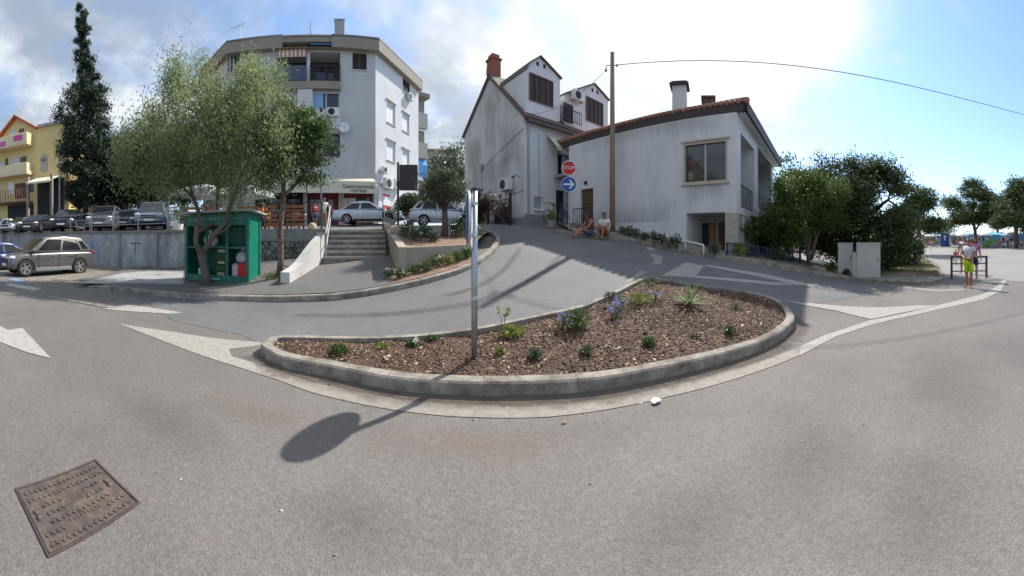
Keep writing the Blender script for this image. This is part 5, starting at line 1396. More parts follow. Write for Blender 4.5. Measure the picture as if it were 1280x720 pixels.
for cx_ in (47, 62): 
    mb = MB(); q = [fw(cx_ + dx, 305 + dy, F1) for dx, dy in ((-6, -7), (7, -8), (8, 2), (-5, 3))]; mb.slab([F1.P(u, .006, z) for u, z in q][::1], .003); mb.build('graffiti', SPB, t1)

# steps
mb = MB(); stp = thing('steps', 'six weathered concrete steps climbing from the footway to the upper terrace', 'steps', (STL0[0], STL0[1], ZS0))
Fs = Face(tuple(STL0), tuple(STR0)); rise = (ZS1 - ZS0) / STEPS
STEPM = M('step_concrete', (0.30, 0.27, 0.23), 0.9, var=.3, vscale=4, bump=.5, bscale=30, col2=(.18, .16, .135), scale2=2.5)
for k in range(STEPS):
    mb = MB(); Fs.box(mb, 0, Fs.L, ZS0 - .3, ZS0 + rise * (k + 1) - .001, -RUN * (k + 1) + .0, -RUN * k - .003)
    Fs.box(mb, 0, Fs.L, ZS0 + rise * (k + 1), ZS0 + rise * (k + 1) + .03, -RUN * (k + 1), -RUN * k + .03)
    st_ = mb.build('step', STEPM, stp, bevel=.008)
    mb = MB(); Fs.box(mb, .01, Fs.L - .01, ZS0 + rise * (k + 1) - .05, ZS0 + rise * (k + 1) + .033, -RUN * k + .003, -RUN * k + .036); mb.build('nosing', M('worn_nosing', (.36, .33, .28), .9, var=.3, vscale=6, bump=.4), st_)
# white sloping wall on the left of the ramp
a0 = np.array(G(362, 354, .125)); a1 = np.array(STL0) + st_n * .25
Fl = Face(tuple(a1 - st_t * .02), tuple(a0))     # seen from the steps side
d_ = (a1 - a0); L0 = np.linalg.norm(d_); d_ /= L0; nn_ = np.array((-d_[1], d_[0]))
rw_ = thing('ramp_wall', 'white painted wall sweeping down beside the footway left of the steps', 'wall', (*a0, H(*a0) + .1))
prof = [(0, .34), (.45, .36), (.75, .42), (1.2, .60), (1.8, .85), (2.4, 1.02), (L0, 1.10)]
mb = MB(); vs = []; 
for s_, h_ in prof:
    q = a0 + d_ * s_; z = H(*q) + .1
    for o in (0, .28): r_ = q + nn_ * o; vs += [(r_[0], r_[1], z - .3), (r_[0], r_[1], z + h_ * .9)]
n_ = len(prof); fs = []
for i in range(n_ - 1):
    A, B = i * 4, (i + 1) * 4; fs += [(A, B, B + 1, A + 1), (A + 1, B + 1, B + 3, A + 3), (A + 3, B + 3, B + 2, A + 2)]
fs += [(0, 1, 3, 2), (n_ * 4 - 4, n_ * 4 - 2, n_ * 4 - 1, n_ * 4 - 3)]
mb.add(vs, fs); mb.build('wall_body', M('white_painted_wall', (.62, .60, .56), .85, var=.12, vscale=3, bump=.3, bscale=30, col2=(.45, .43, .39), scale2=1.5), rw_)
# planter right of the steps
PF = Face(PB1, PB2)
pl = thing('planter_wall', 'low tan concrete planter wall holding the flower bed right of the steps', 'wall', (*PB1, H(*PB1)))
ZP = lambda u: 1.40 + .035 * u
TANC = M('tan_concrete', (.40, .345, .265), .9, var=.2, vscale=2.5, bump=.35, bscale=30, col2=(.29, .245, .185), scale2=1.2)
mb = MB(); P = [(0, .2), (PF.L, .2), (PF.L, ZP(PF.L)), (0, ZP(0))]
mb.add([PF.P(u, 0, z) for u, z in P] + [PF.P(u, -.22, z) for u, z in P], [(0, 1, 2, 3), (7, 6, 5, 4), (0, 4, 5, 1), (1, 5, 6, 2), (2, 6, 7, 3), (3, 7, 4, 0)])
sl0, sl1 = np.array(PB1), np.array(STR1) + st_t * .06
FS2 = Face(tuple(sl1), tuple(sl0))
P = [(0, .2), (FS2.L - .003, .2), (FS2.L - .003, ZP(0) + .02), (0, 2.02)]
mb.add([FS2.P(u, 0, z) for u, z in P] + [FS2.P(u, -.22, z) for u, z in P], [(0, 1, 2, 3), (7, 6, 5, 4), (0, 4, 5, 1), (1, 5, 6, 2), (2, 6, 7, 3), (3, 7, 4, 0)])
mb.build('wall_body', TANC, pl)
# soil of the two beds
fl_ = [PF.P(PF.L * k / 8, -.2, 0) for k in range(9)]
bkk = resample(BEDB, 10); bkl = []
tot = [0]
for p, q in zip(BEDB[:-1], BEDB[1:]): tot.append(tot[-1] + math.dist(p, q))
for k in range(9):
    s_ = tot[-1] * k / 8; i = max(j for j in range(len(tot)) if tot[j] <= s_ + 1e-9); i = min(i, len(BEDB) - 2); f_ = (s_ - tot[i]) / (tot[i + 1] - tot[i]); bkl.append(np.array(BEDB[i]) * (1 - f_) + np.array(BEDB[i + 1]) * f_)
def bed_pt(s_, v):
    k = min(7, int(s_ * 8)); f_ = s_ * 8 - k
    a_ = np.array(fl_[k][:2]) * (1 - f_) + np.array(fl_[k + 1][:2]) * f_; b_ = bkl[k] * (1 - f_) + bkl[k + 1] * f_
    q = a_ * (1 - v) + b_ * v; za = ZP(PF.L * s_) - .05; zb_ = T(*b_) + .05
    return (q[0], q[1], za * (1 - v) + zb_ * v + .05 * math.sin(v * PI))
mb = MB(); mb.v = [bed_pt(i / 16, j / 8) for i in range(17) for j in range(9)]
mb.f = [(i * 9 + j, (i + 1) * 9 + j, (i + 1) * 9 + j + 1, i * 9 + j + 1) for i in range(16) for j in range(8)]; mb.m = [0] * 128
struct(mb.build('flower_bed', M('red_soil', (.20, .115, .075), .95, var=.4, vscale=7, bump=.8, bscale=25, col2=(.26, .17, .115), scale2=4)))
lbp = [p for p in KLI if CX + F * math.atan2(*p) > 483 and p[0] < -.9 and p[1] < 11.3]
lbp = lbp + [tuple(PF.P(PF.L - .02, .0, 0)[:2]), tuple(PF.P(0, .0, 0)[:2]), tuple(np.array(STR0) + st_t * .1)]
LBP = lbp
struct(drape('flower_bed', lbp, _MATS['red_soil'], lambda x, y: H(x, y) + .131, .3))

# railings
def rail_fence(F, u0, u1, zf, label, n, h=1.05, rails=3, mat=GREYM, o=-.15):
    t = thing('railing', label, 'railing', F.P(u0, o, zf(u0)))
    for k in range(n + 1):
        u = u0 + (u1 - u0) * k / n; mb = MB(); mb.tube([F.P(u, o, zf(u)), F.P(u, o, zf(u) + h)], .025, 6); mb.build('post', mat, t)
    for j in range(rails):
        hh = h - .02 - j * .36; mb = MB(); mb.tube([F.P(u0, o, zf(u0) + hh), F.P((u0 + u1) / 2, o, zf((u0 + u1) / 2) + hh), F.P(u1, o, zf(u1) + hh)], .02, 6); mb.build('rail', mat, t)
    return t
zc1 = lambda u: zt_(wA) + (zt_(wB) - .05 - zt_(wA)) * u / F1.L + .13
zc2 = lambda u: zt_(wB) - .05 + (zt_(wC) - zt_(wB) + .02) * u / F2.L + .13
rail_fence(F1, 0.1, F1.L - .1, zc1, 'grey metal railing on the wall in front of the parked cars at the left edge', 9)
rail_fence(F2, 0.1, F2.L - .1, zc2, 'grey metal railing on the graffiti wall in front of the parked cars', 4)
rail_fence(F3, 0.1, F3.L - .15, lambda u: 1.93 + .08, 'dark metal railing above the stone wall between shelter and steps', 4, mat=DARKM)
def stair_rail(side, label, mat):
    a_ = (STL0 if side < 0 else STR0) + st_t * .08 * (1 if side < 0 else -1); b_ = (STL1 if side < 0 else STR1) + st_t * .08 * (1 if side < 0 else -1)
    t = thing('handrail', label, 'handrail', (a_[0], a_[1], ZS0))
    for f_, z0 in ((.04, ZS0), (.97, ZS1)):
        q = a_ + (b_ - a_) * f_; mb = MB(); mb.tube([(q[0], q[1], z0), (q[0], q[1], z0 + .95)], .024, 7); mb.build('post', mat, t)
    for h_ in (.94, .5):
        q = a_ + (b_ - a_) * .04; r_ = a_ + (b_ - a_) * .97; mb = MB(); mb.tube([(q[0], q[1], ZS0 + h_), (r_[0], r_[1], ZS1 + h_)], .022, 7); mb.build('rail', mat, t)
stair_rail(-1, 'pale metal handrail on the left side of the steps', M('pale_metal', (.34, .34, .33), .5, metal=.4))
stair_rail(1, 'dark metal handrail on the right side of the steps', DARKM)
# stone balls at the head of the steps
STB = M('beige_stone_ball', (.50, .40, .25), .85, var=.2, vscale=5, bump=.3)
for k, (px, py, lb) in enumerate(((390.5, 291, 'beige stone ball bollard left of the head of the steps'), (483.5, 294, 'beige stone ball bollard right of the head of the steps'))):
    d = 12.9; x, y = at(px, d); z = max(T(x, y), 1.9 if k else 1.95) + (.0 if k == 0 else .02)
    t = thing('stone_bollard', lb, 'bollard', (x, y, z - .02), 0, 'stone balls at the head of the steps')
    mb = MB(); mb.lathe([(.15, 0), (.18, .08), (.185, .18), (.15, .28), (.08, .34), (0, .355)], (0, 0, 0), 16); mb.build('ball', STB, t, True, True)
    mb = MB(); mb.lathe([(.17, -.25), (.17, .0)], (0, 0, 0), 16); mb.build('base', CONC, t, local=True)
x, y = bed_pt(.05, .62)[:2]; z = bed_pt(.05, .62)[2]
t = thing('boulder', 'pinkish boulder at the corner of the flower bed by the steps', 'rock', (x, y, z)); mb = MB(); mb.ball((0, 0, .12), (.26, .2, .2), 10, 7)
mb.v = [(a + .04 * math.sin(9 * b + 5 * c), b + .03 * math.sin(7 * a), c) for a, b, c in mb.v]; mb.build('stone', M('pink_stone', (.42, .29, .22), .9, var=.2, bump=.4), t, local=True)

# ---------------------------------------------------------------- green recycling shelter
GREEN = M('green_painted_metal', (0.012, 0.108, 0.074), 0.5, var=0.35, vscale=7, col2=(0.026, 0.16, 0.115), scale2=2.2)
GREENT = M('green_corrugated_sunlit', (0.015, 0.30, 0.20), 0.4, var=0.2, vscale=6)  # sunlight on the right side panel is put into this brighter green
s0, s1 = np.array(G(231, 351, .125)), np.array(G(311, 353, .125))
SW = np.linalg.norm(s1 - s0); SH = 2.12 * SW / 2.25 if False else 0
sd_ = (s1 - s0) / SW; zb = H(*((s0 + s1) / 2)) + .13
dmid = np.linalg.norm((s0 + s1) / 2); SHH = zat(268, dmid) - zb
DEP = 0.86
sh = thing('recycling_shelter', 'dark green metal recycling shelter with open front and shelves under the grey green tree', 'shelter', (s0[0], s0[1], zb), math.atan2(sd_[1], sd_[0]))
mb = MB()
for x_ in (0, SW): 
    for y_ in (0, DEP): mb.cbox((x_ + (.05 if x_ == 0 else -.05), y_ + (.05 if y_ == 0 else -.05), SHH / 2), (.1, .1, SHH))
for x_ in (SW * .36, SW * .68): mb.cbox((x_, .04, SHH / 2), (.06, .06, SHH))
mb.box(.1, SW - .1, .0, .06, SHH - .34, SHH - .003); mb.box(.1, SW - .1, .0, .06, .0, .22); mb.box(.1, SW - .1, .015, .05, SHH * .5, SHH * .5 + .05)
mb.build('frame', GREEN, sh, local=True)
mb = MB(); 
for k in range(28):
    y_ = .1 + (DEP - .2) * k / 28; mb.cbox((SW - .05 + (.012 if k % 2 else 0), y_ + .018, SHH / 2), (.02, (DEP - .2) / 28, SHH - .02))
mb.build('side_panel', GREENT, sh, local=True)
mb = MB(); mb.box(.045, .065, .1, DEP - .1, .01, SHH - .01); mb.build('side_panel', GREEN, sh, local=True)
mb = MB(); mb.box(.1, SW - .1, DEP - .06, DEP - .04, .01, SHH - .01); mb.build('back_panel', GREEN, sh, local=True)
mb = MB(); mb.box(.06, SW - .06, .06, DEP - .06, .02, .06); mb.build('floor', M('dark_floor', (.05, .05, .045), .9), sh, local=True)
mb = MB(); mb.box(.1, SW - .1, .26, DEP - .065, SHH * .5, SHH * .5 + .03); mb.build('shelf', GREEN, sh, local=True)
mb = MB(); mb.prism([(-.12, -.15), (SW + .15, -.15), (SW + .15, DEP + .1), (-.12, DEP + .1)], SHH + .0, SHH + .05); mb.v = [(a, b_, c + .06 * (DEP - b_)) for a, b_, c in mb.v]
mb.build('roof', M('grey_sheet_roof', (.40, .40, .39), .7, var=.2, vscale=4), sh, local=True)
mb = MB(); mb.box(.16, SW - .22, -.012, -.003, SHH - .16, SHH - .10); mb.build('sign_strip', M('faded_sign_strip', (.22, .36, .38), .6, var=.5, vscale=14, col2=(.03, .12, .09), scale2=26, sharp=(.45, .5)), sh, local=True)
mb = MB(); mb.box(SW * .36, SW * .58, -.012, -.003, .09, .13); mb.build('sign_strip', M('faded_sign_strip2', (.32, .42, .38), .6, var=.4, vscale=20), sh, local=True)
XS = Matrix.Translation(sh.location) @ Matrix.Rotation(sh.rotation_euler.z, 4, 'Z')
def in_shed(name, label, cat, lx_, ly_, lz_, build, rz=0.0):
    p = XS @ Vector((lx_, ly_, lz_)); t = thing(name, label, cat, p, sh.rotation_euler.z + rz); build(t); return t
def jerrycan(col, nm, w_=.26, d_=.22, h_=.36):
    def f(t):
        mb = MB(); mb.box(-w_ / 2, w_ / 2, -d_ / 2, d_ / 2, 0, h_ * .86); mb.box(-w_ * .3, w_ * .3, -d_ * .3, d_ * .3, h_ * .86 + .001, h_ * .92); mb.build('body', M(nm, col, .5, var=.1), t, local=True, bevel=.025)
        mb = MB(); mb.lathe([(.035, 0), (.035, .05), (0, .055)], (w_ * .2, 0, h_ * .92), 10); mb.build('cap', BLACKP, t, local=True)
    return f
in_shed('canister', 'white plastic canister on the left of the green shelter floor', 'canister', SW * .2, .4, .06, jerrycan((.62, .64, .66), 'white_plastic'))
in_shed('canister', 'bright red canister in the right bay of the green shelter', 'canister', SW * .86, .32, .06, jerrycan((.55, .02, .025), 'red_plastic', .30, .25, .60))
in_shed('canister', 'grey white tall canister beside the red one in the green shelter', 'canister', SW * .74, .36, .06, jerrycan((.5, .5, .5), 'grey_plastic', .2, .22, .56))
def sack(t):
    mb = MB(); mb.ball((0, 0, .2), (.24, .2, .24), 12, 8); mb.v = [(a * (1 + .12 * math.sin(7 * c + 3 * a)), b_ * (1 + .1 * math.sin(11 * a)), c) for a, b_, c in mb.v]; mb.build('bag', M('translucent_bag', (.5, .52, .54), .35, var=.25, vscale=6, bump=.8, bscale=9), t, True, True)
    mb = MB(); mb.lathe([(.04, 0), (.09, .1), (.05, .14)], (0, 0, .42), 9); mb.build('knot', _MATS['translucent_bag'], t, local=True)
in_shed('rubbish_bag', 'pale full rubbish bag behind the canisters in the green shelter', 'bag', SW * .80, .56, .52, sack)
in_shed('rubbish_bag', 'grey rubbish bag on the upper shelf of the green shelter', 'bag', SW * .30, .50, SHH * .5 + .03, sack)
def crate_f(t):
    mb = MB()
    for z in (0, .13, .26): mb.box(-.2, .2, -.14, -.12, z, z + .09); mb.box(-.2, .2, .12, .14, z, z + .09); mb.box(-.2, -.18, -.12, .12, z, z + .09); mb.box(.18, .2, -.12, .12, z, z + .09)
    mb.box(-.18, .18, -.12, .12, .0, .02)
    for a in (-.19, .17): mb.box(a, a + .02, -.135, -.12, .09, .26); mb.box(a, a + .02, .12, .135, .09, .26)
    mb.build('crate_body', M('dark_green_plastic', (.03, .09, .035), .5), t, local=True)
    mb = MB(); mb.box(-.12, .12, -.146, -.141, .13, .22); mb.build('label', M('yellowish_label', (.42, .42, .25), .6), t, local=True)
cr0 = in_shed('crate', 'lowest dark green crate in the middle bay of the shelter', 'crate', SW * .52, .42, .06, crate_f)
cr0['group'] = 'crates in the shelter'
for k, lb in ((1, 'middle one of three stacked green crates in the shelter'), (2, 'topmost of three stacked green crates in the shelter')):
    p = XS @ Vector((SW * .52 + .01 * k, .42, .06 + .355 * k)); dup(cr0, p, sh.rotation_euler.z + .04 * k, lb, 'crates in the shelter')

# ---------------------------------------------------------------- signs, poles, lamps
# round sign on the island, seen almost edge on
sx, sy = at(593, 3.76); zs = ZI(sx, sy)
rs_ = thing('road_sign', 'round road sign seen edge on on a grey steel post in the planted island', 'road sign', (sx, sy, zs))
ht = zat(238.5, 3.76) - zs
mb = MB(); mb.tube([(0, 0, -.25), (0, 0, ht)], .036, 20); mb.build('post', ZINC, rs_, True, True)
mb = MB(); mb.lathe([(.038, 0), (.038, .03), (0, .034)], (0, 0, ht - .002), 14); mb.build('post_cap', DARKM, rs_, local=True)
zc = ht - .33; az = R(200)      # the face looks to the left
nf = Vector((-math.cos(R(11)), -math.sin(R(11)), 0))
X = Matrix.Translation(Vector((0, 0, zc)) + nf * .075) @ nf.to_track_quat('Z', 'Y').to_matrix().to_4x4()
mb = MB(); mb.lathe([(0, -.006), (.300, -.006), (.325, -.014), (.332, -.010), (.330, .008), (.318, .011), (.312, .002), (0, .002)], (0, 0, 0), 48, 0, X); mb.build('sign_plate', M('bright_aluminium', (.62, .64, .66), .35, metal=.7, var=.08), rs_, True, True)
mb = MB(); mb.lathe([(0, .006), (.31, .006), (.31, .003)], (0, 0, 0), 48, 0, X); mb.build('sign_face', M('sign_blue', (.02, .07, .33), .4), rs_, local=True)
for z in (zc - .18, zc + .18, zs * 0 + ht * .36):
    mb = MB(); mb.lathe([(.04, -.02), (.044, -.02), (.044, .02), (.04, .02)], (0, 0, z), 16); mb.build('clamp', M('pale_steel', (.55, .57, .58), .4, metal=.6), rs_, local=True)
# stop sign and arrow sign
sx, sy = at(711, 14.3); zg = H(sx, sy) + .12
ss_ = thing('road_sign', 'red stop sign above a round blue arrow sign on one thin post', 'road sign', (sx, sy, zg), -math.atan2(sx, sy))
ht = zat(200, 14.3) - zg
mb = MB(); mb.tube([(0, 0, -.1), (0, 0, ht)], .03, 10); mb.build('post', ZINC, ss_, local=True)
z1 = zat(210.3, 14.3) - zg; z2 = zat(230.5, 14.3) - zg; rr = .34
XR = Matrix.Rotation(R(90), 4, 'X')
def oct_(r): return [(r * math.cos(PI / 8 + k * PI / 4), r * math.sin(PI / 8 + k * PI / 4)) for k in range(8)]
mb = MB(); mb.prism(oct_(rr), 0.035, .05, 0, Matrix.Translation((0, 0, z1)) @ XR); pl1 = mb.build('stop_plate', M('sign_white', (.72, .72, .72), .4), ss_, local=True); pl1['label'] = 'octagonal red stop plate'
mb = MB(); mb.prism(oct_(rr * .9), .0505, .054, 0, Matrix.Translation((0, 0, z1)) @ XR); mb.build('sign_face', M('sign_red', (.50, .012, .018), .4), pl1, local=True)
text_obj('lettering', 'STOP', .215, M('sign_letter_white', (.8, .8, .8), .4), pl1, Matrix.Translation((0, -.058, z1)) @ XR)
mb = MB(); mb.lathe([(0, .035), (.335, .035), (.335, .05), (0, .05)], (0, 0, 0), 40, 0, Matrix.Translation((0, 0, z2)) @ XR); pl2 = mb.build('arrow_plate', _MATS['sign_white'], ss_, local=True); pl2['label'] = 'round blue plate with a white arrow to the right'
mb = MB(); mb.lathe([(0, .054), (.315, .054), (.315, .0505)], (0, 0, 0), 40, 0, Matrix.Translation((0, 0, z2)) @ XR); mb.build('sign_face', M('sign_blue_bright', (.012, .085, .36), .4), pl2, local=True)
mb = MB(); X = Matrix.Translation((0, 0, z2)) @ XR
mb.prism([(-.23, -.035), (.10, -.035), (.10, .035), (-.23, .035)], .0545, .0575, 0, X)
mb.prism([(.24, 0), (.07, .19), (.0, .19), (.115, .035), (.115, -.035), (.0, -.19), (.07, -.19)], .0545, .0575, 0, X)
mb.build('arrow', _MATS['sign_letter_white'], pl2, local=True)
# timber pole and its wires
px_, py_ = at(765.5, 13.9); zg = H(px_, py_)
up_ = thing('utility_pole', 'tall weathered wooden utility pole in front of the low tiled house', 'pole', (px_, py_, zg))
hp_ = zat(66, 13.9) - zg
WOODP = M('weathered_pole_wood', (.30, .205, .125), .85, var=.25, vscale=5, bump=.4, bscale=14, stretch=(8, 8, .7), col2=(.22, .16, .11), scale2=3)
mb = MB(); mb.tube([(0, 0, -.4), (0, 0, hp_ * .5), (0, 0, hp_)], [.125, .108, .088], 16); mb.build('post', WOODP, up_, True, True)
mb = MB(); mb.tube([(-.08, -.03, hp_ - .55), (-.28, -.05, hp_ - .62), (-.30, -.05, hp_ - .78)], .018, 6); mb.lathe([(.05, 0), (.06, .05), (.04, .1), (0, .11)], (-.30, -.05, hp_ - .86), 8); mb.build('insulator_hook', GREYM, up_, local=True)
mb = MB(); mb.tube([(.08, 0, hp_ - .52), (.2, -.03, hp_ - .52)], .02, 6); mb.lathe([(.04, -.05), (.05, 0), (.03, .06)], (.2, -.03, hp_ - .52), 8); mb.build('insulator', GREYM, up_, local=True)
def wire(a, b_, sag, label, r=.014, n=40):
    t = thing('overhead_wire', label, 'wire', a); pts_ = []
    for k in range(n + 1):
        f_ = k / n; p = Vector(a).lerp(Vector(b_), f_); p.z -= sag * 4 * f_ * (1 - f_); pts_.append(p)
    mb = MB(); mb.tube(pts_, r, 6); mb.build('cable', BLACKP, t, True)
    return t
ztop = zg + hp_ - .5
e = Vector((19.4, 0, zat(140, 19.4))); s_ = Vector((px_ + .2, py_ - .03, ztop)); far = s_ + (e - s_) * 1.6
wire(s_, (far.x, far.y, far.z + 2.0), 1.5, 'black cable sagging from the wooden pole across the sky to the right', .014)
pa_ = FH.P(.3, .05, FH.z(655, 141)); wire((px_ - .3, py_ - .05, ztop - .3), tuple(pa_), .5, 'thin cable from the wooden pole to the eaves of the gabled house', .009)
# dark board on a post beside the steps
sx, sy = at(497.5, 13.2); zg = T(sx, sy)
bo = thing('notice_board', 'blank dark brown board on a tall post behind the flower bed', 'board', (sx, sy, zg), -math.atan2(sx, sy))
mb = MB(); hb = zat(203, 13.2) - zg; mb.tube([(0, 0, -.1), (0, 0, hb)], .045, 10); mb.build('post', M('brown_metal', (.055, .035, .032), .5), bo, local=True)
mb = MB(); za_, zb_ = zat(238, 13.2) - zg, zat(206, 13.2) - zg; mb.box(.05, .80, -.04, .04, za_, zb_); mb.build('panel', M('dark_brown_panel', (.05, .033, .034), .5, var=.15), bo, local=True, bevel=.01)
# slender lamp posts and masts
for px, d, ztop_, lb, r in ((401.5, 13.6, 140, 'thin grey post with a small head behind the head of the steps', .03), (74.5, 27, 178, 'grey lamp post in front of the yellow house under the cypress', .06), (211, 15.6, 232, 'short dark post on the terrace left of the green shelter', .035)):
    x, y = at(px, d); z = T(x, y); h_ = zat(ztop_, d) - z
    t = thing('lamp_post', lb, 'lamp post', (x, y, z)); mb = MB(); mb.tube([(0, 0, -.1), (0, 0, h_)], [r * 1.2, r], 8); mb.build('post', GREYM, t, local=True)
    mb = MB(); mb.lathe([(r * 1.3, 0), (r * 2.6, .12), (r * 2.2, .2), (0, .24)], (0, 0, h_), 10); mb.build('lamp_head', DARKM, t, local=True)
# white service cabinets by the trees
CABW = M('cabinet_grey_white', (.50, .50, .47), .55, var=.1, vscale=4, col2=(.42, .42, .39), scale2=2)
for px0, px1, pyt, pyb, dep, lb in ((1047.5, 1066, 303.5, 339.5, .35, 'left of the two pale service cabinets under the dark trees'), (1070.5, 1100.5, 303.5, 348, .42, 'right and wider pale service cabinet beside the grass plot')):
    c0, c1 = np.array(G(px0, pyb - (0 if px0 > 1060 else 0), .12)), np.array(G(px1, pyb, .12)); dm = np.linalg.norm((c0 + c1) / 2) if px0 > 1060 else 12.75
    c0 = np.array(at(px0, dm)); c1 = np.array(at(px1, dm)); zg = H(*((c0 + c1) / 2)) + .05
    h_ = zat(pyt, dm) - zg; w_ = np.linalg.norm(c1 - c0); q = (c1 - c0) / w_
    t = thing('service_cabinet', lb, 'cabinet', (c0[0], c0[1], zg), math.atan2(q[1], q[0]), 'service cabinets')
    mb = MB(); mb.box(0, w_, 0, dep, .1, h_ - .04); mb.box(-.015, w_ + .015, -.02, dep + .02, h_ - .039, h_); mb.build('casing', CABW, t, local=True, bevel=.006)
    mb = MB(); mb.box(.03, w_ - .03, -.014, -.002, .14, h_ - .07); dd = mb.build('door', CABW, t, local=True); mb = MB(); mb.box(w_ - .1, w_ - .07, -.03, -.015, h_ * .5, h_ * .5 + .12); mb.build('handle', DARKM, dd, local=True)
    mb = MB(); mb.box(.02, w_ - .02, .02, dep - .02, -.1, .099); mb.build('plinth', CONC, t, local=True)
x, y = at(1068.2, 12.6); zg = H(x, y) + .05
t = thing('marker_post', 'narrow white post standing between the two service cabinets', 'post', (x, y, zg), -1.0); mb = MB(); mb.box(-.06, .06, -.05, .05, 0, .95); mb.prism([(-.06, -.05), (.06, -.05), (.06, .05), (-.06, .05)], .951, .99); mb.build('post', WHITEF, t, local=True, bevel=.01)
# barrier at the beach access
b0, b1 = np.array(G(1189.5, 348.5)), np.array(G(1233, 347.5))
BARM = M('dark_green_grey_metal', (.055, .065, .068), .5, metal=.2)
q = (b1 - b0); wq = np.linalg.norm(q); q /= wq; zg = H(*b0); hb = zat(320, np.linalg.norm(b0)) - zg
ba = thing('barrier', 'dark metal pedestrian barrier with two thin rails behind the man in green shorts', 'barrier', (b0[0], b0[1], zg), math.atan2(q[1], q[0]))
for x_ in (0, wq): mb = MB(); mb.box(x_ - .045, x_ + .045, -.04, .04, -.1, hb - .07); mb.build('post', BARM, ba, local=True)
mb = MB(); mb.box(-.05, wq + .05, -.045, .045, hb - .069, hb); mb.build('top_rail', BARM, ba, local=True)
for z in (hb * .33, hb * .66): mb = MB(); mb.tube([(.045, 0, z), (wq - .045, 0, z)], .026, 6); mb.build('rail', BARM, ba, local=True)
# white tube guard and blue fence on the verge
g0, g1 = np.array(at(857, 11.4)), np.array(at(879.5, 10.9)); zz0 = H(*g0) + .12; zz1 = H(*g1) + .12
t = thing('tube_guard', 'low white tube guard on the verge in front of the basement porch', 'guard rail', (*g0, zz0))
mb = MB(); mb.tube([(*g0, zz0 - .1), (*g0, zz0 + .2), (*(g0 + (g1 - g0) * .03), zz0 + .26), (*(g0 + (g1 - g0) * .97), zz1 + .28), (*g1, zz1 + .22), (*g1, zz1 - .1)], .03, 8); mb.build('tube', M('white_paint', (.7, .7, .7), .5), t, smooth=True)
bf0, bf1 = np.array(at(909, 11.35)), np.array(at(1000, 13.6)); FBf = Face(tuple(bf0), tuple(bf1))
BLUEF = M('blue_fence_paint', (.028, .038, .085), .5, var=.1)
t = thing('blue_fence', 'low blue metal fence along the verge below the loggia and the trees', 'fence', (*bf0, H(*bf0) + .1))
for k in range(9):
    u = FBf.L * k / 8; p = FBf.P(u, 0, 0); z = H(p.x, p.y) + .1; mb = MB(); mb.box(u - .03, u + .03, -.03, .03, z, z + .46, 0, FBf.X); mb.build('post', BLUEF, t)
for h_ in (.43, .12):
    pts_ = [FBf.P(FBf.L * k / 8, 0, 0) for k in range(9)]; mb = MB(); mb.tube([(p.x, p.y, H(p.x, p.y) + .1 + h_) for p in pts_], .02, 6); mb.build('rail', BLUEF, t)
mb = MB()
for k in range(41):
    p = FBf.P(FBf.L * (k + .5) / 41, 0, 0); z = H(p.x, p.y) + .1; mb.box(-.01, .01, -.01, .01, z + .13, z + .42, 0, Matrix.Translation((p.x, p.y, 0)))
mb.build('bar_panel', BLUEF, t)
# small railing and pots by the brown door of the tiled house
r0, r1 = np.array(at(716, 15.0)), np.array(at(741, 14.2)); FRr = Face(tuple(r0), tuple(r1))
t = thing('door_railing', 'short dark railing beside the stop sign in front of the brown door', 'railing', (*r0, H(*r0) + .12)); zq = H(*r0) + .12
mb = MB(); railing_bars(mb, FRr, 0, FRr.L, zq - .1, zq + .8, 0, 9, r=.01); mb.build('bar_panel', DARKM, t)
# ---------------------------------------------------------------- cafe terrace
def parasol(px, d, py_edge, py_top, w_, label):
    x, y = at(px, d); z = T(x, y); t = thing('parasol', label, 'parasol', (x, y, z), .3, 'white parasols of the cafe terrace')
    ze, zt = zat(py_edge, d) - z, zat(py_top, d) - z; a = w_ / 2
    cn = [(-a, -a), (a, -a), (a, a), (-a, a)]
    mb = MB(); mb.add([(p[0], p[1], ze) for p in cn] + [(p[0] * .5, p[1] * .5, ze + (zt - ze) * .62) for p in cn] + [(0, 0, zt)], [(i, (i + 1) % 4, 4 + (i + 1) % 4, 4 + i) for i in range(4)] + [(4 + i, 4 + (i + 1) % 4, 8) for i in range(4)])
    mb.add([(p[0], p[1], ze - .003) for p in cn] + [(p[0] * 1.004, p[1] * 1.004, ze - .24) for p in cn], [(i, (i + 1) % 4, 4 + (i + 1) % 4, 4 + i) for i in range(4)]); mb.build('canopy', M('parasol_white', (.50, .52, .53), .8, trans=.12), t, local=True)
    mb = MB(); mb.tube([(0, 0, 0), (0, 0, zt - .02)], .035, 8); mb.build('pole', WHITEF, t, local=True)
    mb = MB(); mb.lathe([(.35, 0), (.35, .06), (.08, .09)], (0, 0, 0), 14); mb.build('base', DARKM, t, local=True)
    mb = MB()
    for p in cn: mb.tube([(0, 0, zt - .1), (p[0] * .5, p[1] * .5, ze + (zt - ze) * .62 - .03), (p[0], p[1], ze - .03)], .014, 5)
    mb.build('ribs', WHITEF, t, local=True)
parasol(256, 17.6, 240, 230, 2.6, 'white square parasol of the cafe left of the tree trunk')
parasol(306, 18.6, 241, 230, 2.6, 'white square parasol of the cafe right of the tree trunk')
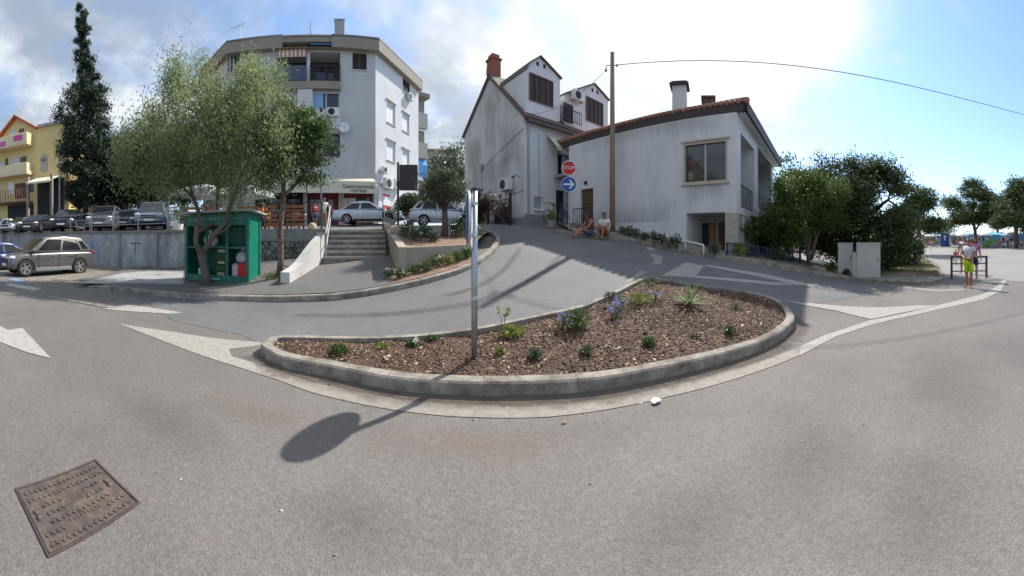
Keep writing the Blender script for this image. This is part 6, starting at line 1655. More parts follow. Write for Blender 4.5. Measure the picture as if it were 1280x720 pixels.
for i, (a_, b_, d) in enumerate(((232, 268, 14.8), (296, 322, 14.6), (330, 346, 14.4), (357, 381, 14.4))):
    c0, c1 = np.array(at(a_, d)), np.array(at(b_, d)); wq = np.linalg.norm(c1 - c0); q = (c1 - c0) / wq; zg = T(*c0)
    t = thing('wooden_screen', ('orange wood bench screen of the cafe above the left of the green shelter', 'orange wood bench screen of the cafe above the right of the green shelter', 'narrow orange wood screen just left of the dark trunk', 'orange wood screen just right of the dark trunk')[i], 'screen', (*c0, zg), math.atan2(q[1], q[0]), 'wooden screens round the cafe')
    for k, z in enumerate((.18, .38, .58, .78, .98)): mb = MB(); mb.box(0, wq, -.02, .02, z, z + .13); mb.build('board', M('orange_board', (.30, .115, .05), .6, var=.25, vscale=5), t, local=True)
    for x_ in (.06, wq - .06): mb = MB(); mb.box(x_ - .04, x_ + .04, .021, .09, 0, 1.12); mb.build('post', BROWNW, t, local=True)
def cafe_chair():
    t = thing('cafe_chair', '', 'chair', (0, 0, 0), 0, 'chairs of the cafe terrace')
    mb = MB(); mb.box(-.21, .21, -.21, .21, .43, .47); mb.build('seat', ORANGEW, t, local=True)
    mb = MB(); mb.box(-.21, .21, .19, .23, .55, .88); mb.build('backrest', ORANGEW, t, local=True)
    for sx_ in (-1, 1):
        mb = MB(); mb.box(sx_ * .19 - .018, sx_ * .19 + .018, -.21, -.17, 0, .429); mb.build('leg', BROWNW, t, local=True)
        mb = MB(); mb.box(sx_ * .19 - .018, sx_ * .19 + .018, .235, .27, 0, .86); mb.build('leg', BROWNW, t, local=True)
    return t
def cafe_table(px, d, label):
    x, y = at(px, d); t = thing('cafe_table', label, 'table', (x, y, T(x, y)), 0, 'tables of the cafe terrace')
    mb = MB(); mb.lathe([(0, .7), (.38, .7), (.38, .735), (0, .735)], (0, 0, 0), 20); mb.build('tabletop', WHITEF, t, local=True)
    mb = MB(); mb.tube([(0, 0, .03), (0, 0, .699)], .03, 8); mb.lathe([(.24, 0), (.22, .03), (0, .032)], (0, 0, 0), 14); mb.build('leg', DARKM, t, local=True)
ch0 = cafe_chair()
for k, (px, d, rz, lb) in enumerate(((240, 16.2, .6, 'wooden cafe chair under the left edge of the left parasol'), (262, 16.4, 2.4, 'wooden cafe chair between the parasol pole and the tree trunk'), (285, 16.0, -.5, 'wooden cafe chair behind the fork of the grey green tree'), (340, 16.0, 1.8, 'wooden cafe chair just left of the dark trunk'), (366, 16.2, .2, 'wooden cafe chair just right of the dark trunk'))):
    x, y = at(px, d)
    if k == 0: ch0.location = (x, y, T(x, y)); ch0.rotation_euler.z = rz; ch0['label'] = lb
    else: dup(ch0, (x, y, T(x, y)), rz, lb)
cafe_table(250, 16.5, 'round white cafe table under the left parasol'); cafe_table(374, 16.6, 'round white cafe table right of the dark trunk'); cafe_table(296, 16.6, 'round white cafe table under the right parasol')
# ---------------------------------------------------------------- vehicles
TYRE = M('tyre_rubber', (.02, .02, .02), .8, bump=.2, bscale=60)
RIM = M('alloy_rim', (.42, .43, .44), .35, metal=.8)
CARGL = M('car_glass', (.012, .015, .018), .08, spec=.55)
LAMPC = M('clear_headlamp', (.62, .66, .68), .12, spec=.8)
LAMPR = M('red_tail_lamp', (.35, .012, .012), .2, spec=.7)
TRIM = M('black_trim', (.022, .022, .024), .6)
PLATE = M('number_plate', (.7, .7, .68), .5)
CHR = M('chrome', (.6, .6, .6), .2, metal=.9)
def paint(name, col, metal=.35):
    return M(name, col, .28, metal=metal, coat=.6, spec=.5)
def make_car(label, loc, rz, pm, L=4.3, W=1.78, Ht=1.6, kind='suv', wr=.34, wb=2.65, group=None, name=None, rails=False):
    """x forward, y to the left; the wheels stand on z = 0"""
    t = thing(name or 'parked_car', label, 'car', loc, rz, group)
    gc = .22 if kind == 'suv' else .17
    if kind == 'suv':
        belt = Ht * .61
        top = [(-.5, .52 * Ht), (-.485, .60 * Ht), (-.44, belt), (-.2, belt), (.12, belt * .985), (.28, belt * .955), (.40, belt * .90), (.465, belt * .81), (.5, belt * .66)]
        gh_ = [(.285, 0), (.085, .97), (-.345, .95), (-.480, 0)]
    elif kind == 'sedan':
        belt = Ht * .63
        top = [(-.5, .50 * Ht), (-.49, .62 * Ht), (-.46, belt * 1.03), (-.36, belt * 1.04), (-.15, belt), (.12, belt * .97), (.26, belt * .93), (.38, belt * .86), (.46, belt * .77), (.5, belt * .60)]
        gh_ = [(.245, 0), (.035, .97), (-.20, .96), (-.405, 0)]
    else:
        belt = Ht * .60
        top = [(-.5, .50 * Ht), (-.49, .58 * Ht), (-.45, belt), (-.2, belt), (.15, belt), (.30, belt * .95), (.40, belt * .88), (.47, belt * .76), (.5, belt * .6)]
        gh_ = [(.29, 0), (.05, .97), (-.35, .95), (-.48, 0)]
    def wid(f):
        a = abs(f)
        return W / 2 * (1 - .10 * max(0, (a - .33) / .17) ** 1.6 - (.10 if a > .495 else 0))
    vs, fs = [], []
    ring = 9
    for f, zt in top:
        w_ = wid(f); zb = gc + .10 * max(0, (abs(f) - .40) / .10)
        pr = [(0, zb), (.80 * w_, zb), (.97 * w_, zb + .09), (w_, zb + (zt - zb) * .42), (w_ * .985, zb + (zt - zb) * .72), (w_ * .955, zt - .07), (w_ * .88, zt - .012), (w_ * .5, zt + .012), (0, zt + .02)]
        full = pr + [(-y, z) for y, z in pr[-2:0:-1]]
        vs += [(f * L, y, z) for y, z in full]
    m_ = 16; n_ = len(top)
    fs = [(i * m_ + k, (i + 1) * m_ + k, (i + 1) * m_ + (k + 1) % m_, i * m_ + (k + 1) % m_) for i in range(n_ - 1) for k in range(m_)]
    fs += [tuple(range(m_))[::-1][::-1], tuple((n_ - 1) * m_ + k for k in range(m_))[::-1]]
    me = bpy.data.meshes.new('body'); me.from_pydata(vs, [], fs)
    bm = bmesh.new(); bm.from_mesh(me); bmesh.ops.recalc_face_normals(bm, faces=bm.faces); bm.to_mesh(me); bm.free()
    me.materials.append(pm); me.materials.append(TRIM)
    o = bpy.data.objects.new('body', me); COL.objects.link(o)
    sb = o.modifiers.new('s', 'SUBSURF'); sb.levels = 2; sb.render_levels = 2
    cm = MB(); xs = (wb / 2 + .02 * L * 0, -wb / 2); shift = .015 * L
    for x_ in (wb / 2 + shift, -wb / 2 + shift):
        cm.lathe([(wr * 1.14, -W * .6), (wr * 1.14, W * .6)], (0, 0, 0), 28, 0, Matrix.Translation((x_, 0, wr)) @ Matrix.Rotation(R(90), 4, 'X'))
    co = cm.build('cutter', TRIM)
    bo_ = o.modifiers.new('b', 'BOOLEAN'); bo_.object = co; bo_.operation = 'DIFFERENCE'; bo_.solver = 'EXACT'
    try: bo_.material_mode = 'TRANSFER'
    except Exception: pass
    dg = bpy.context.evaluated_depsgraph_get(); dg.update()
    nm = bpy.data.meshes.new_from_object(o.evaluated_get(dg)); nm.name = 'body'
    o.modifiers.clear(); o.data = nm; bpy.data.objects.remove(co)
    nm.polygons.foreach_set('use_smooth', [True] * len(nm.polygons))
    try:
        nm.set_sharp_from_angle(angle=R(40))
    except Exception: pass
    o.parent = t
    # cabin: pillars and roof in paint, panes a little proud of its flats
    zb_, zt = belt - .03, Ht
    wl, wh = W / 2 * .90, W / 2 * .70
    A, B, Cc_, D = [(gh_[i][0] * L, zb_ + (zt - zb_) * gh_[i][1]) for i in range(4)]
    mb = MB()
    lo_ = [(A[0], wl, A[1]), (D[0], wl * .97, D[1]), (D[0], -wl * .97, D[1]), (A[0], -wl, A[1])]
    hi_ = [(B[0], wh, B[1] - .02), (Cc_[0], wh, Cc_[1] - .02), (Cc_[0], -wh, Cc_[1] - .02), (B[0], -wh, B[1] - .02)]
    mid = (B[0] + Cc_[0]) / 2
    mb.add(lo_ + hi_ + [(mid, wh * 1.02, zt + .012), (mid, -wh * 1.02, zt + .012)], [(0, 1, 5, 8, 4), (2, 3, 7, 9, 6), (3, 0, 4, 7), (1, 2, 6, 5), (4, 8, 9, 7), (8, 5, 6, 9), (3, 2, 1, 0)])
    cb_ = mb.build('cabin', pm, t, local=True, bevel=.065, seg=4); cb_.data.polygons.foreach_set('use_smooth', [True] * len(cb_.data.polygons))
    def bil(c, s, v):
        a = Vector(c[0]).lerp(Vector(c[1]), s); b_ = Vector(c[3]).lerp(Vector(c[2]), s); return a.lerp(b_, v)
    def pane(c, s0, s1, v0, v1, nm_, mat=CARGL, off=.012):
        q = [bil(c, s0, v0), bil(c, s1, v0), bil(c, s1, v1), bil(c, s0, v1)]
        nrm = (q[1] - q[0]).cross(q[3] - q[0]).normalized(); ctr = Vector((mid, 0, belt))
        if nrm.dot((q[0] + q[2]) / 2 - ctr) < 0: nrm = -nrm; q = q[::-1]
        mb = MB(); mb.slab([p + nrm * off for p in q], .02); return mb.build(nm_, mat, t, local=True)
    for sgn in (1, -1):
        c = [lo_[0] if sgn > 0 else lo_[3], lo_[1] if sgn > 0 else lo_[2], hi_[1] if sgn > 0 else hi_[2], hi_[0] if sgn > 0 else hi_[3]]
        if kind == 'suv': cuts = ((.10, .45), (.49, .80), (.84, .945))
        elif kind == 'sedan': cuts = ((.10, .50), (.545, .93))
        else: cuts = ((.12, .50), (.54, .90))
        for k, (s0_, s1_) in enumerate(cuts): pane(c, s0_, s1_, .12 if k < 2 else .2, .84 if k < 2 else .74, 'side_window')
        for x_ in (wb / 2 + shift, -wb / 2 + shift):
            Xw = Matrix.Translation((x_, sgn * (W / 2 - .11), wr)) @ Matrix.Rotation(R(-90) * sgn, 4, 'X')
            mb = MB(); q = wr
            mb.lathe([(q * .66, -.10), (q * .9, -.11), (q, -.08), (q, .08), (q * .9, .105), (q * .70, .10), (q * .66, .08)], (0, 0, 0), 28, 0, Xw); wh_ = mb.build('wheel', TYRE, t, True, True)
            mb = MB(); mb.lathe([(0, .02), (q * .60, .02), (q * .66, .085), (q * .70, .088), (q * .70, .07), (q * .64, -.08), (0, -.08)], (0, 0, 0), 28, 0, Xw); mb.build('rim_barrel', TRIM, wh_, local=True)
            mb = MB()
            for k in range(5):
                Xs = Xw @ Matrix.Rotation(2 * PI * k / 5, 4, 'Z'); mb.box(.02, q * .665, -q * .10, q * .10, .045, .085, 0, Xs)
            mb.lathe([(0, .095), (q * .16, .09), (q * .18, .04)], (0, 0, 0), 14, 0, Xw); mb.lathe([(q * .62, .06), (q * .62, .094), (q * .69, .094), (q * .69, .06)], (0, 0, 0), 28, 0, Xw); mb.build('rim', RIM, wh_, local=True)
        # mirror, lamps, door lines and handles
        mb = MB(); mb.ball((A[0] - .16, sgn * (W / 2 + .02), belt + .06), (.07, .11, .085), 10, 7); mb.build('mirror', pm, t, True, True)
        mb = MB(); fx = .452 * L; mb.ball((fx, sgn * wid(.44) * .76, belt * .765), (.16, .19, .085), 12, 7, 0, Matrix.Rotation(-sgn * .5, 4, 'Z')); mb.build('headlight', LAMPC, t, True, True)
        mb = MB(); mb.ball((-.482 * L, sgn * wid(.47) * .83, belt * .93), (.07, .15, .12), 10, 7); mb.build('tail_light', LAMPR, t, True, True)
        mb = MB(); xd = -.04 * L; 
        for x_ in (.19 * L, -.045 * L, -.245 * L):
            mb.box(x_ - .004, x_ + .004, sgn * W / 2 * .984 - .01, sgn * W / 2 * .984 + .016, gc + .14, belt - .10)
        mb.build('door_gap', TRIM, t, local=True, split=True)
        for x_ in (.0 * L, -.21 * L):
            mb = MB(); mb.box(x_ - .02, x_ + .14, sgn * W / 2 * .985 - .02, sgn * W / 2 * .985 + .025, belt - .20, belt - .165); mb.build('door_handle', pm if kind != 'suv' else CHR, t, local=True)
        mb = MB(); mb.box(-wb / 2 + .5, wb / 2 - .38, sgn * W / 2 * .97 - .03, sgn * W / 2 * .97 + .045, gc + .02, gc + .13); mb.build('sill_trim', GREYM if kind == 'suv' else TRIM, t, local=True)
    c = [lo_[3], lo_[0], hi_[0], hi_[3]]; pane(c, .05, .95, .07, .90, 'windscreen')
    c = [lo_[1], lo_[2], hi_[2], hi_[1]]; pane(c, .08, .92, .12, .86, 'rear_window')
    # front and rear trim
    mb = MB(); mb.box(L * .5 - .10, L * .5 + .008, -W * .24, W * .24, belt * .56, belt * .72); mb.build('grille', TRIM, t, local=True, bevel=.01)
    mb = MB(); mb.box(L * .5 - .16, L * .5 - .012, -W * .40, W * .40, gc + .09, gc + .20); mb.build('bumper_intake', TRIM, t, local=True, bevel=.02)
    for s_, z_ in ((1, gc + .26), (-1, belt * .72)):
        mb = MB(); mb.box(s_ * (L * .5 + .012) - .012, s_ * (L * .5 + .012) + .012, -.26, .26, z_ - .055, z_ + .055); mb.build('number_plate', PLATE, t, local=True)
    if kind == 'suv' and rails:
        for sgn in (1, -1): mb = MB(); mb.tube([(B[0] - .1, sgn * wh * .92, zt - .01), (B[0] - .25, sgn * wh * .92, zt + .045), (Cc_[0] + .25, sgn * wh * .92, zt + .045), (Cc_[0] + .1, sgn * wh * .92, zt - .02)], .02, 6); mb.build('roof_rail', CHR, t, local=True)
    return t
def car_at(px, d, head, zf, **k):
    """head: direction of the bonnet, degrees from +Y towards +X"""
    x, y = at(px, d); return make_car(loc=(x, y, zf(x, y)), rz=R(90 - head), **k)
# brown SUV in the car park: rear towards the wall
a_, b_ = np.array(at(33, 14.0)), np.array(at(101, 15.1)); hd_ = a_ - b_; 
c_ = (a_ + b_) / 2; n_h = hd_ / np.linalg.norm(hd_); side = np.array((n_h[1], -n_h[0]))
# the wheels measured are on the near side
if np.dot(side, -c_) > 0: c_ = c_ - side * .8
else: c_ = c_ + side * .8
make_car('shiny brown metallic SUV parked on the grass block paving below the graffiti wall', (c_[0], c_[1], H(*c_) + .012), math.atan2(n_h[1], n_h[0]), paint('brown_paint', (.128, .120, .115), .5), 4.2, 1.80, 1.74, 'suv', .355, 2.62, name='sport_utility_car')
x, y = at(-2, 17.2)
make_car('dark blue saloon car mostly cut off by the left edge, behind the brown SUV', (x - .6, y - .3, H(x, y) + .012), math.atan2(n_h[1], n_h[0]) + .05, paint('dark_blue_paint', (.02, .04, .13), .3), 4.4, 1.75, 1.46, 'sedan', .31, 2.6)
pk_ = 'cars parked along the upper terrace'
WH_P, SI_P, BK_P, GR_P = paint('white_car_paint', (.68, .69, .70), 0), paint('silver_car_paint', (.50, .53, .56), .5), paint('black_car_paint', (.022, .026, .034), .3), paint('grey_car_paint', (.15, .155, .17), .4)
for px, d, hd, pm, L_, W_c, H_c, kd, lb in (
    (2, 31.0, 140, WH_P, 4.2, 1.72, 1.48, 'hatch', 'white hatchback at the far left end of the upper row of parked cars'),
    (27, 28.0, 135, SI_P, 4.5, 1.75, 1.45, 'sedan', 'silver saloon second from the left in the upper row of parked cars'),
    (47, 24.2, 118, BK_P, 4.4, 1.76, 1.44, 'sedan', 'black saloon with pale headlamps below the yellow house in the upper row'),
    (86, 22.4, 116, paint('black_blue_paint', (.022, .026, .036), .4), 4.5, 1.85, 1.66, 'suv', 'black off-roader under the cypress in the upper row of parked cars'),
    (113, 26.0, 110, BK_P, 4.2, 1.7, 1.46, 'hatch', 'black hatchback half hidden between the off-roader and the grey people carrier'),
    (133, 20.2, 122, GR_P, 4.4, 1.82, 1.68, 'hatch', 'dark grey people carrier with a white number plate in the upper row'),
    (162, 21.8, 126, paint('purple_black_paint', (.035, .028, .042), .3), 4.1, 1.7, 1.45, 'hatch', 'dark purple hatchback between the two grey people carriers'),
    (192, 18.6, 124, paint('blue_grey_paint', (.17, .20, .25), .5), 4.5, 1.85, 1.72, 'suv', 'blue grey SUV with a broad grille at the right end of the upper row')):
    car_at(px, d + 1.4, hd, T, label=lb, pm=pm, L=L_, W=W_c, Ht=H_c, kind=kd, group=pk_)
car_at(461, 21.6, 77, T, label='silver blue saloon car parked in front of the shop with the cream awning', pm=paint('ice_blue_paint', (.47, .53, .60), .5), L=4.65, W=1.76, Ht=1.47, kind='sedan', wr=.32, wb=2.7)
car_at(553, 21.4, 72, T, label='silver SUV parked behind the small olive tree in the flower bed', pm=paint('silver_blue_paint', (.44, .49, .54), .5), L=4.4, W=1.8, Ht=1.66, kind='suv', name='sport_utility_car')
# scooter by the gable wall
def scooter(px, d, rz):
    x, y = at(px, d); t = thing('motor_scooter', 'dark red motor scooter parked in front of the iron gate of the gabled house', 'scooter', (x, y, H(x, y)), rz)
    P_ = paint('scooter_red', (.16, .035, .035), .2)
    for x_ in (.62, -.58):
        mb = MB(); X = Matrix.Translation((x_, 0, .24)) @ XR; mb.lathe([(.14, -.05), (.23, -.055), (.245, 0), (.23, .055), (.14, .05)], (0, 0, 0), 20, 0, X); w_ = mb.build('wheel', TYRE, t, True, True)
        mb = MB(); mb.lathe([(0, -.04), (.145, -.045), (.145, .045), (0, .04)], (0, 0, 0), 16, 0, X); mb.build('rim', RIM, w_, local=True)
    mb = MB(); mb.prism([(-.75, -.13), (-.75, .13), (-.1, .17), (.0, .12), (.0, -.12), (-.1, -.17)], .42, .70); mb.prism([(-.05, -.14), (-.05, .14), (.42, .14), (.42, -.14)], .27, .35); mb.build('body', P_, t, local=True, bevel=.05)
    mb = MB(); mb.slab([(.36, -.2, .32), (.36, .2, .32), (.52, .17, .95), (.52, -.17, .95)], .05); mb.build('leg_shield', P_, t, local=True, bevel=.02)
    mb = MB(); mb.prism([(-.72, -.13), (-.72, .13), (0, .12), (0, -.12)], .705, .80); mb.build('saddle', BLACKP, t, local=True, bevel=.03)
    mb = MB(); mb.tube([(.62, .07, .24), (.50, .0, .9), (.46, 0, 1.02)], .03, 8); mb.tube([(.42, -.33, 1.05), (.48, 0, 1.02), (.42, .33, 1.05)], .018, 6); mb.build('handlebar', DARKM, t, local=True)
    mb = MB(); mb.ball((.55, 0, .93), (.06, .09, .08), 10, 7); mb.build('headlight', LAMPC, t, True, True)
scooter(627, 17.4, R(-60))
# bicycle leaning by the sign
def bicycle(px, d, rz, label, col):
    x, y = at(px, d); t = thing('bicycle', label, 'bicycle', (x, y, H(x, y) + .125), rz, 'bicycles by the stop sign')
    for x_ in (.52, -.52):
        X = Matrix.Translation((x_, 0, .34)) @ XR; mb = MB(); pts_ = [X @ Vector((.325 * math.cos(a), .325 * math.sin(a), 0)) for a in np.linspace(0, 2 * PI, 25)]; mb.tube(pts_, .018, 6, caps=False); w_ = mb.build('wheel', TYRE, t, True, True)
        mb = MB()
        for k in range(8): a = k * PI / 4; mb.tube([X @ Vector((0, 0, 0)), X @ Vector((.31 * math.cos(a), .31 * math.sin(a), 0))], .003, 4)
        mb.build('spokes', GREYM, w_, local=True)
    mb = MB()
    for a, b__ in (((-.52, .34), (-.12, .30)), ((-.52, .34), (-.2, .80)), ((-.12, .30), (-.22, .86)), ((-.12, .30), (.36, .76)), ((-.2, .78), (.36, .80)), ((.36, .84), (.52, .34))): mb.tube([(a[0], 0, a[1]), (b__[0], 0, b__[1])], .017, 6)
    mb.build('frame', col, t, local=True)
    mb = MB(); mb.tube([(.36, 0, .84), (.36, 0, 1.0)], .015, 6); mb.tube([(.30, -.27, 1.02), (.4, 0, 1.0), (.30, .27, 1.02)], .014, 6); mb.build('handlebar', DARKM, t, local=True)
    mb = MB(); mb.ball((-.24, 0, .90), (.13, .08, .035), 10, 6); mb.build('saddle', BLACKP, t, True, True)
bicycle(696.5, 15.4, R(35), 'dark bicycle leaning left of the stop sign post by the dark door', DARKM)
bicycle(703.5, 15.0, R(65), 'blue bicycle right behind the stop sign post', M('bike_blue', (.05, .09, .2), .4))
# ---------------------------------------------------------------- vegetation
BARK = M('grey_bark', (.13, .105, .085), .95, var=.35, vscale=6, bump=.7, bscale=22, stretch=(3, 3, .8))
BARKR = M('reddish_bark', (.085, .045, .032), .95, var=.4, vscale=7, bump=.8, bscale=20, col2=(.24, .19, .15), scale2=9, stretch=(2, 2, 1))
BARKD = M('dark_bark', (.05, .04, .034), .95, var=.3, vscale=6, bump=.6, bscale=22)
L_OLIVE = leafmat('silver_green_leaves', (.105, .142, .055), (.34, .40, .185), .5, .52, .9)
L_DARK = leafmat('dark_green_leaves', (.022, .044, .014), (.08, .12, .038), .5, .25, .8)
L_PINE = leafmat('pine_needles', (.026, .048, .016), (.10, .14, .045), .55, .25, .6)
L_CYP = leafmat('cypress_leaves', (.009, .022, .011), (.035, .060, .026), .6, .15, .5)
L_GREEN = leafmat('fresh_green_leaves', (.035, .07, .016), (.15, .21, .055), .5, .45, .8)
L_YEL = leafmat('yellow_green_leaves', (.13, .16, .03), (.30, .32, .08), .5, .35, 3)
L_PURP = leafmat('brown_purple_leaves', (.045, .022, .02), (.12, .06, .045), .5, .3, 1.5)
L_GREY = leafmat('grey_green_leaves', (.06, .085, .05), (.16, .19, .12), .6, .3, 2)
L_BED = leafmat('bed_leaves', (.03, .07, .02), (.13, .20, .06), .5, .35, 4)
F_BLUE = leafmat('blue_petals', (.20, .22, .50), (.40, .41, .70), .6, .3, 5)
F_WHITE = leafmat('white_petals', (.6, .6, .58), (.75, .74, .7), .6, .3, 5)
L_VAR = leafmat('striped_spiky_leaves', (.13, .19, .07), (.42, .46, .27), .45, .3, 8)
L_DRY = leafmat('dry_grass', (.08, .125, .03), (.30, .27, .11), .7, .3, 1.2)

def leaf_quads(P, ln, wd, up=.0, dirs=None):
    n = len(P); a = rng.normal(size=(n, 3)) if dirs is None else dirs
    a[:, 2] -= up * 0
    a /= np.linalg.norm(a, axis=1)[:, None] + 1e-9
    b = np.cross(a, rng.normal(size=(n, 3))); b /= np.linalg.norm(b, axis=1)[:, None] + 1e-9
    L_ = (ln * rng.uniform(.65, 1.25, n))[:, None]; W2 = (wd * rng.uniform(.7, 1.2, n))[:, None]
    V = np.stack([P - a * L_ * .5, P + b * W2 * .5 - a * L_ * .06, P + a * L_ * .5, P - b * W2 * .5 - a * L_ * .06], 1)
    return V.reshape(-1, 3), np.arange(4 * n).reshape(n, 4)

def clumpy(blobs, ncl, nleaf, cr, shell=.55, flat=1.0):
    """clump centres inside ellipsoids, then leaf points round them"""
    vol = np.array([b[1][0] * b[1][1] * b[1][2] for b in blobs]) ** .75; vol /= vol.sum()
    cs = []
    for k in range(ncl):
        b = blobs[rng.choice(len(blobs), p=vol)]; v = rng.normal(size=3); v /= np.linalg.norm(v)
        r = shell + (1 - shell) * rng.random() ** .6 if rng.random() < .8 else rng.random()
        cs.append(np.array(b[0]) + v * np.array(b[1]) * r)
    cs = np.array(cs); size = cr * rng.uniform(.55, 1.35, ncl)
    per = rng.multinomial(nleaf, size ** 2 / (size ** 2).sum())
    out = []
    for c, s, k in zip(cs, size, per):
        q = rng.normal(size=(k, 3)) * s * .5; q[:, 2] *= flat; out.append(c + q)
    return cs, np.concatenate(out)

def tree(name, label, cat, base, limbs, blobs, ncl, nleaf, cr, leaf, lm, bark, group=None, twigs=.5, flat=1.0, tr=.012, shell=.55, droop=0.0, crown_name='crown'):
    t = thing(name, label, cat, base, 0, group)
    mb = MB(); tips = []
    for pts_, rs in limbs:
        mb.tube(pts_, rs, 9); 
        for p in pts_[len(pts_) // 2:]: tips.append(np.array(p))
    cs, P = clumpy(blobs, ncl, nleaf, cr, shell, flat)
    tips = np.array(tips)
    for c in cs:
        if rng.random() > twigs: continue
        i = np.argmin(np.linalg.norm(tips - c, axis=1)); a = tips[i]; m_ = a * .45 + c * .55 + rng.normal(size=3) * .12 * np.linalg.norm(c - a); m_[2] += .05 * np.linalg.norm(c - a)
        mb.tube([a, m_, c], [tr * 2.2, tr * 1.4, tr * .5], 5, caps=False)
    mb.build('trunk', bark, t, smooth=True)
    d = None
    if droop:
        d = rng.normal(size=(len(P), 3)); d[:, 2] -= droop
    V, Fc = leaf_quads(P, leaf[0], leaf[1], 0, d)
    raw_mesh(crown_name, V - np.array(base)[None], Fc, lm, t)
    return t
def Wp(px, py, d): x, y = at(px, d); return (x, y, zat(py, d))
def blob(px, py, d, rx, ry, rd=None):
    k = d / F; return (np.array(Wp(px, py, d)), (rx * k, (rd or rx) * k, ry * k))

# the grey green tree in front of the green shelter
x0, y0 = G(258, 355.5, .125); D0 = math.hypot(x0, y0)
def lim(pl, d=None): return [Wp(p[0], p[1], (d or D0) + (p[2] if len(p) > 2 else 0)) for p in pl]
k_ = D0 / F
limbs = [(lim([(258, 358), (257, 343), (254, 328), (251, 317)]), [.17, .13, .12, .115]),
         (lim([(251, 318), (245, 303), (246, 284), (249, 268, .1), (240, 240, .3), (228, 205, .4)]), [.10, .085, .08, .07, .05, .03]),
         (lim([(253, 318), (262, 303, -.1), (268, 293, -.2), (280, 280, -.3), (286, 262, -.3), (296, 236, -.3), (312, 200, -.2), (322, 170, 0)]), [.095, .08, .075, .07, .06, .055, .045, .025]),
         (lim([(247, 290), (256, 284, .1), (266, 280, .2), (272, 264, .3), (272, 235, .4), (268, 200, .4), (262, 150, .3)]), [.07, .06, .055, .055, .05, .045, .025]),
         (lim([(268, 294, -.2), (282, 287, -.35), (292, 276, -.5)]), [.04, .03, .015]),
         (lim([(272, 240, .4), (290, 210, .8), (300, 160, .9)]), [.045, .035, .02]), (lim([(244, 250, .2), (215, 220, -.2), (185, 195, -.3)]), [.045, .035, .02]), (lim([(296, 236, -.3), (325, 215, -.6), (345, 195, -.8)]), [.04, .03, .018])]
bl = [blob(250, 165, D0 + .2, 80, 70, 65), blob(190, 188, D0 - .2, 42, 42), blob(312, 150, D0 - .3, 50, 58), blob(335, 185, D0 - .8, 40, 44), blob(350, 160, D0 - .6, 18, 34), blob(262, 98, D0 + .3, 24, 36), blob(325, 100, D0 + .2, 26, 36), blob(300, 110, D0 + .2, 18, 20), blob(165, 205, D0 - .3, 26, 30), blob(205, 230, D0 - .5, 28, 24), blob(300, 215, D0 - .6, 42, 26), blob(225, 105, D0, 24, 28), blob(345, 225, D0 - .5, 22, 20)]
tree('silver_leaf_tree', 'airy grey green tree with forked twisting trunk in front of the green shelter', 'tree', (x0, y0, H(x0, y0) + .12), limbs, bl, 230, 70000, .42, (.11, .031), L_OLIVE, BARK, twigs=.75, tr=.012, shell=.5, droop=1.1, flat=1.35)
# dark tree right of the shelter
x1, y1 = G(350, 346.5, .125); D1 = math.hypot(x1, y1)
limbs = [([Wp(349, 353, D1), Wp(351, 325, D1), Wp(350, 290, D1), Wp(354, 250, D1), Wp(354, 215, D1), Wp(358, 170, D1), Wp(366, 130, D1)], [.12, .095, .085, .075, .065, .05, .02]),
         ([Wp(354, 246, D1), Wp(368, 232, D1 - .2), Wp(382, 215, D1 - .4), Wp(396, 200, D1 - .5)], [.06, .05, .04, .02]), ([Wp(355, 215, D1), Wp(340, 200, D1 + .2), Wp(330, 190, D1 + .3)], [.05, .04, .02]), ([Wp(360, 180, D1), Wp(385, 165, D1), Wp(402, 160, D1)], [.045, .035, .02])]
bl = [blob(383, 152, D1, 28, 16), blob(401, 186, D1 - .3, 20, 14), blob(368, 138, D1, 20, 16), blob(352, 185, D1, 30, 26), blob(396, 212, D1 - .4, 20, 12), blob(374, 200, D1, 28, 20), blob(372, 172, D1, 26, 18), blob(345, 160, D1 + .2, 22, 22), blob(386, 228, D1 - .3, 12, 8), blob(400, 165, D1, 14, 9)]
tree('umbrella_pine', 'dark green tree with bare reddish trunk and flat leaf clumps left of the steps', 'tree', (x1, y1, H(x1, y1) + .12), limbs, bl, 95, 17000, .30, (.13, .035), leafmat('bright_conifer', (.032, .068, .018), (.13, .20, .06), .5, .35, 1.2), BARKR, twigs=.9, flat=.45)
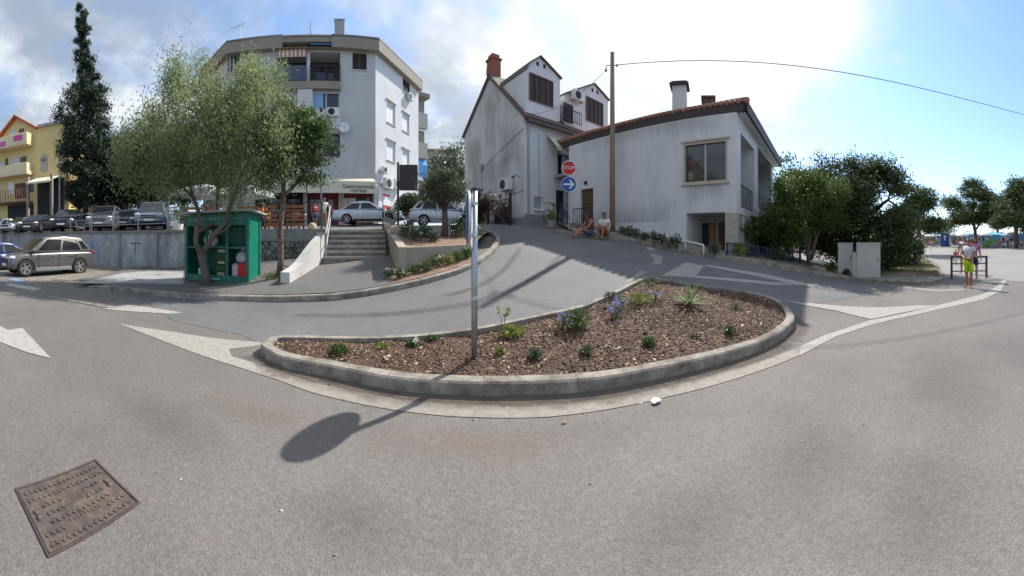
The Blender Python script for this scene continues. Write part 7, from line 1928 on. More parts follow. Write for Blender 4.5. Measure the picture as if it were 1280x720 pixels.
# tall spire cypress
def spire(px, d, prof, label, nleaf, name='cypress'):
    x, y = at(px, d); z = T(x, y); t = thing(name, label, 'tree', (x, y, z)); k = d / F
    ys = [p[0] for p in prof]
    mb = MB(); mb.tube([(x, y, z - .2), (x, y, zat(ys[-1], d)), (x, y, zat(ys[0] + 6, d))], [.3, .22, .03], 9); 
    pts_ = []; n_c = 210
    for c in range(n_c):
        f = ((c + rng.random()) / n_c) ** .78; yy = ys[0] + (ys[-1] - ys[0]) * f; w_ = np.interp(yy, ys, [p[1] for p in prof]) * k; off = np.interp(yy, ys, [p[2] for p in prof]) * k
        a = rng.uniform(0, 2 * PI); r = w_ * (.35 + .65 * rng.random() ** .5); lob = .72 + .48 * math.sin(yy * .33 + a * 2) * rng.random()
        q = np.array((x + off * math.cos(th(px)) + r * lob * math.cos(a), y - off * math.sin(th(px)) + r * lob * math.sin(a), zat(yy, d) - .25 * r))
        s = (.14 + .20 * w_) * rng.uniform(.7, 1.2); n_ = max(10, int(nleaf / n_c * (.35 + w_)))
        v = rng.normal(size=(n_, 3)) * s * .55; v[:, 2] *= .8; pts_.append(q + v)
        mb.tube([(x + off * .7, y, q[2] - .3 * r - .1), tuple(q)], [.035, .015], 4, caps=False)
    mb.build('trunk', BARKD, t, smooth=True)
    P = np.concatenate(pts_); dd = rng.normal(size=(len(P), 3)); dd[:, 2] += .7
    V, Fc = leaf_quads(P, .30, .085, 0, dd); raw_mesh('crown', V - np.array((x, y, z))[None], Fc, L_CYP, t); return t
spire(107, 27.0, [(4, 2, -7), (14, 6, -6), (30, 9, -5), (50, 11, -3), (58, 7, -2), (75, 16, -1), (92, 15, 2), (104, 19, 3), (112, 32, 5), (122, 36, 4), (140, 37, 0), (150, 33, -2), (168, 40, -2), (195, 40, 0), (225, 35, 0), (252, 22, 0)], 'very tall dark spire conifer rising left of the grey green tree', 21000)
for i, (px, d, top, bl_, lb) in enumerate((
    (150, 28, 175, [(150, 205, 34, 36), (136, 228, 26, 22), (165, 230, 28, 22), (150, 235, 30, 18)], 'dark broad tree just right of the tall spire conifer behind parked cars'),
    (192, 27, 180, [(190, 205, 36, 40), (205, 228, 30, 24), (178, 235, 26, 18)], 'dark broad tree in the middle of the grove behind parked cars'),
    (228, 29, 180, [(228, 200, 34, 36), (218, 230, 28, 22), (242, 225, 26, 24)], 'dark broad tree at the right of the grove behind the cafe'))):
    x, y = at(px, d); z = T(x, y)
    tree('broad_tree', lb, 'tree', (x, y, z), [([(x, y, z - .2), (x + .1, y, z + 2.0), (x, y, zat(top + 25, d))], [.3, .22, .1])], [blob(a, b_, d, c, e) for a, b_, c, e in bl_], 95, 20000, .95, (.27, .13), L_CYP if i != 1 else L_DARK, BARKD, group='dark trees behind the parked cars', twigs=.35, tr=.03)
# trees between the houses
x, y = at(560, 44); tree('broad_tree', 'leafy green trees top seen between the balconies and the gabled house', 'tree', (x, y, 2.5), [([(x, y, 2.2), (x, y, 8), (x, y, 12)], [.35, .28, .12])], [blob(562, 208, 44, 24, 26), blob(545, 215, 44, 18, 20), blob(572, 190, 46, 12, 16), blob(552, 232, 44, 28, 22), blob(578, 225, 44, 16, 24)], 80, 11000, 1.1, (.34, .16), L_DARK, BARKD, twigs=.2, tr=.03)
# small olive in the bed, and the brown shrub
b_ = bed_pt(.56, .5); d = math.hypot(b_[0], b_[1]); pxo = CX + F * math.atan2(b_[0], b_[1])
tree('olive_tree', 'small round olive tree with a single trunk in the raised flower bed', 'tree', b_, [([(b_[0], b_[1], b_[2] - .1), Wp(pxo + 1, 275, d), Wp(pxo, 258, d)], [.13, .10, .09]), ([Wp(pxo, 260, d), Wp(pxo - 12, 245, d), Wp(pxo - 18, 228, d)], [.06, .045, .02]), ([Wp(pxo, 260, d), Wp(pxo + 10, 245, d), Wp(pxo + 17, 230, d)], [.06, .045, .02]), ([Wp(pxo, 258, d), Wp(pxo - 2, 235, d), Wp(pxo + 3, 218, d)], [.06, .04, .02])],
     [blob(pxo, 236, d, 24, 22), blob(pxo - 14, 243, d, 15, 14), blob(pxo + 14, 242, d - .2, 15, 14), blob(pxo + 4, 220, d, 16, 11), blob(pxo - 8, 222, d, 14, 12), blob(pxo - 20, 236, d, 10, 10), blob(pxo + 22, 236, d, 8, 10)], 95, 15000, .24, (.075, .024), leafmat('olive_leaves', (.05, .065, .032), (.15, .175, .10), .5, .25, 1.6), BARK, twigs=.6)
b_ = bed_pt(.93, .72); d = math.hypot(b_[0], b_[1]); pxs = CX + F * math.atan2(b_[0], b_[1])
tree('brown_shrub', 'upright brownish purple shrub at the right end of the raised flower bed', 'shrub', b_, [([(b_[0], b_[1], b_[2] - .1), Wp(pxs, 270, d), Wp(pxs - 2, 250, d)], [.05, .04, .02]), ([Wp(pxs, 278, d), Wp(pxs + 6, 255, d)], [.03, .015])],
     [blob(pxs, 250, d, 14, 13), blob(pxs - 6, 258, d, 12, 12), blob(pxs + 9, 254, d, 11, 9), blob(pxs, 268, d, 10, 10)], 40, 3600, .2, (.10, .04), L_PURP, BARKD, twigs=.7)
# trees on the right
def rtree(px, d, limbs_px, blobs_px, label, ncl, nleaf, cr, leaf, lm, name, bark=BARKD, cat='tree', zf=None, **k):
    x, y = at(px, d); z = H(x, y) + (.1 if d < 20 else 0)
    limbs = [([Wp(a, b__, d + c) for a, b__, c in pl], rs) for pl, rs in limbs_px]
    limbs[0][0][0] = (x, y, z - .15)
    return tree(name, label, cat, (x, y, z), limbs, [blob(a, b__, d + dd, rx, ry) for a, b__, dd, rx, ry in blobs_px], ncl, nleaf, cr, leaf, lm, bark, **k)
rtree(985, 26, [([(985, 300, 0), (985, 240, 0), (988, 215, 0)], [.25, .2, .08])], [(985, 215, 0, 16, 22), (975, 235, 0, 16, 22), (996, 235, 0, 16, 22), (985, 262, 0, 26, 26)], 'loose pale green tree beyond the right end of the tiled house', 60, 7000, .6, (.22, .10), L_GREEN, 'broad_tree', twigs=.5)
rtree(1085, 16.5, [([(1085, 330, 0), (1082, 290, 0), (1078, 250, 0), (1083, 215, 0)], [.26, .22, .16, .06]), ([(1082, 280, 0), (1050, 250, .3), (1030, 230, .4)], [.1, .08, .03]), ([(1082, 270, 0), (1110, 250, -.3), (1125, 260, -.4)], [.1, .08, .03])],
      [(1075, 240, 0, 48, 34), (1045, 220, .4, 34, 22), (1085, 210, .2, 34, 18), (1112, 245, 0, 26, 28), (1120, 285, -.5, 22, 28), (1095, 290, -.4, 40, 34), (1122, 318, -.7, 18, 18), (1030, 245, .6, 30, 26), (1065, 270, 0, 40, 36), (1100, 325, -.4, 30, 12), (1060, 305, .3, 44, 26), (1030, 285, .8, 40, 30), (1135, 300, -.3, 14, 30), (1018, 238, .8, 34, 26), (1000, 255, 1.0, 34, 24)], 'big dark pine with dense drooping crown behind the service cabinets', 195, 60000, .62, (.21, .062), L_PINE, 'pine_tree', twigs=.4, tr=.02, flat=.75)
rtree(1012, 13.4, [([(1012, 325, 0), (1008, 300, 0), (1000, 275, 0), (990, 255, 0)], [.09, .075, .06, .025]), ([(1014, 325, 0), (1020, 298, .1), (1030, 275, .2), (1040, 255, .2)], [.085, .07, .055, .025]), ([(1011, 318, 0), (1014, 285, .2), (1018, 250, .2)], [.07, .055, .02]), ([(1008, 305, 0), (985, 288, -.2), (965, 280, -.3)], [.05, .035, .015])],
      [(1010, 262, 0, 42, 28), (975, 278, -.3, 34, 20), (1036, 262, .3, 26, 26), (950, 285, -.5, 24, 14), (1000, 240, .3, 34, 18), (1030, 240, .3, 26, 16), (985, 300, -.3, 24, 10)], 'spreading fresh green small tree with several stems before the tiled house', 130, 30000, .38, (.115, .058), L_GREEN, 'broad_tree', BARK, twigs=.75, tr=.014)
rtree(1150, 30, [([(1150, 302, 0), (1148, 270, 0), (1150, 240, 0)], [.2, .16, .06]), ([(1148, 275, 0), (1135, 255, 0)], [.08, .03]), ([(1148, 270, 0), (1165, 258, 0)], [.08, .03])], [(1150, 245, 0, 20, 16), (1135, 252, 0, 16, 16), (1163, 262, 0, 18, 15), (1145, 275, 0, 26, 14), (1165, 285, 0, 16, 7), (1128, 235, 0, 14, 12)], 'grey green pine left of the gap with the blue cabin', 42, 13000, .85, (.30, .09), L_PINE, 'pine_tree', BARKR, group='pines by the beach', twigs=.5, tr=.025, flat=.6)
rtree(1219, 50, [([(1220, 305, 0), (1219, 290, 0), (1215, 270, 0), (1218, 245, 0)], [.32, .28, .2, .08]), ([(1219, 288, 0), (1230, 272, 0), (1240, 262, 0)], [.18, .13, .05]), ([(1215, 275, 0), (1203, 260, 0)], [.12, .05])], [(1216, 238, 0, 16, 10), (1200, 255, 0, 18, 8), (1234, 252, 0, 20, 9), (1216, 270, 0, 30, 8), (1245, 276, 0, 16, 8), (1198, 279, 0, 16, 6), (1226, 262, 0, 24, 9)], 'broad layered pine on the beach square behind the man in green shorts', 56, 24000, 1.3, (.44, .14), leafmat('sunny_pine', (.03, .055, .018), (.115, .15, .05), .55, .3, .4), 'pine_tree', BARKR, group='pines by the beach', twigs=.5, tr=.04, flat=.6)
rtree(1271, 44, [([(1271, 306, 0), (1270, 285, 0), (1272, 262, 0), (1275, 240, 0)], [.34, .28, .2, .08]), ([(1270, 280, 0), (1258, 262, 0)], [.14, .05])], [(1277, 238, 0, 18, 10), (1262, 254, 0, 16, 8), (1288, 258, 0, 20, 10), (1266, 274, 0, 20, 7), (1292, 282, 0, 22, 8)], 'tall pine with thick leaning trunk at the right edge', 50, 20000, 1.25, (.42, .13), L_PINE, 'pine_tree', BARKR, group='pines by the beach', twigs=.5, tr=.04, flat=.6)
rtree(1247, 60, [([(1247, 304, 0), (1247, 280, 0), (1247, 262, 0)], [.25, .2, .08])], [(1247, 265, 0, 14, 12), (1240, 276, 0, 12, 8), (1255, 278, 0, 12, 8)], 'low dark pine standing between the two sunlit beach pines', 45, 5000, 1.1, (.42, .12), L_PINE, 'pine_tree', BARKD, group='pines by the beach', twigs=.4, tr=.04, flat=.6)

for px, d, bl_, lb in ((950, 15.5, [(950, 300, 0, 30, 16), (930, 296, 0, 16, 14)], 'dark bush behind the blue fence under the loggia'), (1000, 17.5, [(1000, 296, 0, 36, 18), (1025, 300, 0, 26, 14), (1045, 306, 0, 26, 16), (1062, 312, .2, 20, 16)], 'dark bush filling the gap below the fresh green tree'), (1128, 19, [(1128, 310, 0, 22, 20), (1112, 312, 0, 20, 16)], 'dark bush at the back of the grass plot')):
    x, y = at(px, d); z = H(x, y); tree('dark_bush', lb, 'bush', (x, y, z), [([(x, y, z - .1), (x, y, z + .5), (x + .1, y, z + 1.0)], [.08, .06, .02])], [blob(a, b__, d + dd, rx, ry) for a, b__, dd, rx, ry in bl_], 45, 9000, .5, (.17, .08), L_DARK, BARKD, twigs=.4)
# ---------------------------------------------------------------- small plants
def plant(x, y, z, h, w_, lm, label, name='bedding_plant', cat='plant', n=170, leaf=(.06, .025), flowers=0, fm=None, stems=6, group=None, fh=(.6, 1.05)):
    t = thing(name, label, cat, (x, y, z), 0, group)
    mb = MB()
    for k in range(stems):
        a = rng.uniform(0, 2 * PI); r = w_ * .35 * rng.random(); mb.tube([(0, 0, -.03), (r * .5 * math.cos(a), r * .5 * math.sin(a), h * .5), (r * math.cos(a), r * math.sin(a), h * .85)], [.006, .004, .002], 4, caps=False)
    mb.build('stems', L_BED, t, local=True)
    v = rng.normal(size=(n, 3)); v /= np.linalg.norm(v, axis=1)[:, None]; r = rng.random(n) ** .45
    P = v * r[:, None] * np.array((w_ / 2, w_ / 2, h * .52)) + np.array((0, 0, h * .52))
    dd = v * .8 + rng.normal(size=(n, 3)) * .5; dd[:, 2] += .4
    V, Fc = leaf_quads(P, leaf[0], leaf[1], 0, dd); raw_mesh('foliage', V, Fc, lm, t)
    if flowers:
        pts_ = []
        for k in range(flowers):
            a = rng.uniform(0, 2 * PI); r = w_ * .5 * rng.random() ** .5; c = np.array((r * math.cos(a), r * math.sin(a), h * rng.uniform(*fh))); V, Fc = leaf_quads(c + rng.normal(size=(14, 3)) * .016, .028, .022); raw_mesh('flower', V, Fc, fm, t)
    return t
def ip(px, py): x, y = G(px, py, .13); return x, y, ZI(x, y) - .01
for px, py, h, w_, lm, n, fl, lb in (
    (424, 441, .13, .30, L_BED, 260, 0, 'dense green tuft near the pointed left end of the planted island'),
    (478, 434, .07, .26, L_YEL, 120, 0, 'flat yellow green plant on the left part of the planted island'),
    (517, 431, .13, .24, L_BED, 150, 5, 'green plant with tiny white flowers left of the round sign post'),
    (541, 425, .10, .22, L_BED, 120, 0, 'small green plant close to the back kerb left of the sign post'),
    (640, 421, .22, .42, L_YEL, 330, 0, 'bright yellow green plant just right of the sign post'),
    (625, 445, .10, .16, L_YEL, 80, 0, 'tiny yellow green seedling below the yellow plant by the sign post'),
    (668, 447, .14, .22, L_GREY, 150, 0, 'grey green tuft near the front kerb right of the sign post'),
    (733, 443, .13, .20, L_GREY, 130, 0, 'dark grey green tuft below the big blue flowering plant'),
    (811, 434, .16, .22, L_BED, 150, 0, 'green tuft alone in the bark near the front kerb'),
    (912, 417, .17, .22, L_BED, 150, 0, 'green tuft at the right end of the planted island'),
    (920, 388, .14, .30, L_GREY, 70, 0, 'sparse grey plant near the back kerb at the right end'),
    (866, 422, .06, .18, L_GREY, 50, 0, 'tiny sparse grey plant left of the right end tuft'),
    (798, 381, .26, .50, L_YEL, 260, 0, 'loose yellow green plant left of the spiky plant'),
    (765, 372, .14, .40, L_GREY, 120, 0, 'low grey plant by the back kerb above the blue flowers')):
    x, y, z = ip(px, py); plant(x, y, z, h * .75, w_ * .85, lm, lb, n=n, flowers=fl, fm=F_WHITE, group='plants of the traffic island')
x, y, z = ip(722, 414); plant(x, y, z, .29, .40, L_BED, 'biggest bushy green plant of the island with blue flowers at its left', n=420, flowers=0)
x, y, z = ip(704, 415); plant(x, y, z, .20, .30, L_BED, 'pale blue flower cluster at the foot of the biggest green plant', 'blue_flowers', 'flower', n=60, flowers=9, fm=F_BLUE)
x, y, z = ip(770, 399); plant(x, y, z, .24, .24, L_BED, 'tall blue flower cluster in the middle of the planted island', 'blue_flowers', 'flower', n=70, flowers=11, fm=F_BLUE, fh=(.3, 1.05))
x, y, z = ip(777, 387); plant(x, y, z, .22, .34, L_BED, 'blue flower cluster behind the tall one in the island middle', 'blue_flowers', 'flower', n=70, flowers=6, fm=F_BLUE)
x, y, z = ip(819, 381); plant(x, y, z, .18, .36, L_BED, 'lilac blue flower cluster beside the spiky striped plant', 'blue_flowers', 'flower', n=60, flowers=6, fm=F_BLUE)
# a tall thin weed by the sign post
x, y, z = ip(629, 419); t = thing('weed', 'thin tall weed with sparse yellow leaves beside the round sign post', 'plant', (x, y, z))
mb = MB(); P = []
for k in range(4):
    a = rng.uniform(0, 2 * PI); q = [np.array((0, 0, 0)), np.array((.03 * math.cos(a), .03 * math.sin(a), .25)), np.array((.10 * math.cos(a), .08 * math.sin(a), rng.uniform(.32, .48)))]; mb.tube(q, [.005, .004, .002], 4)
    for f in np.linspace(.3, 1, 9): P.append(q[1] * (1 - f) + q[2] * f + rng.normal(size=3) * .018)
mb.build('stem', L_YEL, t, local=True); V, Fc = leaf_quads(np.array(P), .05, .03); raw_mesh('foliage', V, Fc, L_YEL, t)
# spiky striped plants
def spiky(px, py, n, ln, label, lm=L_VAR, up=.55, pt=None, wd=.035):
    x, y, z = pt or ip(px, py); t = thing('spiky_plant', label, 'plant', (x, y, z)); mb = MB()
    for k in range(n):
        a = 2 * PI * k / n * 2.4 + rng.uniform(-.2, .2); e = rng.uniform(.15, 1.45); l_ = ln * rng.uniform(.75, 1.1); d = Vector((math.cos(a) * math.cos(e), math.sin(a) * math.cos(e), math.sin(e))); s_ = Vector((-math.sin(a), math.cos(a), 0))
        p = [Vector((0, 0, .02)) + d * l_ * f - Vector((0, 0, .22 * l_ * f * f * math.cos(e))) for f in (0, .35, .7, 1)]; ww = [wd * .8, wd, wd * .7, .002]
        vs = []
        for q, w__ in zip(p, ww): vs += [q - s_ * w__ / 2, q + Vector((0, 0, -.008)), q + s_ * w__ / 2]
        mb.add(vs, [(i * 3 + j, i * 3 + j + 1, i * 3 + j + 4, i * 3 + j + 3) for i in range(3) for j in range(2)])
    mb.build('foliage', lm, t, local=True); mb = MB(); mb.lathe([(.05, -.04), (.06, .02), (0, .06)], (0, 0, 0), 10); mb.build('crown_base', BARK, t, local=True)
spiky(862, 386, 46, .46, 'spiky plant with long yellow striped leaves on the planted island')
spiky(813, 357, 12, .42, 'tall thin grassy sprigs at the back tip of the planted island', L_GREEN, wd=.02)
# raised bed and lower bed
for s_, v_, h, w_, lm, n, fl, fmm, lb in (
    (.14, .45, .50, .55, L_BED, 260, 0, None, 'bright green leafy plant next to the boulder in the raised bed'), (.24, .30, .38, .5, L_GREY, 240, 8, F_WHITE, 'pale green plant with white specks in the raised bed'), (.34, .42, .45, .55, L_BED, 260, 0, None, 'green clump in the raised bed left of the olive trunk'), (.44, .25, .34, .45, L_GREY, 200, 6, F_WHITE, 'pale clump close to the planter wall left of the olive'),
    (.72, .42, .62, .55, L_DARK, 300, 0, None, 'dark green bush in the raised bed right of the olive trunk'), (.86, .5, .60, .5, L_DARK, 280, 0, None, 'dark green bush beneath the brown purple shrub'), (.95, .4, .45, .4, L_BED, 200, 9, F_WHITE, 'green plant with pale flowers at the right tip of the raised bed')):
    p = bed_pt(s_, v_); plant(p[0], p[1], p[2] - .02, h, w_, lm, lb, n=n, leaf=(.10, .045), flowers=fl, fm=fmm, group='plants of the raised bed')
for px, py, h, w_, lm, fl, lb in ((486, 346, .28, .40, L_GREY, 7, 'white flowering plant nearest the steps in the lower bed'), (500, 346, .24, .40, L_BED, 4, 'green plant with few white flowers below the planter corner'), (517, 341, .26, .42, L_BED, 0, 'green plant third from the steps in the lower bed'), (532, 338, .30, .42, L_BED, 0, 'green plant in the middle of the lower bed'), (545, 333, .40, .5, L_BED, 5, 'taller green plant with white flowers against the planter wall'), (560, 330, .34, .45, L_YEL, 0, 'yellow green plant against the planter wall'), (573, 326, .34, .45, L_BED, 0, 'green plant near the narrow end of the lower bed'), (584, 322, .36, .40, L_BED, 0, 'dark green plant at the narrow end of the lower bed')):
    x, y = G(px, py, .15); plant(x, y, H(x, y) + .14, h * .8, w_ * .8, lm, lb, n=200, leaf=(.075, .035), flowers=fl, fm=F_WHITE, group='plants of the lower bed')
# verge plants along the houses
for i, (px, d, h) in enumerate(((779, 13.3, .34), (787, 12.9, .42), (795, 12.6, .40), (806, 12.2, .34), (818, 11.8, .46), (827, 11.6, .42), (838, 11.4, .36), (846, 11.2, .50))):
    x, y = at(px, d); plant(x, y, H(x, y) + .11, h, .42, L_DARK if i % 2 else L_GREY, ('first', 'second', 'third', 'fourth', 'fifth', 'sixth', 'seventh', 'last')[i] + ' from the wooden pole of the low dark plants along the white wall', n=130, leaf=(.12, .05), group='low plants along the white wall')
for px, d, h, w_, lm, lb in ((893, 11.0, .42, .5, L_GREY, 'grey green tuft in front of the stone pillar'), (925, 11.6, .5, .6, L_YEL, 'yellowish leafy plant behind the blue fence below the loggia'), (940, 12.2, .48, .6, L_GREY, 'grey bushy plant behind the blue fence'), (968, 12.6, .5, .6, L_BED, 'green bush by the blue fence under the fresh green tree'), (1038, 12.9, .36, .5, L_BED, 'small green bush just left of the service cabinets'), (1058, 12.6, .24, .3, L_BED, 'weeds at the foot of the left service cabinet')):
    x, y = at(px, d); plant(x, y, H(x, y) + .1, h, w_, lm, lb, n=220, leaf=(.13, .045))
# rosette pots near the door, flowers
x, y = at(689, 15.0); z = H(x, y) + .02
def potted(x, y, z, h, label, lm, fl=0, fm=None, potm=CONC, r=.2):
    t = plant(x, y, z + .34, h, h * 1.25, lm, label, 'potted_plant', 'potted plant', int(260 * max(1, (h / .45) ** 2)), (.10, .045) if h < 1 else (.16, .08), fl, fm)
    mb = MB(); mb.lathe([(0, -.34), (r * .75, -.34), (r, 0), (r * .9, .0), (r * .85, -.03), (0, -.03)], (0, 0, 0), 16); mb.build('pot', potm, t, local=True); return t
potted(x, y, z, .45, 'potted plant with cream flowers on the kerb left of the stop sign', L_YEL, 14, F_WHITE)
x, y = at(287, 14.9); potted(x, y, T(x, y), .75, 'pale yellow green potted plant of the cafe behind the shelter roof', L_YEL, 0, None, WHITEF, .3)
x, y = at(222, 15.6); potted(x, y, T(x, y), .85, 'pale green potted plant at the left end of the cafe terrace', L_GREY, 0, None, WHITEF, .3)
x, y = at(489, 20.5); potted(x, y, T(x, y), .8, 'bushy potted plant with reddish flowers by the roller door', L_DARK, 8, F_WHITE, CONC, .3)
x, y = at(513, 23.0); potted(x, y, T(x, y), 1.9, 'tall dark potted shrub between the two silver cars', L_DARK, 0, None, CONC, .3)
# grass on the plot beside the square
P = []
gx0, gx1 = min(p[0] for p in GRASSP), max(p[0] for p in GRASSP); gy0, gy1 = min(p[1] for p in GRASSP), max(p[1] for p in GRASSP)
while len(P) < 9000:
    x, y = rng.uniform(gx0, gx1), rng.uniform(gy0, gy1)
    if inside(x, y, GRASSP) and (math.sin(x * 2.3) + math.cos(y * 3.1 + x) + rng.normal() * .6 > -.5): P.append((x, y, H(x, y) + .15))
P = np.array(P); dd = rng.normal(size=P.shape) * .45; dd[:, 2] += 1
V, Fc = leaf_quads(P, .13, .014, 0, dd); o = raw_mesh('grass', V, Fc, L_DRY); tag(o, 'half dry grass growing on the kerbed plot beside the beach square', 'grass', kind='stuff')
P = []
for k in range(500):
    q = (np.array(G(330, 352, .125)) * (1 - (f := rng.random())) + np.array(G(356, 353, .125)) * f) + rng.normal(size=2) * .22 + np.array((-.25, .55)); P.append((q[0], q[1], H(*q) + .18))
P = np.array(P); dd = rng.normal(size=P.shape) * .45; dd[:, 2] += 1
V, Fc = leaf_quads(P, .16, .018, 0, dd); o = raw_mesh('grass', V, Fc, L_DRY); tag(o, 'weedy grass at the foot of the stone wall beside the dark trunk', 'grass', kind='stuff')
# ---------------------------------------------------------------- people
def skin_mesh(verts, edges, radii, root=0, sub=2):
    bm = bmesh.new(); lay = bm.verts.layers.skin.verify(); vs = [bm.verts.new(v) for v in verts]
    for e in edges: bm.edges.new((vs[e[0]], vs[e[1]]))
    for v, r in zip(vs, radii): v[lay].radius = r if isinstance(r, tuple) else (r, r)
    vs[root][lay].use_root = True
    me = bpy.data.meshes.new('tmp'); bm.to_mesh(me); bm.free()
    o = bpy.data.objects.new('tmp', me); COL.objects.link(o)
    m = o.modifiers.new('k', 'SKIN'); m.use_smooth_shade = True
    s = o.modifiers.new('s', 'SUBSURF'); s.levels = sub; s.render_levels = sub
    dg = bpy.context.evaluated_depsgraph_get(); dg.update()
    nm = bpy.data.meshes.new_from_object(o.evaluated_get(dg)); bpy.data.objects.remove(o)
    return nm
def mesh_to(mb, me, mi=0):
    mb.add([tuple(v.co) for v in me.vertices], [tuple(p.vertices) for p in me.polygons], mi); bpy.data.meshes.remove(me)
SKIN = {'pale': M('skin_tanned', (.42, .22, .145), .55, var=.06, vscale=8), 'tan': M('skin_brown', (.33, .155, .09), .5, var=.06, vscale=8)}
HAIR = {'dark': M('hair_dark', (.022, .015, .012), .55, var=.2, vscale=30), 'brown': M('hair_brown', (.09, .045, .025), .55, var=.2, vscale=30), 'fair': M('hair_fair', (.30, .19, .09), .55, var=.2, vscale=30)}
EYE = M('eye', (.03, .025, .02), .3)
LIP = M('lip', (.33, .11, .09), .5)
STAND = dict(pelvis=(0, 0, .95), spine=(0, 0, 1.10), chest=(.01, 0, 1.30), neck=(.0, 0, 1.46), head=(.02, 0, 1.60),
             shL=(0, .18, 1.40), elL=(-.02, .25, 1.12), wrL=(.05, .26, .88), shR=(0, -.18, 1.40), elR=(-.02, -.25, 1.12), wrR=(.05, -.26, .88),
             hiL=(0, .09, .90), knL=(.02, .10, .49), anL=(-.01, .11, .08), toL=(.15, .14, .03), hiR=(0, -.09, .90), knR=(.02, -.10, .49), anR=(-.01, -.11, .08), toR=(.15, -.14, .03))
def person(label, loc, rz, pose=None, scale=1.0, top=None, bottom=None, hair='dark', skin='pale', long_hair=False, sleeves=True, skirt=False, group=None, face=None, sub=2, bottom_to=.75, hands=True, shoes=None):
    J = dict(STAND); J.update(pose or {}); J = {k: Vector(v) for k, v in J.items()}
    t = thing('person', label, 'person', loc, rz, group); t.scale = (scale,) * 3
    names = ['pelvis', 'spine', 'chest', 'neck', 'shL', 'elL', 'wrL', 'shR', 'elR', 'wrR', 'hiL', 'knL', 'anL', 'toL', 'hiR', 'knR', 'anR', 'toR']
    rad = dict(pelvis=(.125, .105), spine=(.12, .095), chest=(.14, .105), neck=.055, shL=.062, shR=.062, elL=.042, elR=.042, wrL=.028, wrR=.028, hiL=.085, hiR=.085, knL=.056, knR=.056, anL=.038, anR=.038, toL=.032, toR=.032)
    ed = [('pelvis', 'spine'), ('spine', 'chest'), ('chest', 'neck'), ('chest', 'shL'), ('shL', 'elL'), ('elL', 'wrL'), ('chest', 'shR'), ('shR', 'elR'), ('elR', 'wrR'), ('pelvis', 'hiL'), ('hiL', 'knL'), ('knL', 'anL'), ('anL', 'toL'), ('pelvis', 'hiR'), ('hiR', 'knR'), ('knR', 'anR'), ('anR', 'toR')]
    # calves and thighs get a fuller point in the middle of the limb
    V = [J[n] for n in names]; Rr = [rad[n] for n in names]; E_ = []
    for a, b_ in ed:
        ia, ib_ = names.index(a), names.index(b_)
        if (a[:2], b_[:2]) in (('hi', 'kn'), ('kn', 'an'), ('el', 'wr'), ('sh', 'el')):
            V.append(J[a].lerp(J[b_], .35)); Rr.append({'hi': .082, 'kn': .06, 'el': .042, 'sh': .052}[a[:2]]); E_ += [(ia, len(V) - 1), (len(V) - 1, ib_)]
        else: E_.append((ia, ib_))
    V.append(J['neck'].lerp(J['head'], .55)); Rr.append(.05); E_.append((3, len(V) - 1))
    mb = MB(); mesh_to(mb, skin_mesh(V, E_, Rr, 0, sub))
    # head with its face
    up = (J['head'] - J['neck']).normalized(); fw_ = Vector(face) if face else Vector((1, 0, 0)); fw_ = (fw_ - up * fw_.dot(up)).normalized(); lf = up.cross(fw_)
    XH = Matrix(((fw_.x, lf.x, up.x, 0), (fw_.y, lf.y, up.y, 0), (fw_.z, lf.z, up.z, 0), (0, 0, 0, 1))); hc = J['head'] + up * .02
    XT = Matrix.Translation(hc) @ XH
    i0 = len(mb.v); mb.ball((0, 0, 0), (.098, .078, .118), 18, 12)
    for i in range(i0, len(mb.v)):
        x, y, z = mb.v[i]
        if z < -.03: y *= 1 + (z + .03) * 2.6; x *= 1 + (z + .03) * .6 if x < 0 else 1
        mb.v[i] = tuple(XT @ Vector((x, y, z)))
    for c, r in (((.098, 0, -.012), (.022, .015, .026)), ((-.005, .078, -.01), (.018, .012, .03)), ((-.005, -.078, -.01), (.018, .012, .03)), ((.085, 0, -.088), (.02, .022, .02))):
        i0 = len(mb.v); mb.ball(c, r, 8, 6); mb.v[i0:] = [tuple(XT @ Vector(p)) for p in mb.v[i0:]]
    for s in (1, -1):
        i0 = len(mb.v); mb.ball((.088, s * .032, .015), (.010, .013, .008), 8, 5, 1); mb.v[i0:] = [tuple(XT @ Vector(p)) for p in mb.v[i0:]]
    i0 = len(mb.v); mb.ball((.092, 0, -.055), (.008, .026, .008), 8, 5, 2); mb.v[i0:] = [tuple(XT @ Vector(p)) for p in mb.v[i0:]]
    # hands: palm, four unequal fingers bent at the knuckles and a thumb from the side
    if hands:
        for s, sd in (('L', 1), ('R', -1)):
            w_ = J['wr' + s]; d = (w_ - J['el' + s]).normalized(); sidev = Vector((0, sd, 0)); sidev = (sidev - d * sidev.dot(d)); sidev = sidev.normalized() if sidev.length > .05 else Vector((1, 0, 0)); acr = d.cross(sidev).normalized()
            Xp = Matrix(((acr.x, sidev.x, d.x, w_.x + d.x * .045), (acr.y, sidev.y, d.y, w_.y + d.y * .045), (acr.z, sidev.z, d.z, w_.z + d.z * .045), (0, 0, 0, 1)))
            i0 = len(mb.v); mb.ball((0, 0, 0), (.040, .016, .05), 10, 7); mb.v[i0:] = [tuple(Xp @ Vector(p)) for p in mb.v[i0:]]
            for f_, (ox, ln_) in enumerate(((-.028, .065), (-.010, .078), (.010, .074), (.027, .056))):
                mb.tube([Xp @ Vector(p) for p in ((ox, 0, .03), (ox * 1.15, -.004, .03 + ln_ * .45), (ox * 1.15, -.018, .03 + ln_ * .75), (ox * 1.1, -.034, .03 + ln_ * .92))], [.009, .0085, .0075, .006], 6)
            mb.tube([Xp @ Vector(p) for p in ((-.034 * 1, 0, -.015), (-.055, -.012, .012), (-.060, -.022, .040))], [.011, .009, .007], 6)
    b_ = mb.build('body', [SKIN[skin], EYE, LIP], t, True, True)
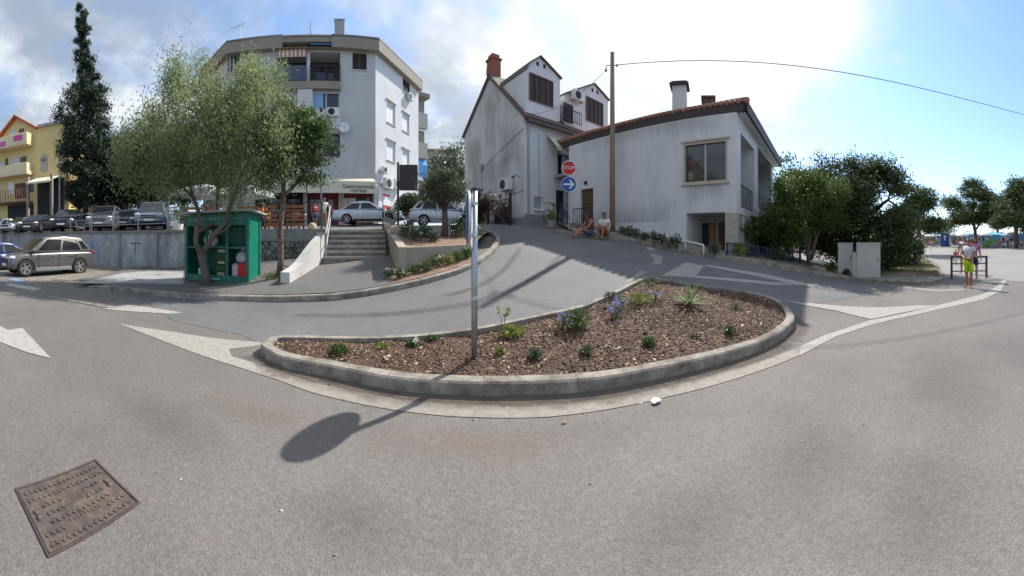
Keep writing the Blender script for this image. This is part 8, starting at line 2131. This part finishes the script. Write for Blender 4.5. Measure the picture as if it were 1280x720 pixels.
    def cloth(nm, pts_, edges, radii, mat):
        m2 = MB(); mesh_to(m2, skin_mesh(pts_, edges, radii, 0, 1)); return m2.build(nm, mat, t, True, True)
    if top:
        P_ = [J['pelvis'] + (J['spine'] - J['pelvis']) * .15, J['spine'], J['chest'], J['chest'].lerp(J['neck'], .75), J['shL'], J['shR']]; E2 = [(0, 1), (1, 2), (2, 3), (2, 4), (2, 5)]; R2 = [(.165, .15), (.162, .145), (.178, .158), .088, .092, .092]
        if sleeves: P_ += [J['shL'].lerp(J['elL'], .6), J['shR'].lerp(J['elR'], .6)]; E2 += [(4, 6), (5, 7)]; R2 += [.078, .078]
        cloth('shirt', P_, E2, R2, top)
    if bottom:
        if skirt:
            P_ = [J['spine'].lerp(J['pelvis'], .6), J['pelvis'], J['pelvis'] * .5 + (J['knL'] + J['knR']) * .25]; cloth('skirt', P_, [(0, 1), (1, 2)], [(.14, .115), (.16, .14), (.22, .20)], bottom)
        else:
            P_ = [J['pelvis'], J['hiL'], J['hiL'].lerp(J['knL'], bottom_to), J['hiR'], J['hiR'].lerp(J['knR'], bottom_to), J['pelvis'].lerp(J['spine'], .35)]; cloth('shorts', P_, [(0, 1), (1, 2), (0, 3), (3, 4), (0, 5)], [(.155, .142), .115, .104, .115, .104, (.15, .14)], bottom)
    if shoes:
        for s in 'LR':
            m2 = MB(); a = J['an' + s].copy(); q = J['to' + s]; m2.tube([(a.x - .05, a.y, q.z + .0), (a.x + .02, a.y, q.z + .012), tuple(q.lerp(a, .3)), (q.x + .03, q.y, q.z - .005)], [.038, .046, .045, .03], 8); m2.build('shoe', shoes, t, True, True)
    # hair
    m2 = MB(); n_, k_ = 18, 10; vs = []
    low = -.10 if long_hair else -.035
    for j in range(k_ + 1):
        b1_ = PI * .62 * j / k_
        for i in range(n_):
            a = 2 * PI * i / n_; z = .128 * math.cos(b1_); r_ = math.sin(b1_); x = .108 * r_ * math.cos(a); y = .088 * r_ * math.sin(a)
            if math.cos(a) > .25: z = max(z, .045 + .02 * math.cos(3 * a))
            if long_hair and math.cos(a) < .2 and j > 6: z -= .055 * (j - 6); x *= .96
            vs.append(XT @ Vector((x - .006, y, z)))
    m2.add(vs, [(j * n_ + i, (j + 1) * n_ + i, (j + 1) * n_ + (i + 1) % n_, j * n_ + (i + 1) % n_) for j in range(k_) for i in range(n_)]); m2.build('hair', HAIR[hair], t, True, True)
    return t
def cl(name, col): return M('cloth_' + name, col, .85, var=.08, vscale=12, bump=.15, bscale=30)
def face_to(x, y): return math.atan2(-y, -x)        # heading that looks at the camera
# the man in green shorts
x, y = G(1211.5, 360); zg = H(x, y) + .004; f0 = face_to(x, y)
s_ = (zat(297.5, math.hypot(x, y)) - zg) / 1.755
man_ = person('man in grey white T shirt and bright green shorts standing barefoot before the barrier', (x, y, zg), f0 - .5, dict(elL=(.06, .25, 1.14), wrL=(.23, .06, 1.02), elR=(.08, -.25, 1.14), wrR=(.24, -.04, 1.05), hiL=(0, .09, .9), knL=(.04, .10, .49), anL=(.03, .10, .08), toL=(.17, .13, .03), knR=(.0, -.10, .49), anR=(-.05, -.12, .08), toR=(.08, -.18, .03)), s_, cl('grey_white', (.52, .54, .56)), cl('lime', (.36, .55, .02)), 'brown', 'tan', bottom_to=.92)
p = Matrix.Translation((x, y, zg)) @ Matrix.Rotation(f0 - .5, 4, 'Z') @ Vector((.27 * s_, .0, .90 * s_))
t = thing('bag', 'bright green bag held in front by the man in green shorts', 'bag', p, f0 - .5); mb = MB(); mb.ball((0, 0, 0), (.05, .10, .10), 12, 8); mb.build('pouch', cl('lime_bag', (.38, .60, .03)), t, True, True); mb = MB(); mb.tube([(0, -.06, .08), (0, 0, .16), (0, .06, .08)], .008, 6); mb.build('strap', cl('lime_bag', (.38, .60, .03)), t, local=True)
def stand(px, d, label, scale=.96, turn=0.0, zf=H, **k):
    x, y = at(px, d); return person(label, (x, y, zf(x, y) + .01), face_to(x, y) + turn, k.pop('pose', None), scale, **k)
stand(1217.5, 12.6, 'person in a purple top close behind the man in green shorts', .99, .3, top=cl('purple', (.36, .10, .38)), bottom=cl('dark_blue', (.03, .04, .08)), hair='dark', long_hair=True, pose=dict(elR=(.05, -.27, 1.15), wrR=(.2, -.2, 1.25)))
stand(1204.5, 15.2, 'person in a loose white shirt behind the barrier left of the man', 1.0, -.4, top=cl('white', (.68, .67, .65)), bottom=cl('beige', (.5, .45, .38)), hair='brown')
stand(1194.5, 19.5, 'small child in a red and white top on the square behind the barrier', .55, .6, top=cl('red', (.55, .05, .04)), bottom=cl('white', (.68, .67, .65)), hair='fair')
# two people sitting on the kerb by the pole
SIT = dict(pelvis=(0, 0, .24), spine=(-.02, 0, .40), chest=(.03, 0, .60), neck=(.07, 0, .77), head=(.11, 0, .91), shL=(.05, .18, .71), shR=(.05, -.18, .71), hiL=(.04, .09, .22), hiR=(.04, -.09, .22))
def sit_at(px, py, label, turn, pose, **k):
    x, y = G(px, py); dz = H(x, y); f_ = face_to(x, y) + turn; P_ = dict(SIT); P_.update(pose)
    # the pelvis rests on the kerb stone: sit back until over it
    return person(label, (x, y, dz - .02), f_, P_, k.pop('scale', 1.0), **k)
sit_at(738, 297.0, 'dark haired person in a brown top and denim shorts sitting on the kerb', -1.05, dict(elL=(.18, .24, .46), wrL=(.40, .14, .36), elR=(.20, -.22, .48), wrR=(.42, -.12, .36), knL=(.46, .13, .34), anL=(.74, .12, .08), toL=(.88, .14, .10), knR=(.44, -.10, .38), anR=(.66, -.10, .07), toR=(.82, -.11, .06)), top=cl('brown', (.16, .07, .05)), bottom=cl('denim', (.07, .12, .22)), skin='tan', hair='dark', long_hair=True, sleeves=False, face=(1, -.2, 0), bottom_to=.55)
sit_at(757, 298.5, 'brown haired person in a white top sitting on the kerb hugging raised knees', -.6, dict(elL=(.22, .24, .50), wrL=(.38, .08, .44), elR=(.22, -.24, .50), wrR=(.38, -.06, .44), knL=(.34, .11, .52), anL=(.36, .10, .08), toL=(.50, .12, .03), knR=(.34, -.11, .52), anR=(.36, -.10, .08), toR=(.50, -.12, .03)), top=cl('white', (.68, .67, .65)), bottom=cl('rust', (.28, .10, .06)), skin='tan', hair='brown', face=(1, .25, 0))
# people by the scooter, on the terrace and in the cafe
x, y = at(627, 17.4)
person('person in a pale yellow top sitting astride the red scooter', (x - .02, y, H(x, y) + .0), R(-60), dict(pelvis=(-.2, 0, .88), spine=(-.2, 0, 1.03), chest=(-.16, 0, 1.23), neck=(-.14, 0, 1.39), head=(-.12, 0, 1.53), shL=(-.15, .18, 1.33), shR=(-.15, -.18, 1.33), elL=(.08, .26, 1.12), wrL=(.32, .28, 1.06), elR=(.08, -.26, 1.12), wrR=(.32, -.28, 1.06), hiL=(-.16, .11, .86), hiR=(-.16, -.11, .86), knL=(.2, .2, .74), anL=(.18, .2, .40), toL=(.32, .2, .37), knR=(.2, -.2, .74), anR=(.18, -.2, .40), toR=(.32, -.2, .37)), .95, cl('pale_yellow', (.60, .55, .40)), cl('denim', (.07, .12, .22)), 'dark', 'tan')
stand(633, 17.9, 'person in pinkish clothes standing right of the red scooter', .86, .2, top=cl('pink_beige', (.48, .30, .26)), bottom=cl('pink_beige', (.48, .30, .26)), hair='brown', skirt=True)
stand(405, 18.6, 'person in white shirt and yellow green skirt standing on the terrace above the steps', .98, .2, T, top=cl('white', (.68, .67, .65)), bottom=cl('yellow_green', (.40, .42, .16)), hair='brown', skirt=True, pose=dict(elL=(.02, .30, 1.15), wrL=(.16, .30, 1.02)))
stand(393.5, 19.2, 'person in crimson top and blue shorts on the terrace left of the white shirted one', .86, .5, T, top=cl('crimson', (.42, .04, .09)), bottom=cl('blue', (.04, .08, .28)), hair='dark')
stand(116, 29.5, 'person in a dark red top walking behind the parked cars under the trees', 1.0, .9, T, top=cl('dark_red', (.28, .03, .03)), bottom=cl('dark_blue', (.03, .04, .08)), hair='dark')
CH_ = dict(pelvis=(0, 0, .55), spine=(-.04, 0, .70), chest=(-.03, 0, .90), neck=(-.02, 0, 1.06), head=(0, 0, 1.20), shL=(-.03, .18, 1.0), shR=(-.03, -.18, 1.0), elL=(.08, .25, .76), wrL=(.30, .16, .76), elR=(.08, -.25, .76), wrR=(.30, -.16, .76), hiL=(.02, .09, .53), hiR=(.02, -.09, .53), knL=(.42, .11, .52), anL=(.42, .11, .08), toL=(.56, .12, .03), knR=(.42, -.11, .52), anR=(.42, -.11, .08), toR=(.56, -.12, .03))
for px, d, turn, lb, c1_, hr in ((276, 16.6, 1.4, 'seated cafe guest in a bright blue shirt behind the forked tree', (.06, .26, .50), 'dark'), (254, 17.0, -1.2, 'seated cafe guest in a pale pink shirt under the left parasol', (.55, .34, .32), 'brown'), (329, 16.6, .5, 'seated cafe guest in an orange shirt left of the dark trunk', (.60, .17, .06), 'fair')):
    stand(px, d, lb, 1.0, turn, T, pose=CH_, top=cl(lb.split()[-5] + '_guest', c1_), bottom=cl('dark_blue', (.03, .04, .08)), hair=hr)
    x, y = at(px, d); q = face_to(x, y) + turn; dup(ch0, (x - .0 * math.cos(q), y, T(x, y) + .01), q + R(90), 'wooden cafe chair under the guest in a' + lb[lb.index(' in a') + 5:lb.index('shirt') + 5])

# ---------------------------------------------------------------- the beach edge
def gz(x, y): return H(x, y)
TURQ, SKYB, WHT = cl('tent_blue', (.16, .42, .68)), cl('tent_pale_blue', (.36, .56, .74)), cl('tent_white', (.68, .69, .70))
def gazebo(px, d, w_, he, ht, mat, label, walls=()):
    x, y = at(px, d); z = gz(x, y); t = thing('beach_tent', label, 'tent', (x, y, z), -math.atan2(x, y), 'tents along the beach'); a = w_ / 2
    mb = MB(); cn = [(-a, -a), (a, -a), (a, a), (-a, a)]
    mb.add([(p[0] * 1.03, p[1] * 1.03, he) for p in cn] + [(p[0] * .28, p[1] * .28, he + (ht - he) * .55) for p in cn] + [(0, 0, ht)], [(i, (i + 1) % 4, 4 + (i + 1) % 4, 4 + i) for i in range(4)] + [(4 + i, 4 + (i + 1) % 4, 8) for i in range(4)])
    for i in range(4): p, q = cn[i], cn[(i + 1) % 4]; mb.slab([(p[0] * 1.03, p[1] * 1.03, he - .3), (q[0] * 1.03, q[1] * 1.03, he - .3), (q[0] * 1.03, q[1] * 1.03, he - .003), (p[0] * 1.03, p[1] * 1.03, he - .003)], .02)
    mb.build('canopy', mat, t, local=True)
    for p in cn: mb = MB(); mb.tube([(p[0], p[1], 0), (p[0], p[1], he - .01)], .03, 6); mb.build('leg', WHITEF, t, local=True)
    for i in walls: p, q = cn[i], cn[(i + 1) % 4]; mb = MB(); mb.slab([(p[0], p[1], .05), (q[0], q[1], .05), (q[0], q[1], he - .02), (p[0], p[1], he - .02)], .02); mb.build('side_wall', mat, t, local=True)
gazebo(1183, 62, 3.4, 2.6, 4.3, cl('tent_ice', (.55, .64, .70)), 'pale peaked beach tent behind the blue cabin', (2,))
for px, d, w_, he, ht, m_, wl_, lb in ((1158, 58, 3.0, 2.0, 2.6, WHT, (2, 1), 'white beach tent at the left end of the row under the dark pine'), (1167, 60, 3.0, 2.0, 2.6, SKYB, (2,), 'pale blue beach tent second from the left'), (1196, 60, 3.0, 2.0, 2.7, WHT, (2,), 'white beach tent right of the blue cabin'), (1209, 58, 3.2, 2.0, 2.8, SKYB, (2, 0), 'pale blue beach tent left of the pine trunk'), (1228, 60, 3.0, 2.0, 2.6, WHT, (2,), 'white beach tent just right of the pine trunk'), (1241, 57, 4.0, 1.9, 2.6, TURQ, (0, 2), 'wide bright blue beach tent between the two pines'), (1252, 61, 3.0, 2.0, 2.6, cl('tent_lilac', (.48, .52, .68)), (2,), 'lilac beach tent right of the bright blue one'), (1262, 56, 3.2, 1.8, 2.4, SKYB, (0,), 'pale blue beach tent left of the thick leaning trunk'), (1283, 52, 4.4, 1.9, 2.5, TURQ, (0, 2), 'bright blue beach tent cut by the right edge')):
    gazebo(px, d, w_, he, ht, m_, lb, wl_)
def dome(px, d, r, h, mat, label):
    x, y = at(px, d); t = thing('dome_tent', label, 'tent', (x, y, gz(x, y)), 0, 'dome tents on the beach'); mb = MB(); mb.lathe([(r, 0), (r * .95, h * .35), (r * .72, h * .72), (r * .35, h * .95), (0, h)], (0, 0, 0), 14); mb.build('shell', mat, t, True, True)
    q = -math.atan2(x, y); mb = MB(); mb.slab([Matrix.Rotation(q, 3, 'Z') @ Vector(p) for p in ((-r * .4, -r * .97, .05), (r * .4, -r * .97, .05), (0, -r * .80, h * .68))], .04); mb.build('entrance', DARK, t, local=True)
dome(1238, 50, 1.3, 1.35, cl('tent_green', (.22, .48, .14)), 'bright green dome tent on the beach behind the man'); dome(1257.5, 48, 1.3, 1.5, WHT, 'white dome tent left of the thick leaning trunk'); dome(1246, 48, 1.1, .8, cl('tent_grey', (.3, .31, .33)), 'low grey dome tent right of the green one')
def sunshade(px, d, h, r, mat, label):
    x, y = at(px, d); t = thing('beach_parasol', label, 'parasol', (x, y, gz(x, y)), 0, 'parasols on the beach'); mb = MB(); mb.lathe([(r, h - .45), (r * .6, h - .15), (0, h)], (0, 0, 0), 10); mb.lathe([(r * .995, h - .46), (r * .59, h - .17), (0, h - .03)], (0, 0, 0), 10); mb.build('canopy', mat, t, local=True); mb = MB(); mb.tube([(0, 0, 0), (0, 0, h)], .025, 6); mb.build('pole', WHITEF, t, local=True)
sunshade(1164, 52, 2.1, 1.2, WHT, 'white beach parasol left of the blue cabin'); sunshade(1203, 54, 2.2, 1.2, WHT, 'white beach parasol above the child in red and white'); sunshade(1232.5, 53, 2.2, 1.1, WHT, 'white beach parasol next to the green dome tent'); sunshade(1267, 50, 2.3, 1.2, cl('parasol_sand', (.5, .42, .3)), 'sand coloured beach parasol beside the thick leaning trunk'); sunshade(1174, 56, 2.1, 1.1, SKYB, 'pale blue beach parasol close left of the blue cabin')
# blue cabin
x, y = at(1181.5, 50); z = gz(x, y); t = thing('portable_cabin', 'dark blue portable cabin with a white mark on its front at the beach', 'cabin', (x, y, z), -math.atan2(x, y) - .1)
mb = MB(); mb.box(-.62, .62, -.6, .6, .1, 2.05); mb.build('cabin_body', M('cabin_blue', (.02, .075, .30), .5, var=.08), t, local=True, bevel=.04)
mb = MB(); mb.prism([(-.66, -.64), (.66, -.64), (.66, .64), (-.66, .64)], 2.06, 2.16); mb.prism([(-.45, -.45), (.45, -.45), (.45, .45), (-.45, .45)], 2.161, 2.27); mb.build('roof', M('cabin_roof', (.50, .56, .62), .6), t, local=True)
mb = MB(); mb.box(-.66, .66, -.64, .64, 0, .099); mb.build('base', M('cabin_base', (.35, .42, .5), .6), t, local=True)
mb = MB(); mb.box(-.45, .45, -.635, -.605, .16, 1.98); dd_ = mb.build('door', M('cabin_door', (.018, .065, .27), .5), t, local=True)
mb = MB(); mb.box(-.22, .22, -.65, -.637, 1.55, 1.72); mb.box(-.08, .10, -.65, -.637, 1.05, 1.549); mb.build('white_mark', WHITEF, dd_, local=True)
mb = MB(); mb.box(.70, .82, -.6, -.5, 0, 2.2); mb.build('vent_pipe', WHITEF, t, local=True)
# people on the beach: two bodies, copied with their own clothes
pk0 = 'people at the beach edge'
tops = [((.42, .04, .05), 'red'), ((.05, .10, .30), 'navy'), ((.62, .62, .60), 'white'), ((.24, .10, .30), 'violet'), ((.55, .40, .10), 'ochre'), ((.05, .20, .12), 'green'), ((.50, .22, .16), 'coral'), ((.02, .02, .025), 'black')]
spots = [(1155, 50, 1), (1158, 47, 4), (1160, 52, 0), (1162, 46, 6), (1165, 49, 7), (1168, 51, 1), (1171, 47, 4), (1191, 48, 7), (1193, 52, 5), (1198, 44, 0), (1199.5, 47, 1), (1207, 50, 7), (1211, 47, 1), (1213.5, 45, 2), (1216, 49, 6), (1222, 46, 3), (1225, 48, 7), (1229, 50, 7), (1234, 46, 2), (1250, 45, 6), (1254, 47, 0), (1260, 46, 2), (1264, 44, 7), (1277, 43, 4)]
where = ['under the dark pine at far left', 'left of the blue cabin', 'right of the blue cabin', 'near the broad layered pine', 'by the bright green dome tent', 'near the thick leaning trunk']
used = {}
proto = {}
for i, (px, d, c_) in enumerate(spots):
    x, y = at(px, d); col, nm_ = tops[c_]
    wq = where[0] if px < 1163 else where[1] if px < 1176 else where[2] if px < 1204 else where[3] if px < 1231 else where[4] if px < 1256 else where[5]
    pose_ = 'seated' if i % 4 == 3 else 'standing'
    lb = 'tiny distant person in %s %s %s' % (nm_, pose_, wq.replace(' at far left', ''))
    if lb in used: lb += ', further right'
    used[lb] = 1
    k_ = (c_, i % 4 == 3)
    if k_ not in proto:
        proto[k_] = person(lb, (x, y, gz(x, y)), face_to(x, y) + rng.uniform(-2, 2), CH_ if i % 4 == 3 else None, .97, cl('beach_' + nm_, col), cl('beach_' + tops[(c_ + 3) % 8][1], tops[(c_ + 3) % 8][0]), ('dark', 'brown', 'fair')[i % 3], 'tan', sub=1, group=pk0)
    else: dup(proto[k_], (x, y, gz(x, y)), rng.uniform(0, 6), lb, pk0)
    if i % 4 == 3:
        t = thing('folding_stool', 'low stool under the tiny seated person in %s %s' % (nm_, wq), 'stool', (x, y, gz(x, y)), 0, 'stools on the beach'); mb = MB(); mb.box(-.2, .2, -.2, .2, .40, .44); mb.build('seat', TURQ, t, local=True)
        for a_ in (-.17, .17):
            for b__ in (-.17, .17): mb = MB(); mb.tube([(a_, b__, 0), (a_, b__, .399)], .015, 5); mb.build('leg', WHITEF, t, local=True)
